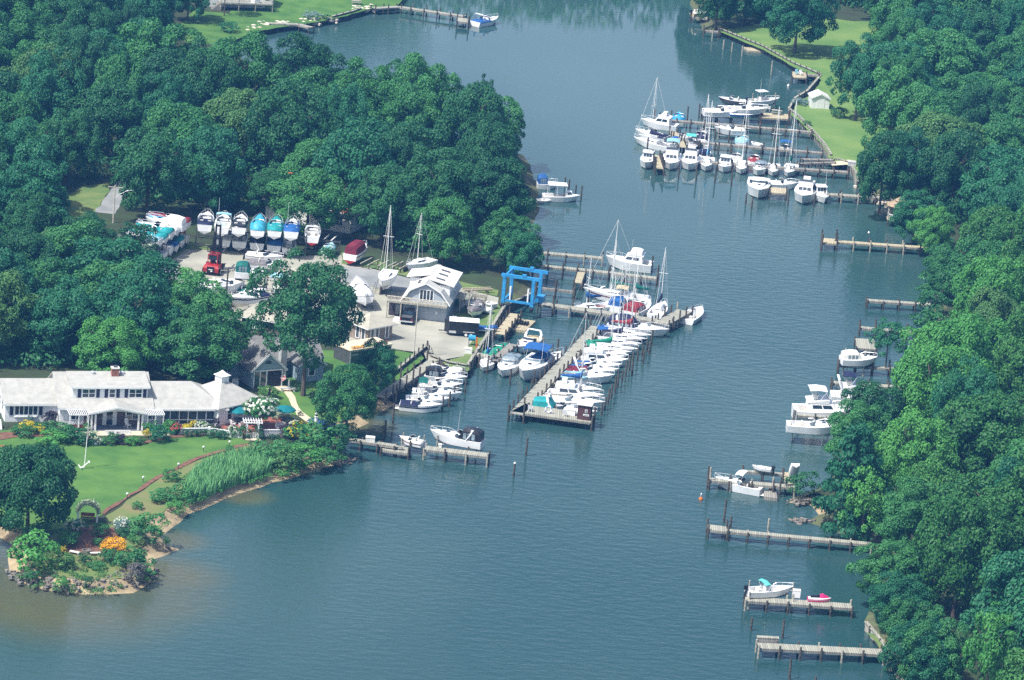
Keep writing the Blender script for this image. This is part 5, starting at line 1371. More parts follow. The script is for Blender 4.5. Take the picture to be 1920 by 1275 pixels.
boat_b('pilot',(1546,384),7.5,-80,2.7,"small white cabin fishing boat beside the framed bridge cruiser",group=G_U,H=1.15,aerial=True)
boat_sb('cruiser',(1440,351),(1496,355),2.6,"white boat lying along the dock between the two large cruisers",group=G_U,tonneau=CREAM)
boat_s('run',(1272,232),5.2,88,2.3,"boat under a bright sky blue cover in the upper marina",group=G_U,tarp=SKYB,th=.7)
boat_sb('cruiser',(1396,252),(1338,250),2.5,"white boat with a dark bottom on a lift along the second catwalk",1.0,group=G_U,bottom=NAVY,tonneau=CREAM)
boat_sb('run',(1292,264),(1268,258),2.2,"white bowrider beside the tan finger pier and navy covered boat",group=G_U)
boat_s('run',(1310,268),6.0,80,2.6,"white boat with a dark navy cover facing away on the third catwalk",group=G_U,tonneau=NAVY,tt=.8,th=.4)
boat_b('cc',(1296,287),6.2,-88,2.4,"white centre console with an aqua top, bow to the channel",group=G_U,ttop=mat('aqua_canvas',(0.10,0.55,0.48),.7,.1))
boat_b('sail',(1326,283),5.5,-75,2.1,"small open white sailboat beside the aqua topped boat",group=G_U,mast=8.5,boom=0)
boat_s('run',(1390,275),5.8,86,2.5,"white boat under a pale blue cover on the third catwalk",group=G_U,tarp=PALEB,th=.6)
boat_sb('skiff',(1428,276),(1408,270),1.8,"white dinghy between the pale blue cover and the empty slips",.4,group=G_U)
boat_s('run',(1470,292),5.2,84,2.2,"white boat with a blue top and red tail lights, alone in the empty slips",group=G_U,bimini=BLUE,bt=(.3,.6),ob=1)
boat_s('run',(1412,311),5.0,84,2.2,"small white boat with a red cover behind the sixth bow",group=G_U,tonneau=RED,tt=.6,th=.4)
boat_s('run',(1378,308),5.0,84,2.1,"small white open boat behind the fifth bow",group=G_U)
boat_s('run',(1318,300),5.2,84,2.3,"white boat with a navy top behind the fourth bow",group=G_U,camper=NAVY,ch=.9)
boat_sb('cruiser',(1318,216),(1392,219),2.9,"white cruiser raised beside the upper dock, outer one of the racked pair",1.1,group=G_U,bottom=NAVY,tonneau=CREAM)
boat_sb('cruiser',(1352,211),(1440,216),3.0,"white cruiser raised beside the picnic deck, inner one of the racked pair",1.5,group=G_U,bottom=NAVY)
boat_sb('skiff',(1368,217),(1412,220),1.2,"slim blue and white kayak propped before the racked cruisers",1.6,group=G_U,hull=BLUE,bottom=WHITE)
boat_sb('cc',(1402,196),(1461,193),2.5,"white centre console with a hard top and outriggers on a lift by the pond corner",1.2,group=G_U,ttop=WHITE,bottom=NAVY,ob=1,aerial=True)
boat_sb('run',(1396,196),(1346,190),2.4,"dark hulled runabout with a raised white bow behind the racked cruisers",.6,group=G_U,hull=DGREY)
boat_sb('skiff',(1600,379),(1632,381),0.9,"white kayak floating under the marina lamp post",0,H=.4)
boat_sb('run',(1297,30),(1326,29),2.0,"tan and white runabout on the far lift below the trees",1.3,hull=TANC,ob=1)
boat_s('cruiser',(890,50),7.0,52,2.8,"white cruiser with a red waterline at the far dock end",bottom=RED,arch=True,tonneau=BLUE,aerial=True)
# private docks
boat_sb('cc',(1401,1117),(1487,1113),2.3,"white fishing boat with a folded aqua bimini on the jet ski dock's lift",1.35,ob=1,bimini=mat('aqua_canvas',(0.10,0.55,0.48),.7,.1),bt=(.30,.42),bh=.9)
boat_sb('cuddy' if 0 else 'cruiser',(1428,928),(1337,910),2.5,"white cuddy boat with a hard top moored at the grey dock",0,bimini=WHITE,bt=(.36,.52),bh=1.5,platform=True,glass=CLEAR)
boat_sb('skiff',(1446,884),(1409,878),1.3,"white skiff with a black outboard hung beside the narrow catwalk",1.9,ob=1)
boat_sb('cruiser',(1474,806),(1578,814),3.0,"long white bowrider on a white boat lift before the big yacht",1.7,bottom=LGREY,glass=CLEAR,sole=TANC)
boat_sb('fly',(1486,785),(1610,792),4.2,"big cream decked motor yacht with a white flybridge top under the shore oak",0,H=1.9,top=WHITE,sole=TANC,tc=.24)
boat_sb('fly',(1556,755),(1650,762),3.6,"white yacht with a navy bimini and swept arch behind the shore oak",0,H=1.6,top=NAVY,arch=True,ah=2.4)
boat_sb('cruiser',(1576,682),(1644,684),2.8,"white cruiser with a dark purple bottom raised on a lift",1.6,bottom=NAVY,camper=CREAM,ch=1.1)
# dinghy standing on its end
o = boat('skiff', 3.2, 1.3, at(1486,909,1.3) + Vector((0, 0, 1.5)), R(-80), "white dinghy propped upright on the pale landing")
o.rotation_euler = (0, R(62), R(100))
# jet ski
def jetski(px, py, z, rz, label, m):
    o = thing('jet_ski', label, 'jet ski', at(px, py, z), rz)
    r_ = hull(o, 2.9, 1.1, .42, .15, m, WHITE, WHITE)
    A = deck(o, r_, 2.9, 1.1, .42, .02, WHITE, crown=.1)
    MB().loft([[(x, -w_, .42), (x, w_, .42), (x, w_ * .7, z1), (x, -w_ * .7, z1)] for x, w_, z1 in ((-1.1, .2, .7), (-.3, .22, .74), (.0, .2, .8))]).build('saddle', BLACK, o)
    MB().loft([[(x, -w_, .42), (x, w_, .42), (x, w_ * .5, z1), (x, -w_ * .5, z1)] for x, w_, z1 in ((.0, .3, .85), (.35, .34, .95), (1.1, .15, .6))]).build('cowl', m, o)
    MB().tube((.12, -.38, 1.02), (.12, .38, 1.02), .03).build('handlebar', BLACK, o)
jetski(1536, 1127, 1.28, R(5), "pink and white jet ski parked on the lower dock", mat('hot_pink', (0.75, 0.04, 0.22), .35, .1))
# lifts
def lift(label, quad, z0, z1, m=PILEL, cross=True):
    """four posts and two carrying beams under a raised boat"""
    W = [at(x, y, 0) for x, y in quad]; c = sum(W, Vector()) / 4
    o = thing('boat_lift', label, 'boat lift', (c.x, c.y, 0))
    for p in W:
        q = MB().tube((p.x - c.x, p.y - c.y, -1), (p.x - c.x, p.y - c.y, z1), .11, n=6).build('post', m, o)
    b = MB()
    for i, j in ((0, 3), (1, 2)): b.beam(W[i] - c + Vector((0, 0, z0)), W[j] - c + Vector((0, 0, z0)), .12, .2)
    if cross:
        for i, j in ((0, 1), (3, 2)): b.beam(W[i] - c + Vector((0, 0, z0 + .25)), W[j] - c + Vector((0, 0, z0 + .25)), .09, .14)
    b.build('carrying_beam', STEEL, o)
lift("lift under the black topped cruiser at the shore pier", [(818,848),(892,858),(893,846),(822,837)], 1.0, 2.4)
lift("small lift under the striped jet boat", [(752,846),(792,850),(794,840),(755,836)], .6, 1.8)
lift("white boat lift carrying the long bowrider", [(1484,828),(1541,835),(1545,818),(1490,812)], 1.1, 3.0, m=STEEL)
lift("boat lift carrying the dark bottomed cruiser", [(1580,702),(1618,706),(1620,692),(1582,688)], 1.0, 2.8)
lift("lift carrying the aqua bimini fishing boat", [(1403,1142),(1485,1146),(1485,1124),(1403,1120)], .9, 2.2)
lift("lift holding the dark bottomed boat by the second catwalk", [(1346,262),(1388,265),(1388,255),(1346,252)], .6, 2.2)
lift("lift holding the hard top console boat", [(1410,208),(1452,207),(1452,198),(1410,199)], .8, 2.4)
lift("far lift holding the tan runabout", [(1300,42),(1322,42),(1322,37),(1300,37)], .9, 2.0)
# buoy
o = thing('buoy', "small orange buoy with a white top off the cuddy boat's dock", 'buoy', at(1314, 937, 0))
MB().lathe([(0.02, -.3), (.26, -.1), (.28, .15), (.12, .42)], 8).build('float', ORANGE, o, True)
MB().lathe([(.12, .42), (.06, .7), (.12, .8), (.02, .92)], 8).build('topmark', WHITE, o, True)
o = thing('buoy', "small white buoy in the dark pond corner", 'buoy', at(1478, 162, 0))
MB().lathe([(0.02, -.2), (.22, .0), (.22, .2), (.03, .5)], 8).build('float', WHITE, o, True)
# shed and furniture on the main dock platform
z = 1.26
o = thing('dock_shed', "brown plank shed with white notice plates on the main dock's end platform", 'shed', at(1094, 787, z), hd((958,771),(1108,792), z))
BR = planks('brown_boards', (0.105, 0.045, 0.045), (0.075, 0.033, 0.035), .22)
MB().box(-.9, .9, -.1, 1.3, 0, 2.05).build('wall', BR, o)
MB().add([(-1.05, -.3, 2.16), (1.05, -.3, 2.16), (1.05, 1.45, 2.3), (-1.05, 1.45, 2.3), (-1.05, -.3, 2.06), (1.05, -.3, 2.06), (1.05, 1.45, 2.06), (-1.05, 1.45, 2.06)], [(0,1,2,3),(7,6,5,4),(0,4,5,1),(1,5,6,2),(2,6,7,3),(3,7,4,0)]).build('roof', CREAM, o)
pl = MB().box(.12, .46, -.125, -.103, 1.05, 1.5).build('sign_plate', WHITE, o)
MB().box(.2, .38, -.145, -.126, 1.1, 1.16).box(.2, .25, -.145, -.126, 1.16, 1.42).box(.33, .38, -.145, -.126, 1.16, 1.42).box(.25, .33, -.145, -.126, 1.36, 1.42).box(.25, .33, -.145, -.126, 1.25, 1.29).build('lettering', BLACK, pl)
pl = MB().box(-.1, .72, -.125, -.103, .6, .86).build('sign_plate', WHITE, o)
lt = MB()
for i in range(7): lt.box(-.03 + i * .1, .03 + i * .1, -.145, -.126, .68, .78)
lt.build('lettering', DGREY, pl)
o = thing('life_ring', "white life ring with blue bands standing on the main dock's end platform", 'life ring', at(1028, 775, z))
rings = [[(math.cos(a) * (.42 + .1 * math.cos(b)), .1 * math.sin(b), .55 + math.sin(a) * (.42 + .1 * math.cos(b))) for b in np.linspace(0, 6.283, 7)[:-1]] for a in np.linspace(0, 6.283, 17)]
MB().loft(rings, cap0=False, cap1=False).build('ring', WHITE, o, True)
bd = MB()
for i in (1, 5, 9, 13): bd.loft([[(p[0] * 1.04, p[1] * 1.2, .55 + (p[2] - .55) * 1.04) for p in rings[i]], [(p[0] * 1.04, p[1] * 1.2, .55 + (p[2] - .55) * 1.04) for p in rings[i+1]]])
bd.build('band', BLUE, o)
def chair(px, py, z, rz, label, m=WHITE, grp=None):
    o = thing('garden_chair', label, 'chair', at(px, py, z), rz, grp)
    MB().box(-.28, .28, -.26, .26, .36, .42).build('seat', m, o)
    MB().beam((-.28, 0, .4), (-.42, 0, .98), .56, .05).build('backrest', m, o)
    for x in (-.24, .24):
        for y in (-.24, .24): MB().box(x - .03, x + .03, y - .03, y + .03, 0, .36).build('leg', m, o)
    for y in (-.27, .27): MB().box(-.3, .28, y - .04, y + .04, .58, .62).build('armrest', m, o)
chair(994, 771, z, R(80), "white plastic chair near the main dock's corner pile")
chair(1059, 780, z, R(80), "white plastic chair beside the brown shed")
o = thing('storage_bin', "white dock box between the chair and the brown shed", 'dock box', at(1068, 777, z), hd((958,771),(1108,792), z))
MB().box(-.8, .8, -.4, .4, 0, .7).build('body', WHITE, o); MB().box(-.84, .84, -.44, .44, .7, .8).build('lid', CREAM, o)
def dbox(px, py, z, label, w_=1.3, d_=.6, h_=.6, m=WHITE, rz=0):
    o = thing('dock_box', label, 'dock box', at(px, py, z), rz)
    MB().box(-w_/2, w_/2, -d_/2, d_/2, 0, h_).build('body', m, o)
    MB().loft([[(-w_/2 - .04, -d_/2 - .04, h_), (w_/2 + .04, -d_/2 - .04, h_), (w_/2 + .04, d_/2 + .04, h_), (-w_/2 - .04, d_/2 + .04, h_)], [(-w_/2, -d_/2, h_ + .12), (w_/2, -d_/2, h_ + .12), (w_/2, d_/2, h_ + .12), (-w_/2, d_/2, h_ + .12)]]).build('lid', CREAM, o)
dbox(694, 828, 1.41, "cream dock box on the shore pier", 1.2, .7, .6, CREAM)
dbox(825, 839, 1.41, "small pale box on the lift pier", .4, .3, .4, CREAM)
dbox(1493, 1120, 1.26, "white dock box at the aqua bimini boat's bow", .9, .5, .9)
o = thing('bench', "long weathered bench box on the bench dock's outer end", 'bench', at(1439, 1203, 1.26), hd((1421,1210),(1655,1222), 1.2))
MB().box(-1.3, 1.3, -.35, .35, .52, .6).build('seat', DECK, o); MB().box(-1.25, 1.25, -.3, .3, 0, .51).build('box', DECKD, o)
o = thing('bench', "low bench on the platform beside the jet boat's lift", 'bench', at(738, 842, .91), hd((717,833),(768,839), .9))
MB().box(-1.3, 1.3, -.25, .25, .42, .48).build('seat', DECK, o); 
for x in (-1.1, 1.1): MB().box(x - .05, x + .05, -.2, .2, 0, .41).build('leg', DECKD, o)
def lamp_post(px, py, z, h, label, globe=True):
    o = thing('lamp_post', label, 'lamp post', at(px, py, z))
    MB().tube((0, 0, 0), (0, 0, h), .06, .045, 6).build('post', DGREY, o)
    MB().lathe([(.05, h), (.16, h + .08), (.18, h + .22), (.08, h + .36), (.01, h + .4)], 8).build('globe', WHITE, o, True)
lamp_post(1627, 455, 1.25, 1.5, "white globed lamp post on the long pale private dock")
lamp_post(1606, 366, 1.25, 3.4, "tall lamp post on the marina dock by the white kayak")
# raft with dark bundles
o = thing('work_raft', "tan square work raft loaded with dark bundles in the lift slip", 'raft', at(978, 613, 0), R(-14))
MB().box(-1.3, 1.3, -2.9, 2.9, -.2, .38).build('deck', DECKT, o)
for i in range(5):
    for j in range(2): MB().lathe([(.05, .39), (.19, .45), (.19, .8), (.04, .92)], 6, ((-.8 + i * .4), -.3 + j * .7)).build('bundle', BLACK, o, True)
# gazebo on the water
o = thing('gazebo', "timber gazebo with a two tier cedar roof standing over the shady water", 'gazebo', at(1684, 410, 1.25), 0)
n = 8; ring = lambda r, z_: [(r * math.cos(k * math.pi / 4 + .39), r * math.sin(k * math.pi / 4 + .39), z_) for k in range(n)]
CEDAR = mat('cedar_shingle', (0.36, 0.27, 0.18), .9, .2, 4)
MB().loft([ring(2.0, -.15), ring(2.0, 0)]).build('deck', DECKT, o)
for k in range(n):
    p = ring(1.8, 0)[k]; MB().box(p[0] - .07, p[0] + .07, p[1] - .07, p[1] + .07, 0, 2.3).build('post', PILEL, o)
rl = MB()
for k in range(n):
    if k == 1: continue
    a, b = Vector(ring(1.8, .85)[k]), Vector(ring(1.8, .85)[(k+1) % n]); rl.beam(a, b, .08); rl.beam(a - Vector((0, 0, .6)), b - Vector((0, 0, .6)), .06)
    for u in (.25, .5, .75): q = a.lerp(b, u); rl.beam(q, q - Vector((0, 0, .6)), .04)
rl.build('railing', WHITE, o)
MB().loft([ring(2.25, 2.3), ring(1.0, 2.95)]).build('roof', CEDAR, o)
MB().loft([ring(.95, 3.1), ring(.05, 3.75)]).build('cupola_roof', CEDAR, o)
MB().loft([ring(.7, 2.95), ring(.7, 3.1)]).build('cupola', PILEL, o)
for k in range(0, n, 2):
    p = ring(1.8, 0)[k]; q = share('pile', pile_mesh(-.2 + 1.2), o); q.location = (p[0], p[1], -1.25)
dock("walkway joining the gazebo to the shaded bank", [(1690,404),(1722,408)], 1.0, up=(0, .2))
# ------------------------------------------------------------------ buildings
SIDING = planks('white_siding', (0.80, 0.81, 0.82), (0.74, 0.75, 0.77), .2, 'Z', .6, (0.60, 0.62, 0.65))
BLUSID = planks('blue_grey_siding', (0.30, 0.41, 0.47), (0.27, 0.37, 0.43), .2, 'Z', .7, (0.2, 0.27, 0.32))
GRYSID = planks('grey_siding', (0.42, 0.47, 0.52), (0.38, 0.43, 0.48), .25, 'Z', .7, (0.28, 0.32, 0.36))
TRIM = mat('white_trim', (0.80, 0.81, 0.82), .5, .03, 2)
def shingle(name, c1, c2):
    m = mat(name, c1, .9, .1, 1.1, col2=c2, detail=8)
    return m
ROOFL = shingle('pale_shingle', (0.42, 0.415, 0.385), (0.33, 0.33, 0.31))
ROOFG = shingle('grey_shingle', (0.22, 0.22, 0.21), (0.16, 0.16, 0.16))
ROOFT = shingle('tan_shingle', (0.40, 0.38, 0.31), (0.32, 0.305, 0.255))
ROOFW = mat('white_roofing', (0.68, 0.675, 0.65), .7, .05, 1)
ROOFR = shingle('red_tile', (0.62, 0.16, 0.07), (0.42, 0.10, 0.06))
BRICKW = mat('brick_wall', (0.30, 0.12, 0.085), .9, .25, 6)
SHUT = mat('navy_shutter', (0.015, 0.016, 0.05), .6, .1, 3)
SCREEN = mat('porch_screen', (0.06, 0.075, 0.09), .3, .25, .6)
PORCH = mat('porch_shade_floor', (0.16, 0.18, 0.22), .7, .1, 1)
def win(par, x, y, z, w_, h_, face='S', panes=2, grid=True, glass=None, name='window'):
    """frame set proud of the wall at centre x,y with sill height z; the panes are its child"""
    rot = {'S': 0, 'E': math.pi / 2, 'N': math.pi, 'W': -math.pi / 2}[face] if isinstance(face, str) else face
    T = Matrix.Rotation(rot, 4, 'Z')
    f, g = MB(), MB()
    t = .09
    f.box(-w_/2 - t, w_/2 + t, -.05, -.005, -t, 0).box(-w_/2 - t, w_/2 + t, -.05, -.005, h_, h_ + t)
    for i in range(panes + 1):
        x0 = -w_/2 + w_ * i / panes
        f.box(x0 - t * (1 if i == 0 else .6), x0 + t * (1 if i == panes else .6), -.045, -.005, 0, h_)
    if grid: f.box(-w_/2, w_/2, -.043, -.005, h_ / 2 - .035, h_ / 2 + .035)
    g.box(-w_/2, w_/2, -.03, -.004, 0, h_)
    fo = f.build(name, TRIM, par); fo.location = (x, y, z); fo.rotation_euler = (0, 0, rot)
    g.build('pane', glass or GLASS, fo)
    return fo
def shutters(par, x, y, z, w_, h_, gap):
    for s in (-1, 1):
        o = MB().box(-.22, .22, -.05, -.005, 0, h_).build('shutter', SHUT, par); o.location = (x + s * (w_/2 + gap), y, z)
def gable(par, x0, x1, y0, y1, z0, zw, rise, wallm, roofm, axis='x', over=.35, base=0.0, th=.14, roofname='roof', rake=TRIM):
    """gabled block, ridge along the axis; walls and roof as two parts"""
    wl, rf, tr = MB(), MB(), MB()
    if axis == 'x':
        ym = (y0 + y1) / 2
        P = [(y0, base), (y1, base), (y1, zw), (ym, zw + rise), (y0, zw)]
        wl.loft([[(x0, a, b) for a, b in P], [(x1, a, b) for a, b in P]])
        k = rise / (ym - y0)
        for ye, s in ((y0, -1), (y1, 1)):
            e = (ye + s * over, zw - over * k); r = (ym, zw + rise)
            q = [(e[0], e[1] + .02), (r[0], r[1] + .02), (r[0], r[1] + th + .02), (e[0], e[1] + th + .02)]
            rf.loft([[(x0 - over, a, b) for a, b in q], [(x1 + over, a, b) for a, b in q]])
            tr.box(x0 - over, x1 + over, e[0] - .03, e[0] + .03, e[1] - .12, e[1] + th * .8)
    else:
        xm = (x0 + x1) / 2
        P = [(x0, base), (x1, base), (x1, zw), (xm, zw + rise), (x0, zw)]
        wl.loft([[(a, y0, b) for a, b in P], [(a, y1, b) for a, b in P]])
        k = rise / (xm - x0)
        for xe, s in ((x0, -1), (x1, 1)):
            e = (xe + s * over, zw - over * k); r = (xm, zw + rise)
            q = [(e[0], e[1] + .02), (r[0], r[1] + .02), (r[0], r[1] + th + .02), (e[0], e[1] + th + .02)]
            rf.loft([[(a, y0 - over, b) for a, b in q], [(a, y1 + over, b) for a, b in q]])
            tr.beam((e[0], y0 - over - .03, e[1] + th / 2), (r[0], y0 - over - .03, r[1] + th / 2), .05, th + .12)
    w_ = wl.build('wall', wallm, par); r_ = rf.build(roofname, roofm, par)
    if rake: tr.build('fascia', rake, r_)
    return w_, r_
def hip(par, x0, x1, y0, y1, zw, rise, wallm, roofm, over=.4, ridge=0.0):
    MB().box(x0, x1, y0, y1, 0, zw).build('wall', wallm, par)
    xm, ym = (x0 + x1) / 2, (y0 + y1) / 2
    a = [(x0 - over, y0 - over), (x1 + over, y0 - over), (x1 + over, y1 + over), (x0 - over, y1 + over)]
    lo = [(p[0], p[1], zw - .12) for p in a]; md = [(p[0], p[1], zw + .02) for p in a]
    hi = [(xm + sx * ridge + sx * .05, ym + sy * .05, zw + rise) for sx, sy in ((-1, -1), (1, -1), (1, 1), (-1, 1))]
    r_ = MB().loft([md, hi]).build('roof', roofm, par)
    MB().loft([lo, [(p[0], p[1], zw + .015) for p in a]]).build('fascia', TRIM, r_)
    return r_

# white house
PH = R(16)
p0 = at(107, 791, GZ); yv = Vector((-math.sin(PH), math.cos(PH), 0))
hs = thing('white_house', "long white house with navy shutters, pale roofs and a brick chimney on the lawn", 'house', p0 - yv * 1.7, PH)
gable(hs, -6.9, 0, 1.7, 9.3, 0, 2.6, 2.05, SIDING, ROOFL, roofname='wing_roof')
gable(hs, 0.003, 12.1, 0, 10.8, 0, 2.6, 3.0, SIDING, ROOFL, roofname='roof')
# right block: gable on the left, hipped towards the garden
MB().box(12.103, 22.0, .35, 8.4, 0, 2.55).build('wall', SIDING, hs)
ov = .35
r_ = MB().add([(12.46, -ov + .0, 2.36), (22.4, -ov, 2.36), (22.4, 8.8, 2.36), (12.46, 8.8, 2.36), (12.46, 4.2, 4.85), (18.0, 4.2, 4.85)], [(0, 1, 5, 4), (1, 2, 5), (2, 3, 4, 5), (3, 0, 4), (3, 2, 1, 0)]).build('porch_roof', ROOFL, hs)
MB().box(12.46, 22.42, -ov - .04, -ov + .02, 2.2, 2.42).build('fascia', TRIM, r_)
# dormer
dm = MB().add([(1.75, 1.24, 3.1), (11.7, 1.24, 3.1), (11.7, 1.24, 4.95), (1.75, 1.24, 4.95), (1.75, 5.3, 5.5), (11.7, 5.3, 5.5), (11.7, 5.3, 5.3), (1.75, 5.3, 5.3)], [(0, 1, 2, 3), (1, 6, 5, 2), (0, 3, 4, 7), (3, 2, 5, 4)]).build('dormer', SIDING, hs)
q = [(.95, 4.90), (5.45, 5.68), (5.45, 5.82), (.95, 5.04)]
dr = MB().loft([[(1.45, a, b) for a, b in q], [(12.0, a, b) for a, b in q]]).build('dormer_roof', ROOFL, dm)
MB().box(1.45, 12.0, .90, .96, 4.8, 5.03).build('fascia', TRIM, dr)
for x, n, ww in ((3.9, 2, 1.7), (7.0, 1, .8), (10.1, 2, 1.7)):
    win(hs, x, 1.24, 3.55, ww, 1.05, 'S', n); shutters(hs, x, 1.24, 3.50, ww, 1.15, .38)
# bow window on the low wing
win(hs, -4.15, 1.7, 1.0, 3.0, 1.25, 'S', 5, grid=False); shutters(hs, -4.15, 1.7, .95, 3.0, 1.35, .42)
bw = MB().prism([(-5.75, 1.69), (-5.5, 1.42), (-2.8, 1.42), (-2.55, 1.69)], .72, .86).build('bow_sill', TRIM, hs)
for yy, zz, hh in ((4.0, 1.0, 1.3), (6.3, 1.0, 1.3), (5.5, 3.3, 1.1)): win(hs, -6.9, yy, zz, .8, hh, 'W', 1)
# chimney, vents
ch = MB().box(7.3, 8.25, 3.9, 4.7, 4.7, 6.6).build('chimney', BRICKW, hs)
MB().box(7.22, 8.33, 3.82, 4.78, 6.6, 6.72).build('chimney_cap', CREAM, ch)
MB().box(7.5, 8.05, 4.05, 4.55, 6.85, 6.93).box(7.55, 7.6, 4.1, 4.15, 6.72, 6.85).box(7.95, 8.0, 4.4, 4.45, 6.72, 6.85).build('flue_cover', DGREY, ch)
for x in (4.9, 8.85): MB().lathe([(.3, 5.5), (.34, 5.95), (.02, 6.1)], 8, (x, 4.75)).build('roof_vent', STEEL, hs)
# portico with arched gable
pt = MB()
arc = [(3.75, 2.3), (4.35, 2.3)] + [(4.35 + 5.7 * u, 2.3 + .42 * math.sin(math.pi * u)) for u in np.linspace(.08, .92, 9)] + [(10.05, 2.3), (10.65, 2.3)]
hi_ = [(x, 2.56 + .62 * (1 - abs(x - 7.2) / 3.6)) for x, _ in arc]
pt.loft([[(x, -2.3, z), (x, -2.3, z2), (x, -2.16, z2), (x, -2.16, z)] for (x, z), (_, z2) in zip(arc, hi_)])
pf = pt.build('portico_front', TRIM, hs)
q = [(3.4, 2.44), (7.2, 3.24), (11.0, 2.44)]
pr = MB()
for a, b in ((q[0], q[1]), (q[1], q[2])):
    pr.loft([[(a[0], -2.6, a[1]), (b[0], -2.6, b[1]), (b[0], -2.6, b[1] + .14), (a[0], -2.6, a[1] + .14)], [(a[0], 1.6, a[1]), (b[0], 1.9, b[1]), (b[0], 1.9, b[1] + .14), (a[0], 1.6, a[1] + .14)]])
pr = pr.build('portico_roof', ROOFL, hs)
tr = MB()
for a, b in ((q[0], q[1]), (q[1], q[2])): tr.beam((a[0], -2.64, a[1] + .05), (b[0], -2.64, b[1] + .05), .06, .24)
tr.build('fascia', TRIM, pr)
for x in (3.85, 4.35, 10.05, 10.55): MB().box(x - .12, x + .12, -2.34, -2.10, .12, 2.3).build('column', TRIM, hs)
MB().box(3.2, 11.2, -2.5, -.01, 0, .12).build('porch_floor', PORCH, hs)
MB().box(1.5, 14.2, -4.3, -2.52, 0, .1).build('terrace', PAVE, hs)
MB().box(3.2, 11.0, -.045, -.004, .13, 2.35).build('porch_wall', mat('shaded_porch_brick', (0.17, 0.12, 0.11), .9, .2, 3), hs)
d_ = win(hs, 6.6, -.05, .15, .9, 1.9, 'S', 1, True, name='door'); 
for s in (-.75, .75): MB().box(6.6 + s - .2, 6.6 + s + .2, -.1, -.055, .15, 2.05).build('door_panel', TRIM, hs)
win(hs, 9.6, -.05, .95, 1.7, 1.1, 'S', 2)
st = MB()
for i in range(3): st.box(5.6, 8.9, -2.85 - i * .35 - .35, -2.85 - i * .35, 0.1, .34 - i * .1)
st.build('step', mat('stone_step', (.5, .5, .48), .9, .1, 2), hs)
# pergolas either side of the portico
for x0, x1 in ((.9, 3.4), (11.1, 13.4)):
    pg = MB()
    for i in range(11): pg.box(x0 + (x1 - x0) * i / 10 - .03, x0 + (x1 - x0) * i / 10 + .03, -2.6, -.1, 2.30, 2.42)
    pg.box(x0, x1, -2.35, -2.25, 2.15, 2.29); pg.build('pergola_rafter', TRIM, hs)
    for x in (x0 + .1, (x0 + x1) / 2, x1 - .1): MB().box(x - .08, x + .08, -2.38, -2.22, .1, 2.15).build('pergola_post', TRIM, hs)
    win(hs, (x0 + x1) / 2, -.01, .95, 1.3, 1.0, 'S', 2)
MB().box(.9, 3.4, -2.1, -2.0, .1, .85).build('brick_screen', BRICKW, hs)
# screened porch
MB().box(13.5, 21.9, .30, .345, .1, 2.25).build('screen', SCREEN, hs)
fr = MB()
for i in range(8): fr.box(13.5 + 8.4 * i / 7 - .06, 13.5 + 8.4 * i / 7 + .06, .2, .295, 0, 2.3)
for zz in (.12, .75, 1.95): fr.box(13.5, 21.9, .22, .292, zz - .05, zz + .05)
fr.build('porch_frame', TRIM, hs)
# hipped garden room turned towards the creek
c0 = at(408, 800, GZ) ; hd2 = R(47)
gr = thing('garden_room', "hip roofed white garden room with a square cupola at the end of the white house", 'house', c0, hd2)
rf = hip(gr, 0, 7.3, 0, 7.3, 2.6, 2.5, SIDING, ROOFL, .45)
cu = MB().box(3.0, 4.3, 3.0, 4.3, 4.7, 5.6).build('cupola', TRIM, gr)
MB().loft([[(2.8, 2.8, 5.6), (4.5, 2.8, 5.6), (4.5, 4.5, 5.6), (2.8, 4.5, 5.6)], [(3.3, 3.3, 5.92), (4.0, 3.3, 5.92), (4.0, 4.0, 5.92), (3.3, 4.0, 5.92)], [(3.6, 3.6, 6.25), (3.7, 3.6, 6.25), (3.7, 3.7, 6.25), (3.6, 3.7, 6.25)]]).build('cupola_roof', TRIM, cu)
for x in (2.0, 5.6): win(gr, x, 0, .75, .8, 1.5, 'S', 1)
win(gr, 3.8, 0, 1.05, .95, .95, 'S', 2)
MB().box(-.05, 7.35, -.05, 7.35, -.1, .2).build('foundation', LGREY, gr)

# grey cottage
ct = thing('grey_cottage', "blue grey cottage with a steep front gable and a grey shingle roof under the oak", 'house', at(471.5, 728, GZ), R(28))
gable(ct, 0, 4.6, 0, 9.6, 0, 2.7, 2.1, BLUSID, ROOFG, 'y', .4, roofname='gable_roof')
gable(ct, -3.2, 12.2, 4.6, 10.2, 0, 2.6, 2.35, BLUSID, ROOFG, 'x', .4)
gable(ct, 7.6, 11.2, 1.2, 5.4, 0, 2.5, 1.2, BLUSID, ROOFG, 'y', .35, roofname='annex_roof')
MB().box(.35, 2.0, -.05, -.004, .1, 2.2).build('patio_door', GLASS, ct)
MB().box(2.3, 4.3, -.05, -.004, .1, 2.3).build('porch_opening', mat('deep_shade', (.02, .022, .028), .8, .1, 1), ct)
fm = MB()
for x in (.25, 1.15, 2.1, 4.4): fm.box(x - .07, x + .07, -.10, -.052, 0, 2.4)
fm.box(.2, 4.5, -.10, -.053, 2.35, 2.5); fm.build('door_frame', TRIM, ct)
MB().prism([(2.3 + .45 * math.cos(a), .45 * math.sin(a)) for a in np.linspace(0, math.pi, 9)], 0, .05).build('lunette_window', GLASS, ct).matrix_local = Matrix.Translation((0, -.01, 3.35)) @ Matrix.Rotation(math.pi / 2, 4, 'X')
MB().box(5.6, 6.5, 3.2, 4.1, 0, 5.9).build('chimney', mat('grey_stucco', (.42, .44, .43), .9, .1, 2), ct)
MB().box(5.5, 6.6, 3.1, 4.2, 5.9, 6.05).build('chimney_cap', DGREY, ct)
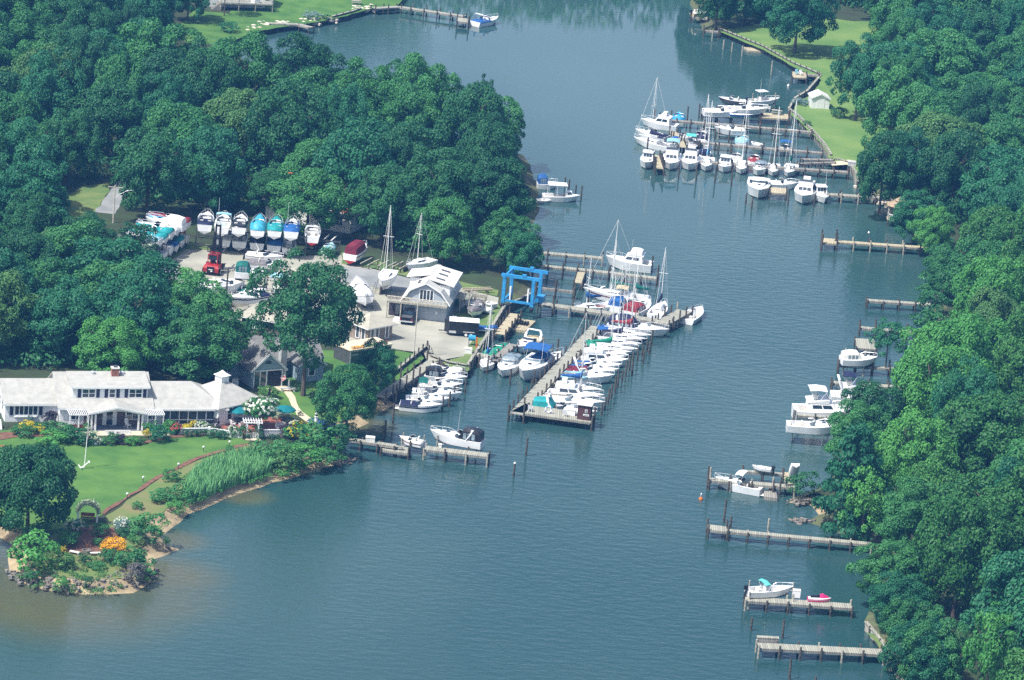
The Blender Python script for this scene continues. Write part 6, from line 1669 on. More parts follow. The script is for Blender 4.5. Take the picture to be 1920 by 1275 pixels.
win(ct, 9.4, 1.2, .9, .9, 1.5, 'S', 1, False); win(ct, -1.7, 4.6, 1.0, 1.2, 1.2, 'S', 2, False); win(ct, 11.2, 3.2, .9, .9, 1.3, 'E', 1)
MB().box(2.0, 5.4, -2.2, -.1, 0, .08).build('patio', PAVE, ct)

# tan roofed cabin and office beside the big oak
cb = thing('tan_roofed_cabin', "low cabin with a tan hip roof half hidden by the big dark oak", 'house', at(452, 622, GZ), R(-17))
hip(cb, 0, 9.5, 0, 6.5, 2.4, 1.9, mat('dark_tan_wall', (.16, .13, .10), .9, .2, 2), ROOFT, .6, 1.5)
win(cb, 2.0, 0, .9, 1.4, 1.1, 'S', 2, False)
of = thing('yard_office', "small office with a pale hip roof and tall corner windows by the paved yard", 'building', at(689, 644, GZ), R(45))
hip(of, 0, 4.6, 0, 4.6, 2.3, 1.3, mat('taupe_wall', (.27, .22, .18), .9, .15, 2), ROOFT, .6)
for x in (.8, 1.7, 3.6): win(of, x, 0, .35, .6, 1.7, 'S', 1, False)
for y in (1.0, 2.2): win(of, 0, y, .35, .7, 1.6, 'W', 1, False)
sr = thing('sunroom', "dark glazed sunroom with a flat flower terrace on top below the office", 'building', at(655, 684, GZ), R(42))
MB().box(.0, 7.4, .06, 3.6, 0, 2.0).build('wall', DGREY, sr)
gl = MB(); 
MB().box(.15, 7.25, .01, .055, .15, 1.8).build('glazing', GLASS, sr)
for i in range(5): gl.box(i * 1.82 - .07 + .07, i * 1.82 + .14, -.05, .008, 0, 1.95)
for zz in (.1, 1.35, 1.85): gl.box(0, 7.4, -.045, .006, zz - .05, zz + .05)
gl.build('frame', LGREY, sr)
MB().box(-.1, 7.5, -.15, 3.6, 2.0, 2.12).build('terrace', PAVE, sr)
def flowers(par, x0, x1, y, z, m, seed):
    rg = np.random.default_rng(seed); n = 160
    pos = np.stack([rg.uniform(x0, x1, n), rg.normal(y, .12, n), z + rg.uniform(0, .35, n)], 1)
    me = quads_mesh('flowers', pos, rg.normal(size=(n, 3)) + np.array([0, 0, 1]), .10, rg.uniform(0, 1, n), rg); me.materials.append(m); share('flowers', me, par)
flowers(sr, .4, 2.6, .3, 2.15, LEAF['gold'], 1); flowers(sr, 3.0, 5.2, .3, 2.15, LEAF['bright'], 2); flowers(sr, 4.9, 7.0, .5, 2.15, LEAF['pink'], 3)
# red roofed house in the trees
rh = thing('red_roofed_house', "white house with an orange red tile roof glimpsed through the trees", 'house', at(497, 410, GZ), R(-20))
gable(rh, 0, 14.5, 0, 8.5, 0, 3.6, 3.2, mat('white_stucco', (.72, .72, .70), .8, .05, 1), ROOFR, 'x', .5)
k_ = MB().box(12.9, 13.7, 3.0, 3.8, 5.5, 8.0).build('chimney', BRICKW, rh); MB().box(12.85, 13.75, 2.95, 3.85, 8.0, 8.2).build('chimney_cap', WHITE, k_)
win(rh, 2.0, 0, 1.1, 1.0, 1.3, 'S', 2); win(rh, 12.6, 0, 1.1, 1.0, 1.3, 'S', 2); win(rh, 14.5, 4.2, 1.1, 1.0, 1.3, 'E', 2)
# deck house at the top
dh = thing('deck_house', "pale house with a raised timber deck at the edge of the far lawn", 'house', at(418, 20, GZ), R(14))
gable(dh, -3, 8.6, 3.2, 10, 0, 4.4, 2.4, SIDING, ROOFG, 'x', .4)
for x in (1.6, 4.0, 6.2): win(dh, x, 3.2, 1.7, 1.2, 1.9, 'S', 1, False)
MB().box(-.6, 9.6, -.2, 3.15, 1.32, 1.5).build('deck', DECK, dh)
rl = MB()
for a, b in (((-.6, -.2), (9.6, -.2)), ((9.6, -.2), (9.6, 3.1))):
    for zz in (2.42, 2.0, 1.7): rl.beam((*a, zz), (*b, zz), .06, .08)
rl.build('railing', LGREY, dh)
for x, y in ((-.5, -.1), (3, -.1), (6.2, -.1), (9.5, -.1), (9.5, 3.0)): MB().box(x - .08, x + .08, y - .08, y + .08, 0, 2.45).build('post', PILEL, dh)
sp_ = MB()
for i in range(5): sp_.box(-.65 - .3 * (i + 1), -.65 - .3 * i, 0, 1.4, 0, 1.3 - .26 * i)
sp_.build('stair', DECKD, dh)
o = thing('garden_table', "white draped table on the far raised deck", 'table', at(418, 20, GZ) + Matrix.Rotation(R(14), 3, 'Z') @ Vector((6.4, 1.4, 1.5)))
MB().lathe([(.9, 0), (.85, .72), (.05, .76)], 10).build('tabletop', WHITE, o)
# white shed
ws = thing('garden_shed', "white gable ended shed alone on the far lawn", 'shed', at(1521, 203.5, GZ), R(8))
gable(ws, 0, 3.25, 0, 3.4, 0, 1.95, .75, WHITE, ROOFW, 'y', .18)
MB().box(.9, 2.35, -.04, -.003, .08, 1.75).build('door', TRIM, ws)
# barn
W_, D_ = 6.3, 10.6
bn = thing('boatyard_barn', "grey gambrel roofed barn with a balcony and white dormer roofs", 'barn', at(755, 595, GZ), R(-7))
MB().box(0, W_, 0, D_, 0, 2.6).build('lower_wall', GRYSID, bn)
prof = [(-.45, 2.55), (.95, 4.35), (W_/2, 5.5), (W_ - .95, 4.35), (W_ + .45, 2.55)]
MB().loft([[(x, .0, z) for x, z in [(0.05, 2.6)] + [(.98, 4.28), (W_/2, 5.42), (W_ - .98, 4.28)] + [(W_ - .05, 2.6)]], [(x, D_, z) for x, z in [(0.05, 2.6)] + [(.98, 4.28), (W_/2, 5.42), (W_ - .98, 4.28)] + [(W_ - .05, 2.6)]]]).build('gable_wall', GRYSID, bn)
rf, tr = MB(), MB()
for a, b in zip(prof, prof[1:]):
    d = Vector((b[0] - a[0], 0, b[1] - a[1])).normalized(); n_ = Vector((-d.z, 0, d.x)) * .14
    if n_.z < 0: n_ = -n_
    rf.loft([[(a[0], -.35, a[1]), (b[0], -.35, b[1]), (b[0] + n_.x, -.35, b[1] + n_.z), (a[0] + n_.x, -.35, a[1] + n_.z)], [(a[0], D_ + .3, a[1]), (b[0], D_ + .3, b[1]), (b[0] + n_.x, D_ + .3, b[1] + n_.z), (a[0] + n_.x, D_ + .3, a[1] + n_.z)]])
    tr.beam((a[0] + n_.x / 2, -.39, a[1] + n_.z / 2), (b[0] + n_.x / 2, -.39, b[1] + n_.z / 2), .05, .2)
rf = rf.build('roof', mat('barn_shingle', (.52, .52, .49), .9, .08, 1.2), bn); tr.build('fascia', TRIM, rf)
for (x0, x1, y0, y1, zt) in ((-.02, 2.2, 4.6, D_ - 2.2, 4.9), (W_ - 2.2, W_ + .02, 2.0, D_ - 1.0, 4.9)):
    dm = MB().box(x0, x1, y0, y1, 2.7, zt).build('dormer', SIDING, bn)
    lo, hi2 = (x0 - .5, x1 + .9) if x0 < 1 else (x1 + .6, x0 - .9)
    q = [(lo, zt - .02), (hi2, 5.62), (hi2, 5.76), (lo, zt + .12)]
    MB().loft([[(a, y0 - .3, b) for a, b in q], [(a, y1 + .3, b) for a, b in q]]).build('dormer_roof', ROOFW, dm)
for yy in (2.9, 5.4, 7.6):
    s_ = MB().add([(W_/2 + .9, yy, 5.62), (W_/2 + 2.2, yy, 5.36), (W_/2 + 2.2, yy + .35, 5.36), (W_/2 + .9, yy + .35, 5.62), (W_/2 + .9, yy, 5.74), (W_/2 + 2.2, yy, 5.48), (W_/2 + 2.2, yy + .35, 5.48), (W_/2 + .9, yy + .35, 5.74)], [(3,2,1,0),(4,5,6,7),(0,1,5,4),(1,2,6,5),(2,3,7,6),(3,0,4,7)]).build('skylight', DGREY, bn)
for yy in (1.6, 2.6, 7.4, 8.4): MB().box(1.6, 2.0, yy, yy + .25, 4.9, 5.12).build('roof_vent', DGREY, bn)
win(bn, W_/2 + .1, 0, 2.85, 2.0, 1.6, 'S', 4, False)
win(bn, W_ + .02, 4.0, 3.2, .8, 1.4, 'E', 1)
MB().box(-2.3, W_ + .2, -1.35, -.02, 2.42, 2.58).build('balcony', DECK, bn)
rl = MB()
for i in range(44): x = -2.25 + 8.7 * i / 43; rl.box(x - .035, x + .035, -1.36, -1.30, 2.59, 3.35)
rl.box(-2.3, W_ + .2, -1.38, -1.28, 3.35, 3.43); rl.build('railing', mat('bleached_rail', (.62, .57, .46), .8, .1, 2), bn)
for x in (-2.2, -.2): MB().box(x - .08, x + .08, -1.3, -1.14, 0, 2.42).build('post', PILEL, bn)
MB().box(-2.2, -.05, .3, 2.6, 0, 2.42).build('side_store', mat('dark_store', (.06, .05, .06), .9, .2, 2), bn)
MB().box(-1.2, -.25, .22, .29, .3, 1.8).build('side_window', CLEAR, bn)
for x, ww in ((1.05, 1.9), (3.75, 2.4)): MB().box(x, x + ww, -.045, -.004, .05, 2.2).build('garage_door', mat('garage_door_grey', (.38, .44, .50), .6, .04, 1), bn)
for x in (2.0, 4.9): MB().box(x - .12, x + .12, -.08, -.05, 1.1, 1.5).build('door_notice', TRIM, bn)
MB().box(W_ + .03, W_ + 2.6, 5.2, 8.2, 2.3, 2.45).build('rear_deck', DECK, bn)
rl = MB(); rl.beam((W_ + 2.55, 5.2, 3.3), (W_ + 2.55, 8.2, 3.3), .08); rl.beam((W_ + .1, 5.25, 3.3), (W_ + 2.55, 5.25, 3.3), .08)
for i in range(10): rl.beam((W_ + .2 + i * .26, 5.25, 2.45), (W_ + .2 + i * .26, 5.25, 3.3), .05)
rl.build('railing', PILEL, bn)
for x, y in ((W_ + 2.5, 5.3), (W_ + 2.5, 8.1), (W_ + 1.2, 5.3)): MB().box(x - .08, x + .08, y - .08, y + .08, 0, 3.35).build('post', PILEL, bn)
MB().box(-.9, .3, -3.6, -1.6, 0, .5).build('ramp', CREAM, bn)
# ------------------------------------------------------------------ boatyard
# travel lift
tl = thing('travel_lift', "tall bright blue boat hoist on wheels at the slip beside the shore trees", 'boat hoist', at(942, 577, GZ), R(-13))
TW, TD, TH = 4.4, 4.6, 4.9
for i, (x, y) in enumerate(((0, 0), (TW, 0), (0, TD), (TW, TD))):
    MB().box(x - .24, x + .24, y - .24, y + .24, .9, TH).build('leg', BRIDGEBLUE, tl)
    wh = MB().tube((x - .22, y, .45), (x + .22, y, .45), .45, n=12).build('wheel', RUBBER, tl)
    MB().tube((x - .24, y, .45), (x + .24, y, .45), .2, n=8).build('hub', BRIDGEBLUE, wh)
    MB().box(x - .3, x + .3, y - .25, y + .25, .75, 1.0).build('fork', BRIDGEBLUE, tl)
for y in (0, TD): MB().beam((-.5, y, TH + .12), (TW + 1.0, y, TH + .12), .36, .46).build('top_beam', BRIDGEBLUE, tl)
MB().beam((0, -.3, TH - .1), (0, TD + .3, TH - .1), .32, .4).build('top_beam', BRIDGEBLUE, tl)
for x in (0, TW): MB().beam((x, 0, 1.05), (x, TD, 1.05), .3, .36).build('side_beam', BRIDGEBLUE, tl)
MB().beam((0, 0, 1.2), (TW, 0, 1.2), .26, .32).build('front_beam', BRIDGEBLUE, tl)
MB().box(TW + .2, TW + 1.3, 1.3, 2.9, 1.2, 2.1).build('engine_housing', BRIDGEBLUE, tl)
for x in (1.0, TW - .7):
    MB().tube((x, .1, 1.0), (x, .1, 3.4), .13, .16, 7).build('sling_pad', WHITE, tl)
    MB().tube((x, .1, 3.4), (x, .1, TH), .02, n=4).build('sling_cable', DGREY, tl)
for y in (.0, TD): MB().box(TW * .6, TW * .6 + .6, y - .22, y + .22, TH + .29, TH + .62).build('winch', BRIDGEBLUE, tl)

def rack(label, px, py, rz, n, pitch, depth, levels, tall=None, m=None):
    o = thing('boat_rack', label, 'boat rack', at(px, py, GZ), rz)
    m = m or DGREY; H = tall or (levels[-1] + .2)
    for i in range(n + 1):
        for y in (.6, depth - .6):
            MB().box(i * pitch - .09, i * pitch + .09, y - .09, y + .09, 0, H).build('upright', m, o)
    for z in levels:
        b = MB()
        for y in (.6, depth - .6): b.beam((0, y, z), (n * pitch, y, z), .14, .22)
        b.build('shelf_beam', m, o)
    return o
# rack along the back of the yard (sterns to the yard)
hb = hd((380, 466), (560, 480), GZ)
rack("dark steel rack of stern-out boats along the back of the yard", 366, 466, hb, 6, 2.78, 7.0, (.45, 3.0))
BK = "boats on the back rack"
up = hb + math.pi / 2
def racked(px, py, z, lab, L=7.2, B=2.45, kind='cruiser', **k):
    return boat_s(kind, (px, py), L, math.degrees(up), B, lab, GZ + z, BK, **k)
racked(383, 434, 3.55, "white boat with a navy cockpit and white arch, first on the back rack's upper tier", arch=True, sole=NAVY, tonneau=NAVY, tt=.5)
racked(415, 438, 3.55, "white boat with pale blue seats behind the fork truck's mast, upper tier", sole=PALEB, bimini=PALEB, bt=(.55, .68), bh=.9, aerial=True)
racked(447, 439, 3.55, "white boat with a black cockpit cover, upper tier of the back rack", tonneau=BLACK, tt=.56)
racked(482, 443, 3.55, "boat shrink wrapped in cyan, upper tier of the back rack", tarp=CYAN, th=1.3)
racked(514, 444, 3.55, "boat under a sea green cover, upper tier of the back rack", tarp=TEAL, th=.7)
racked(545, 447, 3.55, "white boat with a royal blue cover, upper tier of the back rack", tonneau=BLUE, tt=.8, th=.45, aerial=True)
racked(418, 462, .9, "white boat behind the fork truck's mast, lower tier", tonneau=CREAM)
racked(448, 465, .9, "open white boat with grey seats, lower tier of the back rack")
racked(481, 468, .9, "white boat with a dark navy cover, lower tier of the back rack", tonneau=NAVY, tt=.8, th=.5)
racked(513, 471, .9, "boat under a royal blue tarpaulin, lower tier of the back rack", tarp=BLUE, th=.9)
racked(540, 474, .9, "small white boat with an outboard, lower tier of the back rack", 5.5, 2.2, 'cc', ob=1, obm=DGREY)
rack("short dark stand beside the red bottomed boat", 572, 470, hb, 2, 2.6, 6, (.6, 1.6))
racked(584, 456, 2.1, "white boat with a red bottom standing alone beside the back rack", bottom=REDP, hull=WHITE, arch=True, sole=CREAM)
boat_s('cruiser', (655, 489), 6.6, 72, 2.5, "white and red cruiser under a maroon camper canvas at the yard's grass edge", GZ + .9, camper=MAROON, ch=1.5, ct=.7, clear=False, stripe=MAROON, bottom=REDP, draft=.5)
boat_s('run', (611, 478), 4.2, 80, 1.9, "small pale boat between the red bottomed boat and the oak", GZ + .6, tarp=PALEB)
# left rack
ldir = math.atan2((at(283, 512, GZ) - at(352, 464, GZ)).y, (at(283, 512, GZ) - at(352, 464, GZ)).x)
p_a = at(352, 464, GZ); p_b = at(283, 512, GZ); nL = 7; pit = (p_b - p_a).length / (nL - .6)
o = thing('boat_rack', "dark steel rack of bow-in boats at the edge of the woods", 'boat rack', p_a, ldir)
for i in range(nL + 1):
    for y in (-1.0, -5.4): MB().box((i - .5) * pit - .09, (i - .5) * pit + .09, y - .09, y + .09, 0, 3.1).build('upright', DGREY, o)
for z in (.45, 2.9):
    b = MB()
    for y in (-1.0, -5.4): b.beam((-.5 * pit, y, z), ((nL - .5) * pit, y, z), .14, .2)
    b.build('shelf_beam', DGREY, o)
covU = [('tarp', RED, "red"), ('tarp', SKYB, "bright blue"), ('tonneau', CREAM, "cream"), ('tarp', TEAL, "sea green"), ('tarp', TEAL, "second sea green"), ('tonneau', PALEB, "pale blue"), ('tonneau', CREAM, "white vinyl")]
covL = [('tonneau', CREAM, "plain white"), ('tarp', TEAL, "sea green"), ('tarp', BLUE, "royal blue"), ('tonneau', CREAM, "off white"), ('ob', 0, "no"), ('tonneau', PALEB, "pale grey blue"), ('tarp', BLUE, "torn blue")]
hL = ldir - math.pi / 2
for i in range(nL):
    q = p_a.lerp(p_b, i / (nL - .6))
    for (kk, vv, nmx), z, tier in ((covU[i], 3.4, "upper"), (covL[i], .9, "lower")):
        L = rnd.uniform(5.8, 6.6); h = Vector((math.cos(hL), math.sin(hL), 0))
        boat('cruiser' if i % 2 else 'run', L, min(2.3, pit * .92), Vector((q.x, q.y, GZ + z)) + h * (L / 2), hL, f"boat with {nmx} cover, {ORD[i]} bay, {tier} tier, woods edge rack", "boats on the woods edge rack", **{kk: vv, 'bottom': rnd.choice([LGREY, NAVY, WHITE])})
boat_sb('cruiser', (346, 433), (272, 421), 2.6, "large white cruiser with a peaked white canvas on top of the rack's end", GZ + 3.4, camper=WHITE, ch=1.2, ct=.5, clear=False, bottom=MAROON)
# yard boats
boat_sb('run', (462, 482), (532, 491), 2.2, "white sport boat with twin black outboards pointing away from the fork truck", GZ + .9, ob=2, tonneau=CREAM, tt=.5)
boat_sb('run', (466, 498), (538, 505), 2.3, "white runabout with a grey peaked cover beside the twin outboard boat", GZ + .9, tonneau=GREYC, tt=.5, th=.5)
rack("open steel frame holding two boats beside the big oak", 441, 549, hd((441, 549), (490, 554), GZ), 2, 2.1, 3.4, (.5, 2.6))
boat_sb('cruiser', (440, 518), (498, 523), 2.4, "white cruiser with a dark green bimini on the open steel frame", GZ + 3.1, camper=DGREEN, ch=1.45, ct=.5)
boat_sb('run', (436, 548), (500, 553), 2.2, "white outboard boat lying on the lower level of the open steel frame", GZ + .9, ob=1, tonneau=DGREEN, tt=.4, th=.15)
boat_b('cruiser', (399, 553), 7.0, -118, 2.6, "white cruiser on stands pointing toward the utility pole", GZ + 1.6, tonneau=CREAM)
boat_b('cruiser', (432, 572), 7.0, -135, 2.6, "white cruiser with a navy hull band on stands behind the utility pole", GZ + 1.4, stripe=NAVY, bottom=CREAM, tonneau=NAVY, tt=.3)
boat_sb('run', (445, 556), (497, 562), 2.2, "cream hulled boat lying between the steel frame and the navy banded cruiser", GZ + .6, hull=CREAM, tonneau=CREAM)
boat_sb('run', (508, 522), (560, 529), 2.2, "white runabout with a pale blue cover tucked behind the big oak's crown", GZ + .9, tonneau=PALEB, tt=.5)
boat_sb('cruiser', (512, 546), (566, 553), 2.4, "white cruiser with a bare deck beneath the big oak, behind the steel frame", GZ + 1.0, tonneau=CREAM)
boat_sb('run', (505, 570), (548, 566), 2.1, "small white boat with a navy cover behind the tan roofed cabin", GZ + .7, tonneau=NAVY, tt=.5)
boat_b('run', (322, 533), 5.6, -150, 2.1, "white boat with a grey cover at the near corner of the gravel", GZ + .7, tonneau=GREYC, tt=.5)
boat_b('cruiser', (345, 560), 6.2, -140, 2.3, "white boat with a cream cover seen over the light open tree", GZ + .9, tonneau=CREAM)
boat_b('run', (372, 545), 6.0, -125, 2.2, "white boat half hidden by the light open tree", GZ + .8, tonneau=CREAM)
boat_b('run', (290, 522), 6.0, -160, 2.2, "white boat on the gravel below the woods edge rack", GZ + .7, tonneau=CREAM)
boat_b('run', (292, 553), 5.5, 190, 2.1, "blue decked white boat seen through the leaves below the rack", GZ + .7, tonneau=NAVY)
boat_s('cruiser', (684, 567), 8.0, 104, 2.9, "large white shrink wrapped boat on stands beside the oak", GZ + 1.4, tarp=WHITE, th=1.3, ob=1, obm=WHITE)
boat_b('sail', (716, 541), 7.6, -97, 2.6, "white sailboat on stands in the road, tall mast with a cross spreader", GZ + 1.9, mast=10.6, boom=0, H=1.2, draft=.7, lean=-.02)
boat_b('sail', (763, 507), 6.6, -125, 2.3, "smaller white sailboat on stands behind the barn roof", GZ + 1.4, mast=7.4, boom=0, H=.9, draft=.6)
def stands(px, py, z, label, w_=2.0, l_=3.2, rz=0):
    o = thing('boat_stand', label, 'boat stand', at(px, py, GZ), rz)
    for x in (-l_/2, l_/2):
        for y in (-w_/2, w_/2):
            MB().beam((x, y * 1.25, 0), (x, y * .8, z), .07).beam((x - .3, y * 1.25, 0.03), (x + .3, y * 1.25, .03), .06).build('leg', DGREY, o)
    MB().beam((-l_/2, -w_/2, .25), (l_/2, -w_/2, .25), .05).beam((-l_/2, w_/2, .25), (l_/2, w_/2, .25), .05).box(-l_/2, l_/2, -.12, .12, 0, z - .75).build('keel_block', PILE, o)
stands(716, 548, 1.9, "steel stands under the tall masted sailboat in the road", rz=R(83))
stands(768, 507, 1.4, "steel stands under the smaller sailboat", rz=R(55))
stands(680, 572, 1.3, "steel stands under the shrink wrapped boat", rz=R(104))
stands(402, 562, 1.5, "steel stands under the cruiser by the utility pole", rz=R(62))
stands(440, 575, 1.3, "steel stands under the navy banded cruiser", rz=R(45))
for i, (x, y) in enumerate(((693, 501), (725, 506), (752, 508))):
    o = thing('boat_cradle', ["empty timber boat cradle closest to the maroon canvas boat", "empty timber boat cradle in the middle of the grass verge", "empty timber boat cradle beside the smaller sailboat"][i], 'boat cradle', at(x, y, GZ), R(60), "empty boat cradles")
    for s in (-.65, .65):
        MB().beam((-1.6, s, .75), (1.6, s, 1.05), .16, .14).build('bunk', PILEL, o)
        for xx in (-1.2, 1.2): MB().box(xx - .06, xx + .06, s - .06, s + .06, 0, .85 + xx * .09).build('leg', PILE, o)
    MB().beam((-1.2, -.65, .2), (-1.2, .65, .2), .08).beam((1.2, -.65, .2), (1.2, .65, .2), .08).build('tie_beam', PILE, o)
o = thing('boat_cradle', "white bunk stand beyond the red bottomed boat", 'boat cradle', at(617, 462, GZ), R(75), "empty boat cradles")
for s in (-.6, .6):
    MB().beam((-1.6, s, 1.2), (1.6, s, 1.4), .18, .12).build('bunk', WHITE, o)
    for xx in (-1.2, 1.2): MB().box(xx - .06, xx + .06, s - .06, s + .06, 0, 1.2).build('leg', DGREY, o)
o = thing('timber_stack', "stack of long bleached timbers on the grass before the blue hoist", 'timber stack', at(895, 548, GZ), R(20))
for s, zz in ((-.5, .5), (.45, .45)): MB().beam((-2.2, s, zz), (2.2, s, zz + .1), .25, .2).build('timber', DECKT, o)
for xx in (-1.4, 1.4): MB().beam((xx, -.9, .2), (xx, .9, .2), .2, .3).build('bearer', PILE, o)
# forklift
fk = thing('boat_forklift', "red boatyard forklift with a tall black mast in the gravel yard", 'forklift', at(400, 511, GZ), R(82))
body = MB().loft([[(-2.0, -1.15, .55), (1.2, -1.15, .55), (1.2, 1.15, .55), (-2.0, 1.15, .55)], [(-2.1, -1.2, 1.2), (1.2, -1.1, 1.2), (1.2, 1.1, 1.2), (-2.1, 1.2, 1.2)], [(-1.9, -1.05, 1.55), (-.5, -1.0, 1.55), (-.5, 1.0, 1.55), (-1.9, 1.05, 1.55)]]).build('body', REDP, fk)
MB().box(-2.12, -2.02, -.55, .55, .6, 1.4).build('grille', BLACK, body)
MB().box(-2.16, -2.13, -.3, .3, .95, 1.05).box(-2.16, -2.13, -.3, .0, .68, .85).build('number_plate', WHITE, body)
cg = MB()
for x in (-1.0, .5):
    for y in (-.7, .7): cg.box(x - .06, x + .06, y - .06, y + .06, 1.2, 3.0)
for y in np.linspace(-.7, .7, 5): cg.beam((-1.0, y, 3.0), (.5, y, 3.0), .07)
cg.beam((-1.0, -.7, 3.0), (-1.0, .7, 3.0), .1); cg.beam((.5, -.7, 3.0), (.5, .7, 3.0), .1); cg.build('cab_cage', REDP, fk); MB().box(-.95, .45, -.62, .62, 2.2, 2.9).build('cab_glass', GLASS, fk)
MB().box(-.6, .1, -.35, .35, 1.3, 1.75).box(-.65, -.5, -.35, .35, 1.75, 2.3).build('seat', BLACK, fk)
for x, r_ in ((-1.3, .5), (1.0, .65)):
    for y in (-1.15, 1.15):
        wh = MB().tube((x, y - .22, r_), (x, y + .22, r_), r_, n=14).build('wheel', RUBBER, fk); MB().tube((x, y - .24, r_), (x, y + .24, r_), r_ * .5, n=10).build('rim', LGREY, wh)
ms = MB()
for y in (-.60, -.32, .32, .60): ms.box(1.45, 1.75, y - .12, y + .12, .3, 5.0 if abs(y) > .5 else 7.0)
for zz in (.6, 2.2, 3.8, 4.9): ms.box(1.46, 1.66, -.62, .62, zz - .1, zz + .1)
ms.box(1.47, 1.70, -.42, .42, 6.7, 6.95); ms.build('mast', BLACK, fk)
MB().box(1.7, 1.82, -1.5, 1.5, 2.6, 2.75).box(1.7, 1.82, -1.5, 1.5, 3.3, 3.45).box(1.7, 1.82, -1.5, -1.38, 2.75, 3.3).box(1.7, 1.82, 1.38, 1.5, 2.75, 3.3).build('carriage', BLACK, fk)
for y in (-.7, .7): MB().box(1.83, 4.6, y - .12, y + .12, 2.58, 2.72).build('fork', BLACK, fk)
# poles
up_ = thing('utility_pole', "dark wooden utility pole with a crossarm beside the gravel yard", 'utility pole', at(420, 607, GZ))
MB().tube((0, 0, 0), (.1, 0, 8.3), .16, .11, 8).build('pole', PILE, up_)
MB().beam((-.9, -.2, 7.9), (1.1, .2, 7.9), .12, .14).build('crossarm', PILEL, up_)
MB().beam((.1, 0, 7.5), (.9, .9, 8.1), .07).build('brace', PILEL, up_)
for x in (-.8, .0, 1.0): MB().lathe([(.05, 7.97), (.07, 8.1), (.03, 8.2)], 6, (x, x * .2)).build('insulator', GLASS, up_)
lp = thing('light_pole', "slender pale light pole standing by a post base on the paved yard's lawn edge", 'light pole', at(775, 671, GZ))
MB().tube((0, 0, 0), (.05, 0, 8.2), .10, .06, 8).build('pole', mat('pale_pole', (.55, .52, .45), .7, .1, 2), lp)
MB().box(-.35, .35, -.35, .35, 0, .3).build('base', LGREY, lp); MB().beam((.05, 0, 8.1), (.35, .1, 8.2), .12).build('lamp_head', LGREY, lp)
sl_ = thing('street_lamp', "pole with a crossbar and a curved street lamp arm beside the lane", 'street lamp', at(212, 418, GZ))
MB().tube((0, 0, 0), (0, 0, 6.0), .12, .09, 8).build('pole', mat('pale_pole', (.55, .52, .45), .7, .1, 2), sl_)
MB().beam((-1.1, 0, 5.7), (1.3, 0, 5.7), .1).build('crossarm', mat('pale_pole', (.55, .52, .45), .7, .1, 2), sl_)
ar = MB().path([Vector((0, 0, 3.9)), Vector((.9, 0, 4.7)), Vector((1.9, 0, 5.3)), Vector((2.7, 0, 5.45))], .05, 5).build('lamp_arm', STEEL, sl_)
MB().loft([[(2.6, -.15, 5.4), (2.6, .15, 5.4), (2.6, .1, 5.55), (2.6, -.1, 5.55)], [(3.3, -.1, 5.38), (3.3, .1, 5.38), (3.3, .06, 5.48), (3.3, -.06, 5.48)]]).build('lamp_head', WHITE, ar)
# truck and trailer
def pickup(px, py, rz, label):
    o = thing('pickup_truck', label, 'truck', at(px, py, GZ), rz)
    MB().loft([[(-2.6, -.9, .45), (2.6, -.88, .45), (2.6, .88, .45), (-2.6, .9, .45)], [(-2.65, -.97, .8), (2.65, -.92, .8), (2.65, .92, .8), (-2.65, .97, .8)], [(-2.6, -.95, 1.1), (2.5, -.85, 1.05), (2.5, .85, 1.05), (-2.6, .95, 1.1)]]).build('body', BLACK, o)
    c = MB().loft([[(-.9, -.9, 1.08), (1.3, -.88, 1.06), (1.3, .88, 1.06), (-.9, .9, 1.08)], [(-.75, -.75, 1.75), (.55, -.74, 1.75), (.55, .74, 1.75), (-.75, .75, 1.75)]]).build('cab', BLACK, o)
    MB().poly([(-.905, -.72, 1.18), (-.905, .72, 1.18), (-.79, .64, 1.66), (-.79, -.64, 1.66)]).build('rear_window', GLASS, c)
    MB().poly([(1.29, .72, 1.14), (1.29, -.72, 1.14), (.6, -.64, 1.72), (.6, .64, 1.72)]).build('windscreen', GLASS, c)
    for s in (-1, 1):
        MB().poly([(-.6, s * .885, 1.14), (1.0, s * .875, 1.14), (.5, s * .775, 1.68), (-.55, s * .775, 1.68)][::s]).build('side_window', GLASS, c)
    MB().box(-2.45, -1.0, -.78, .78, 1.06, 1.12).build('bed_cover', DGREY, o)
    for x in (-1.65, 1.65):
        for y in (-.88, .88):
            wh = MB().tube((x, y - .13, .4), (x, y + .13, .4), .4, n=12).build('wheel', RUBBER, o); MB().tube((x, y - .14, .4), (x, y + .14, .4), .22, n=8).build('rim', STEEL, wh)
    MB().box(-2.78, -2.66, -.95, .95, .5, .68).build('bumper', STEEL, o)
    for y in (-.86, .86): MB().box(-2.67, -2.61, y - .08, y + .08, .75, 1.0).build('tail_light', REDP, o)
pickup(766, 601, R(84), "black pickup truck parked before the barn's garage doors")
trl = thing('cargo_trailer', "black box trailer with a pale roof and two axles parked beside the barn", 'trailer', at(866, 628, GZ), R(2))
MB().loft([[(-1.9, -1.05, .45), (2.3, -1.05, .45), (2.3, 1.05, .45), (-1.9, 1.05, .45)], [(-1.9, -1.05, 2.25), (2.3, -1.05, 2.25), (2.3, 1.05, 2.25), (-1.9, 1.05, 2.25)]]).build('box_body', BLACK, trl)
MB().loft([[(-1.95, -1.1, 2.26), (2.35, -1.1, 2.26), (2.35, 1.1, 2.26), (-1.95, 1.1, 2.26)], [(-1.95, -.9, 2.38), (2.35, -.9, 2.38), (2.35, .9, 2.38), (-1.95, .9, 2.38)]]).build('roof', WHITE, trl)
MB().prism([(-1.91, -1.06), (-1.91, 1.06), (-2.6, 0)], .45, 2.26).build('nose', BLACK, trl)
MB().box(-1.9, -.9, -1.075, -1.055, .5, .85).build('gravel_guard', STEEL, trl)
MB().beam((-2.4, 0, .5), (-3.4, 0, .5), .12).build('drawbar', DGREY, trl)
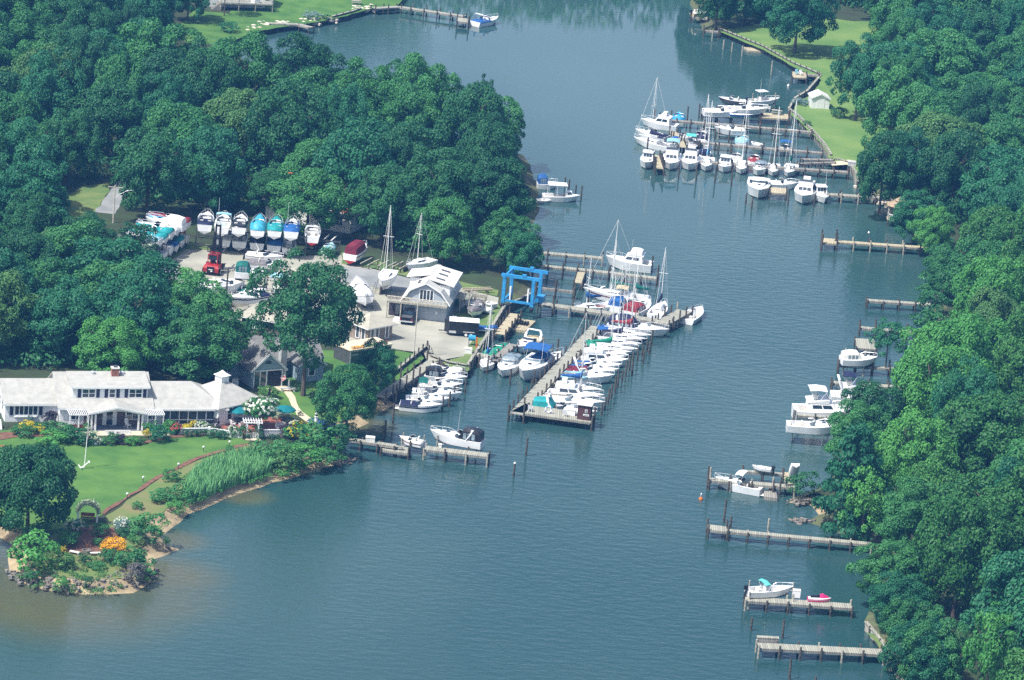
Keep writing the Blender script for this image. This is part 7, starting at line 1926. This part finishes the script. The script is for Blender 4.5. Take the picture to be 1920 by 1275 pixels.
for x in (.55, 1.3):
    for y in (-1.02, 1.02):
        wh = MB().tube((x, y - .14, .36), (x, y + .14, .36), .36, n=12).build('wheel', RUBBER, trl); MB().tube((x, y - .155, .36), (x, y + .155, .36), .21, n=8).build('rim', WHITE, wh)
MB().box(.1, 1.75, -1.2, -1.06, .74, .84).build('mudguard', STEEL, trl)
boat_s('skiff', (888, 618), 3.6, 8, 1.5, "upturned skiff under a blue tarpaulin behind the black trailer", GZ + .4, tarp=BLUE, th=.6)
boat_b('run', (884, 594), 5.0, -100, 2.3, "boat under a grey tarpaulin on the grass beside the barn", GZ + .6, tarp=GREYC, th=.9)
boat_sb('skiff', (920, 585), (886, 577), 1.7, "white hard dinghy lying behind the grey tarpaulin", GZ + .4, tarp=WHITE, th=.3)
boat_sb('skiff', (926, 575), (912, 570), 1.8, "pale inflatable dinghy beside the blue hoist", GZ + .5, hull=LGREY)
boat_sb('skiff', (872, 571), (890, 573), 1.6, "white upturned tender on the low rack beside the barn deck", GZ + .8, tarp=WHITE, th=.5)
rack("low bleached dinghy rack between the barn deck and the hoist", 868, 568, R(-10), 2, 1.6, 2.0, (.4, 1.1), 1.3, PILEL)
chair(852, 606, GZ, R(-80), "white garden chair on the grass behind the trailer roof")
o = thing('marker_post', "bright green post on the grass by the bulkhead", 'post', at(913, 626, GZ)); MB().lathe([(.16, 0), (.16, 1.15), (.1, 1.3), (.02, 1.34)], 8).build('post', GREEN, o)
o = thing('fuel_dispenser', "blue drum on a dark stand at the corner of the paved yard", 'drum stand', at(884, 648, GZ))
MB().tube((-.5, 0, 1.15), (.5, 0, 1.15), .42, n=12).build('drum', SKYB, o)
for x in (-.4, .4):
    for y in (-.3, .3): MB().box(x - .05, x + .05, y - .05, y + .05, 0, .9).build('leg', DGREY, o)
o = thing('marker_post', "orange brown post beside the blue drum stand", 'post', at(893, 653, GZ)); MB().box(-.12, .12, -.12, .12, 0, 1.5).box(-.16, .16, -.16, .16, 1.5, 1.58).build('post', ORANGE, o)
dbox(878, 663, GZ, "white dock box at the edge of the paved yard", 1.0, .7, .75)
# top lawn picnic table, deck picnic table, chairs
def picnic(px, py, z, rz, label, m=DECK, top=None):
    o = thing('picnic_table', label, 'picnic table', at(px, py, z), rz)
    MB().box(-.95, .95, -.38, .38, .72, .78).build('tabletop', top or m, o)
    for y in (-.75, .75): MB().box(-.95, .95, y - .14, y + .14, .42, .47).build('bench', m, o)
    for x in (-.65, .65): MB().beam((x, -.72, 0), (x, -.22, .72), .07).beam((x, .72, 0), (x, .22, .72), .07).beam((x, -.8, .38), (x, .8, .38), .07).build('leg', m, o)
picnic(668, 8, GZ, R(5), "grey picnic table on the far lawn above the creek")
picnic(1456, 214, 1.26, R(-8), "picnic table on the tan deck by the bulkhead")
o = thing('bench', "pale bench on the tan picnic deck", 'bench', at(1437, 208, 1.26), R(-5)); MB().box(-.7, .7, -.2, .2, .42, .48).build('seat', LGREY, o)
for x in (-.55, .55): MB().box(x - .05, x + .05, -.18, .18, 0, .41).build('leg', LGREY, o)
MB().box(-.7, .7, .18, .24, .5, .9).build('backrest', LGREY, o)
MB().box(0,0,0,0,0,0)
chair(1494, 140, 1.26, R(-70), "pale green deck chair beside another on the small bulkhead deck", PALEB, "deck chairs"); chair(1502, 141, 1.26, R(-60), "white deck chair on the small bulkhead deck", WHITE, "deck chairs")
o = thing('concrete_block', "square concrete block at the end of the sandy path", 'concrete block', at(1597, 311, GZ), R(0)); MB().box(-.65, .65, -.5, .5, 0, .7).box(-.7, .7, -.55, .55, .7, .8).build('block', LGREY, o)

# ------------------------------------------------------------------ garden of the white house
def umbrella(px, py, label, m, r=1.5, h=2.3, closed=False):
    o = thing('garden_umbrella', label, 'umbrella', at(px, py, GZ))
    MB().tube((0, 0, 0), (0, 0, h + .1), .035, n=6).build('pole', PILEL, o)
    if closed: MB().lathe([(.10, .95), (.2, 1.25), (.12, 2.1), (.02, 2.5)], 8).build('canopy', m, o)
    else:
        rings = [[(rr * math.cos(k * math.pi / 4), rr * math.sin(k * math.pi / 4), z_) for k in range(8)] for rr, z_ in ((r, h - .55), (r * .97, h - .42), (r * .5, h - .12), (.03, h + .08))]
        MB().loft(rings, cap0=False).build('canopy', m, o)
    return o
def round_table(px, py, label, r=.6):
    o = thing('garden_table', label, 'table', at(px, py, GZ)); MB().lathe([(.02, .7), (r, .7), (r, .75), (.02, .76)], 14).build('tabletop', DGREY, o); MB().lathe([(.3, 0), (.08, .06), (.06, .7)], 8).build('pedestal', DGREY, o)
TEALU = mat('teal_umbrella', (0.0, 0.15, 0.18), .8, .12, 1)
umbrella(446, 794, "open teal umbrella under the garden room's windows", TEALU); round_table(446, 795, "dark round table under the teal umbrella by the garden room")
umbrella(533, 792, "open teal umbrella on the brick patio by the curved walk", TEALU); round_table(533, 793, "dark round table under the teal umbrella by the curved walk")
umbrella(504, 757, "closed dark umbrella standing in the long white table", BLACK, closed=True)
o = thing('picnic_table', "long white topped picnic table under the closed umbrella", 'picnic table', at(501, 757, GZ), R(-18))
MB().box(-1.3, 1.3, -.5, .5, .72, .8).build('tabletop', WHITE, o)
for y in (-.9, .9): MB().box(-1.3, 1.3, y - .16, y + .16, .42, .48).build('bench', WHITE, o)
for x in (-.9, .9): MB().beam((x, -.85, 0), (x, -.3, .72), .08).beam((x, .85, 0), (x, .3, .72), .08).build('leg', WHITE, o)
for i, (x, y, a) in enumerate(((524, 801, 20), (534, 803, 60), (522, 808, -20), (546, 800, 160), (437, 800, 40), (452, 802, 120))):
    chair(x, y, GZ, R(a), "white slatted patio chair, " + ORD[i] + (" on the brick patio by the curved walk" if i < 4 else " by the garden room's umbrella"), WHITE, "white patio chairs")
def fence(label, pts, h=.75, m=TRIM):
    W = [at(x, y, GZ) for x, y in pts]; c = W[0]
    o = thing('low_garden_wall', label, 'garden wall', c)
    mb = MB(); cp = MB()
    for a, b in zip(W, W[1:]):
        mb.beam(a - c + Vector((0, 0, h / 2)), b - c + Vector((0, 0, h / 2)), .16, h); cp.beam(a - c + Vector((0, 0, h + .04)), b - c + Vector((0, 0, h + .04)), .24, .07)
    mb.build('wall', m, o); cp.build('coping', TRIM, o)
    for a in W: MB().box(a.x - c.x - .16, a.x - c.x + .16, a.y - c.y - .16, a.y - c.y + .16, 0, h + .22).build('pier', TRIM, o)
LATT = mat('white_lattice', (.55, .57, .58), .7, .08, 3)
fence("low white garden wall running behind the clipped ball shrubs", [(338, 815), (392, 814), (452, 822)], .8, LATT)
fence("low white patio wall beyond the arbor", [(488, 818), (530, 818)], .85, LATT)
ab = thing('garden_arbor', "white slatted arbor with a picket gate between the two garden walls", 'arbor', at(462, 823, GZ), R(10))
for x in (0, 1.5):
    for y in (0, 1.1): MB().box(x - .09, x + .09, y - .09, y + .09, 0, 2.15).build('post', TRIM, ab)
rf_ = MB()
for i in range(8): rf_.box(-.45 + i * .34 - .03, -.45 + i * .34 + .03, -.5, 1.6, 2.3, 2.42)
for y in (0, 1.1): rf_.box(-.5, 2.0, y - .06, y + .06, 2.15, 2.29)
rf_.build('rafter', TRIM, ab)
gt = MB()
for i in range(7): gt.box(.15 + i * .2 - .05, .15 + i * .2 + .05, .02, .06, .05, .95)
gt.build('gate', TRIM, ab)
MB().box(-.2, 1.8, -.9, -.1, 0.1, .14).build('threshold', PAVE, ab)
lh = thing('model_lighthouse', "white garden lighthouse ornament at the end of the curved walk", 'lighthouse ornament', at(592, 800, GZ))
MB().lathe([(.34, 0), (.22, 1.35), (.30, 1.37), (.30, 1.45)], 8).build('tower', TRIM, lh); MB().lathe([(.15, 1.45), (.15, 1.8)], 8).build('lantern', GLASS, lh); MB().lathe([(.22, 1.8), (.12, 2.0), (.02, 2.15)], 8).build('dome', TRIM, lh)
fp = thing('flagpole', "white flagpole with a furled flag on the lawn before the porch", 'flagpole', at(158, 878, GZ))
MB().tube((0, 0, 0), (.25, 0, 7.0), .06, .04, 7).build('pole', WHITE, fp)
MB().loft([[(.17, -.02, 3.9), (.25, .0, 3.9), (.2, .08, 3.9)], [(.1, -.1, 4.6), (.36, .0, 4.5), (.22, .16, 4.5)], [(.18, -.03, 5.5), (.26, .0, 5.5), (.22, .06, 5.5)]]).build('flag', mat('flag_cloth', (.62, .50, .48), .8, .3, 5), fp)
an = thing('ship_anchor', "white painted ship's anchor leaning at the flagpole's foot", 'anchor', at(160, 879, GZ), R(25))
MB().tube((-.5, 0, .15), (.55, 0, 1.0), .07, n=6).build('shank', WHITE, an)
MB().path([Vector((-.75, -.55, .45)), Vector((-.62, -.35, .16)), Vector((-.5, 0, .1)), Vector((-.62, .35, .16)), Vector((-.75, .55, .45))], .07, 6).build('arms', WHITE, an)
MB().tube((.42, -.4, .92), (.42, .4, .92), .05, n=6).build('stock', WHITE, an)
for i, (x, y) in enumerate(((381, 848), (334, 880), (268, 905), (238, 936), (430, 838))):
    o = thing('path_light', "small bollard light, " + ORD[i] + " along the mulch path", 'path light', at(x, y, GZ), 0, "path lights along the mulch path")
    MB().tube((0, 0, 0), (0, 0, .62), .05, n=6).build('post', DGREY, o); MB().lathe([(.12, .62), (.15, .8), (.02, .88)], 8).build('lamp', WHITE, o)
# arbor bench with vines on the point
va = thing('vine_bower', "grey vine covered bower with white posts over a garden bench on the point", 'bower', at(164, 977, GZ), R(5))
for x in (-1.15, 1.15):
    for y in (-.5, .5): MB().box(x - .11, x + .11, y - .11, y + .11, 0, 1.15).build('post', TRIM, va)
ri = MB()
for y in (-.5, 0, .5): ri.path([Vector((1.2 * math.cos(a), y, 1.0 + 1.35 * math.sin(a))) for a in np.linspace(0, math.pi, 9)], .04, 4)
ri.path([Vector((0, -.5, 2.35)), Vector((0, .5, 2.35))], .04, 4).build('rib', STEEL, va)
rg = np.random.default_rng(21); n = 900; a = rg.uniform(0.15, math.pi - .15, n)
pos = np.stack([1.35 * np.cos(a), rg.uniform(-.75, .75, n), 1.0 + 1.45 * np.sin(a)], 1) + rg.normal(size=(n, 3)) * .14
me = quads_mesh('vine', pos, np.stack([np.cos(a), a * 0, np.sin(a)], 1) + rg.normal(size=(n, 3)) * .5, .13, rg.uniform(0, 1, n), rg); me.materials.append(LEAF['silver']); share('vine', me, va)
o = thing('bench', "dark wooden bench inside the vine covered bower", 'bench', at(164, 976, GZ), R(5)); MB().box(-.85, .85, -.25, .2, .4, .46).build('seat', WOOD, o); MB().box(-.85, .85, .2, .26, .5, .95).build('backrest', WOOD, o)
for x in (-.75, .75): MB().box(x - .05, x + .05, -.2, .2, 0, .4).build('leg', WOOD, o)
o = thing('fire_pit', "stone fire pit with a rusty wire sculpture in the mulch bed", 'fire pit', at(162, 1038, GZ)); MB().lathe([(.55, 0), (.6, .5), (.42, .52), (.40, .3)], 9).build('ring', ROCK, o)
MB().path([Vector((0, 0, .4)), Vector((.05, 0, 1.2))], .03, 4).path([Vector((.05, 0, 1.0)), Vector((.4, 0, 1.7))], .02, 4).path([Vector((.05, 0, 1.0)), Vector((-.35, .1, 1.65))], .02, 4).build('sculpture', WOOD, o)
for i, (x, y, a) in enumerate(((140, 1040, -20), (179, 1042, 20))):
    o = thing('stone_bench', "pale stone bench " + ("on the bower's tree side" if i == 0 else "on the golden flowers' side") + " of the fire pit", 'bench', at(x, y, GZ), R(a)); MB().box(-.65, .65, -.2, .2, .32, .42).build('seat', CREAM, o)
    for xx in (-.45, .45): MB().box(xx - .1, xx + .1, -.16, .16, 0, .32).build('leg', ROCK, o)
# porch furniture
def hs_pt(x, y, z): return Matrix.Translation(hs.location) @ Matrix.Rotation(PH, 4, 'Z') @ Vector((x, y, z))
o = thing('rocking_chair', "white rocking chair in the shade of the arched porch", 'chair', hs_pt(8.9, -1.2, .13), PH - R(60)); MB().box(-.3, .3, -.28, .28, .38, .44).build('seat', TRIM, o); MB().beam((-.28, 0, .4), (-.5, 0, 1.15), .56, .05).build('backrest', TRIM, o)
for y in (-.26, .26): MB().path([Vector((-.6, y, .1)), Vector((0, y, .03)), Vector((.5, y, .1))], .03, 4).beam((-.2, y, .05), (-.2, y, .4), .05).beam((.2, y, .05), (.2, y, .4), .05).build('rocker', TRIM, o)
for i, x in enumerate((3.2, 11.4)):
    o = thing('planter', "dark planter with greenery beside the porch's " + ("brick screen end" if i == 0 else "stone terrace end"), 'planter', hs_pt(x, -2.9, .12)); MB().lathe([(.25, 0), (.36, .5), (.30, .5), (.28, .42)], 10).build('pot', mat('terracotta', (.16, .12, .10), .9, .2, 3), o)
    c = share('foliage', bush_mesh(2, 55), o); c.scale = (.5, .5, .5); c.location = (0, 0, .85)
# cottage yard
o = thing('flag', "drooping red striped flag on a slanting pole at the cottage porch", 'flag', at(522, 712, GZ + .9), 0)
MB().tube((0, 0, 0), (.9, -.3, 1.0), .03, n=5).build('pole', WHITE, o); MB().loft([[(.25, -.1, .35), (.85, -.28, .95)], [(.6, -.3, -.1), (1.1, -.35, .35)]], closed=False, cap0=False, cap1=False).build('cloth', planks('flag_stripes', (.5, .05, .08), (.7, .6, .6), .12, 'Z'), o)
o = thing('garden_bench', "grey stone bench with a white statue at the start of the curved walk", 'bench', at(540, 734, GZ), R(10)); MB().box(-1.1, 1.1, -.22, .22, .38, .5).build('seat', LGREY, o)
for x in (-.8, .8): MB().box(x - .12, x + .12, -.18, .18, 0, .38).build('leg', LGREY, o)
o = thing('statue', "small white garden statue behind the grey stone bench", 'statue', at(541, 731, GZ)); MB().lathe([(.22, 0), (.2, .5), (.12, .55), (.16, .9), (.1, 1.2), (.13, 1.35), (.02, 1.5)], 8).build('figure', TRIM, o)
o = thing('bird_bath', "white bird bath on the lawn before the cottage annex", 'bird bath', at(547, 696, GZ)); MB().lathe([(.2, 0), (.08, .1), (.07, .75), (.42, .85), (.42, .92), (.05, .86)], 10).build('bowl', TRIM, o)
dbox(441, 722, GZ, "white air conditioner cabinet beside the cottage wall", .9, .7, .8)
o = thing('cradle_bench', "small dark board bench by the low wing's steps", 'bench', at(4, 842, GZ)); MB().box(-.6, .6, -.2, .2, .4, .46).build('seat', WOOD, o)
for x in (-.45, .45): MB().box(x - .05, x + .05, -.15, .15, 0, .4).build('leg', WOOD, o)
o = thing('entrance_stair', "white stair at the end of the white house's low wing", 'stair', at(1, 800, GZ), PH)
for i in range(5): MB().box(-1.0, 0, -.3 * (i + 1), -.3 * i, 0, 1.0 - .2 * i).build('step', TRIM, o)
MB().beam((0, 0, 1.9), (0, -1.5, .9), .07).beam((-1, 0, 1.9), (-1, -1.5, .9), .07).build('handrail', DGREY, o)
# ------------------------------------------------------------------ haze
def haze():
    m = bpy.data.materials.new('haze'); m.use_nodes = True
    t = m.node_tree; t.nodes.clear()
    o = t.nodes.new("ShaderNodeOutputMaterial"); v = t.nodes.new("ShaderNodeVolumePrincipled")
    v.inputs["Color"].default_value = HAZE_COL; v.inputs["Density"].default_value = HAZE_D
    v.inputs["Anisotropy"].default_value = 0.0
    t.links.new(v.outputs[0], o.inputs["Volume"])
    ob = MB().box(-1600, 1600, -60, 2600, -3, HCAM + 4).build('haze', m)
    ob['kind'] = 'stuff'
HAZE_COL, HAZE_D = (0.13, 0.42, 1.0, 1), 0.00012
haze()
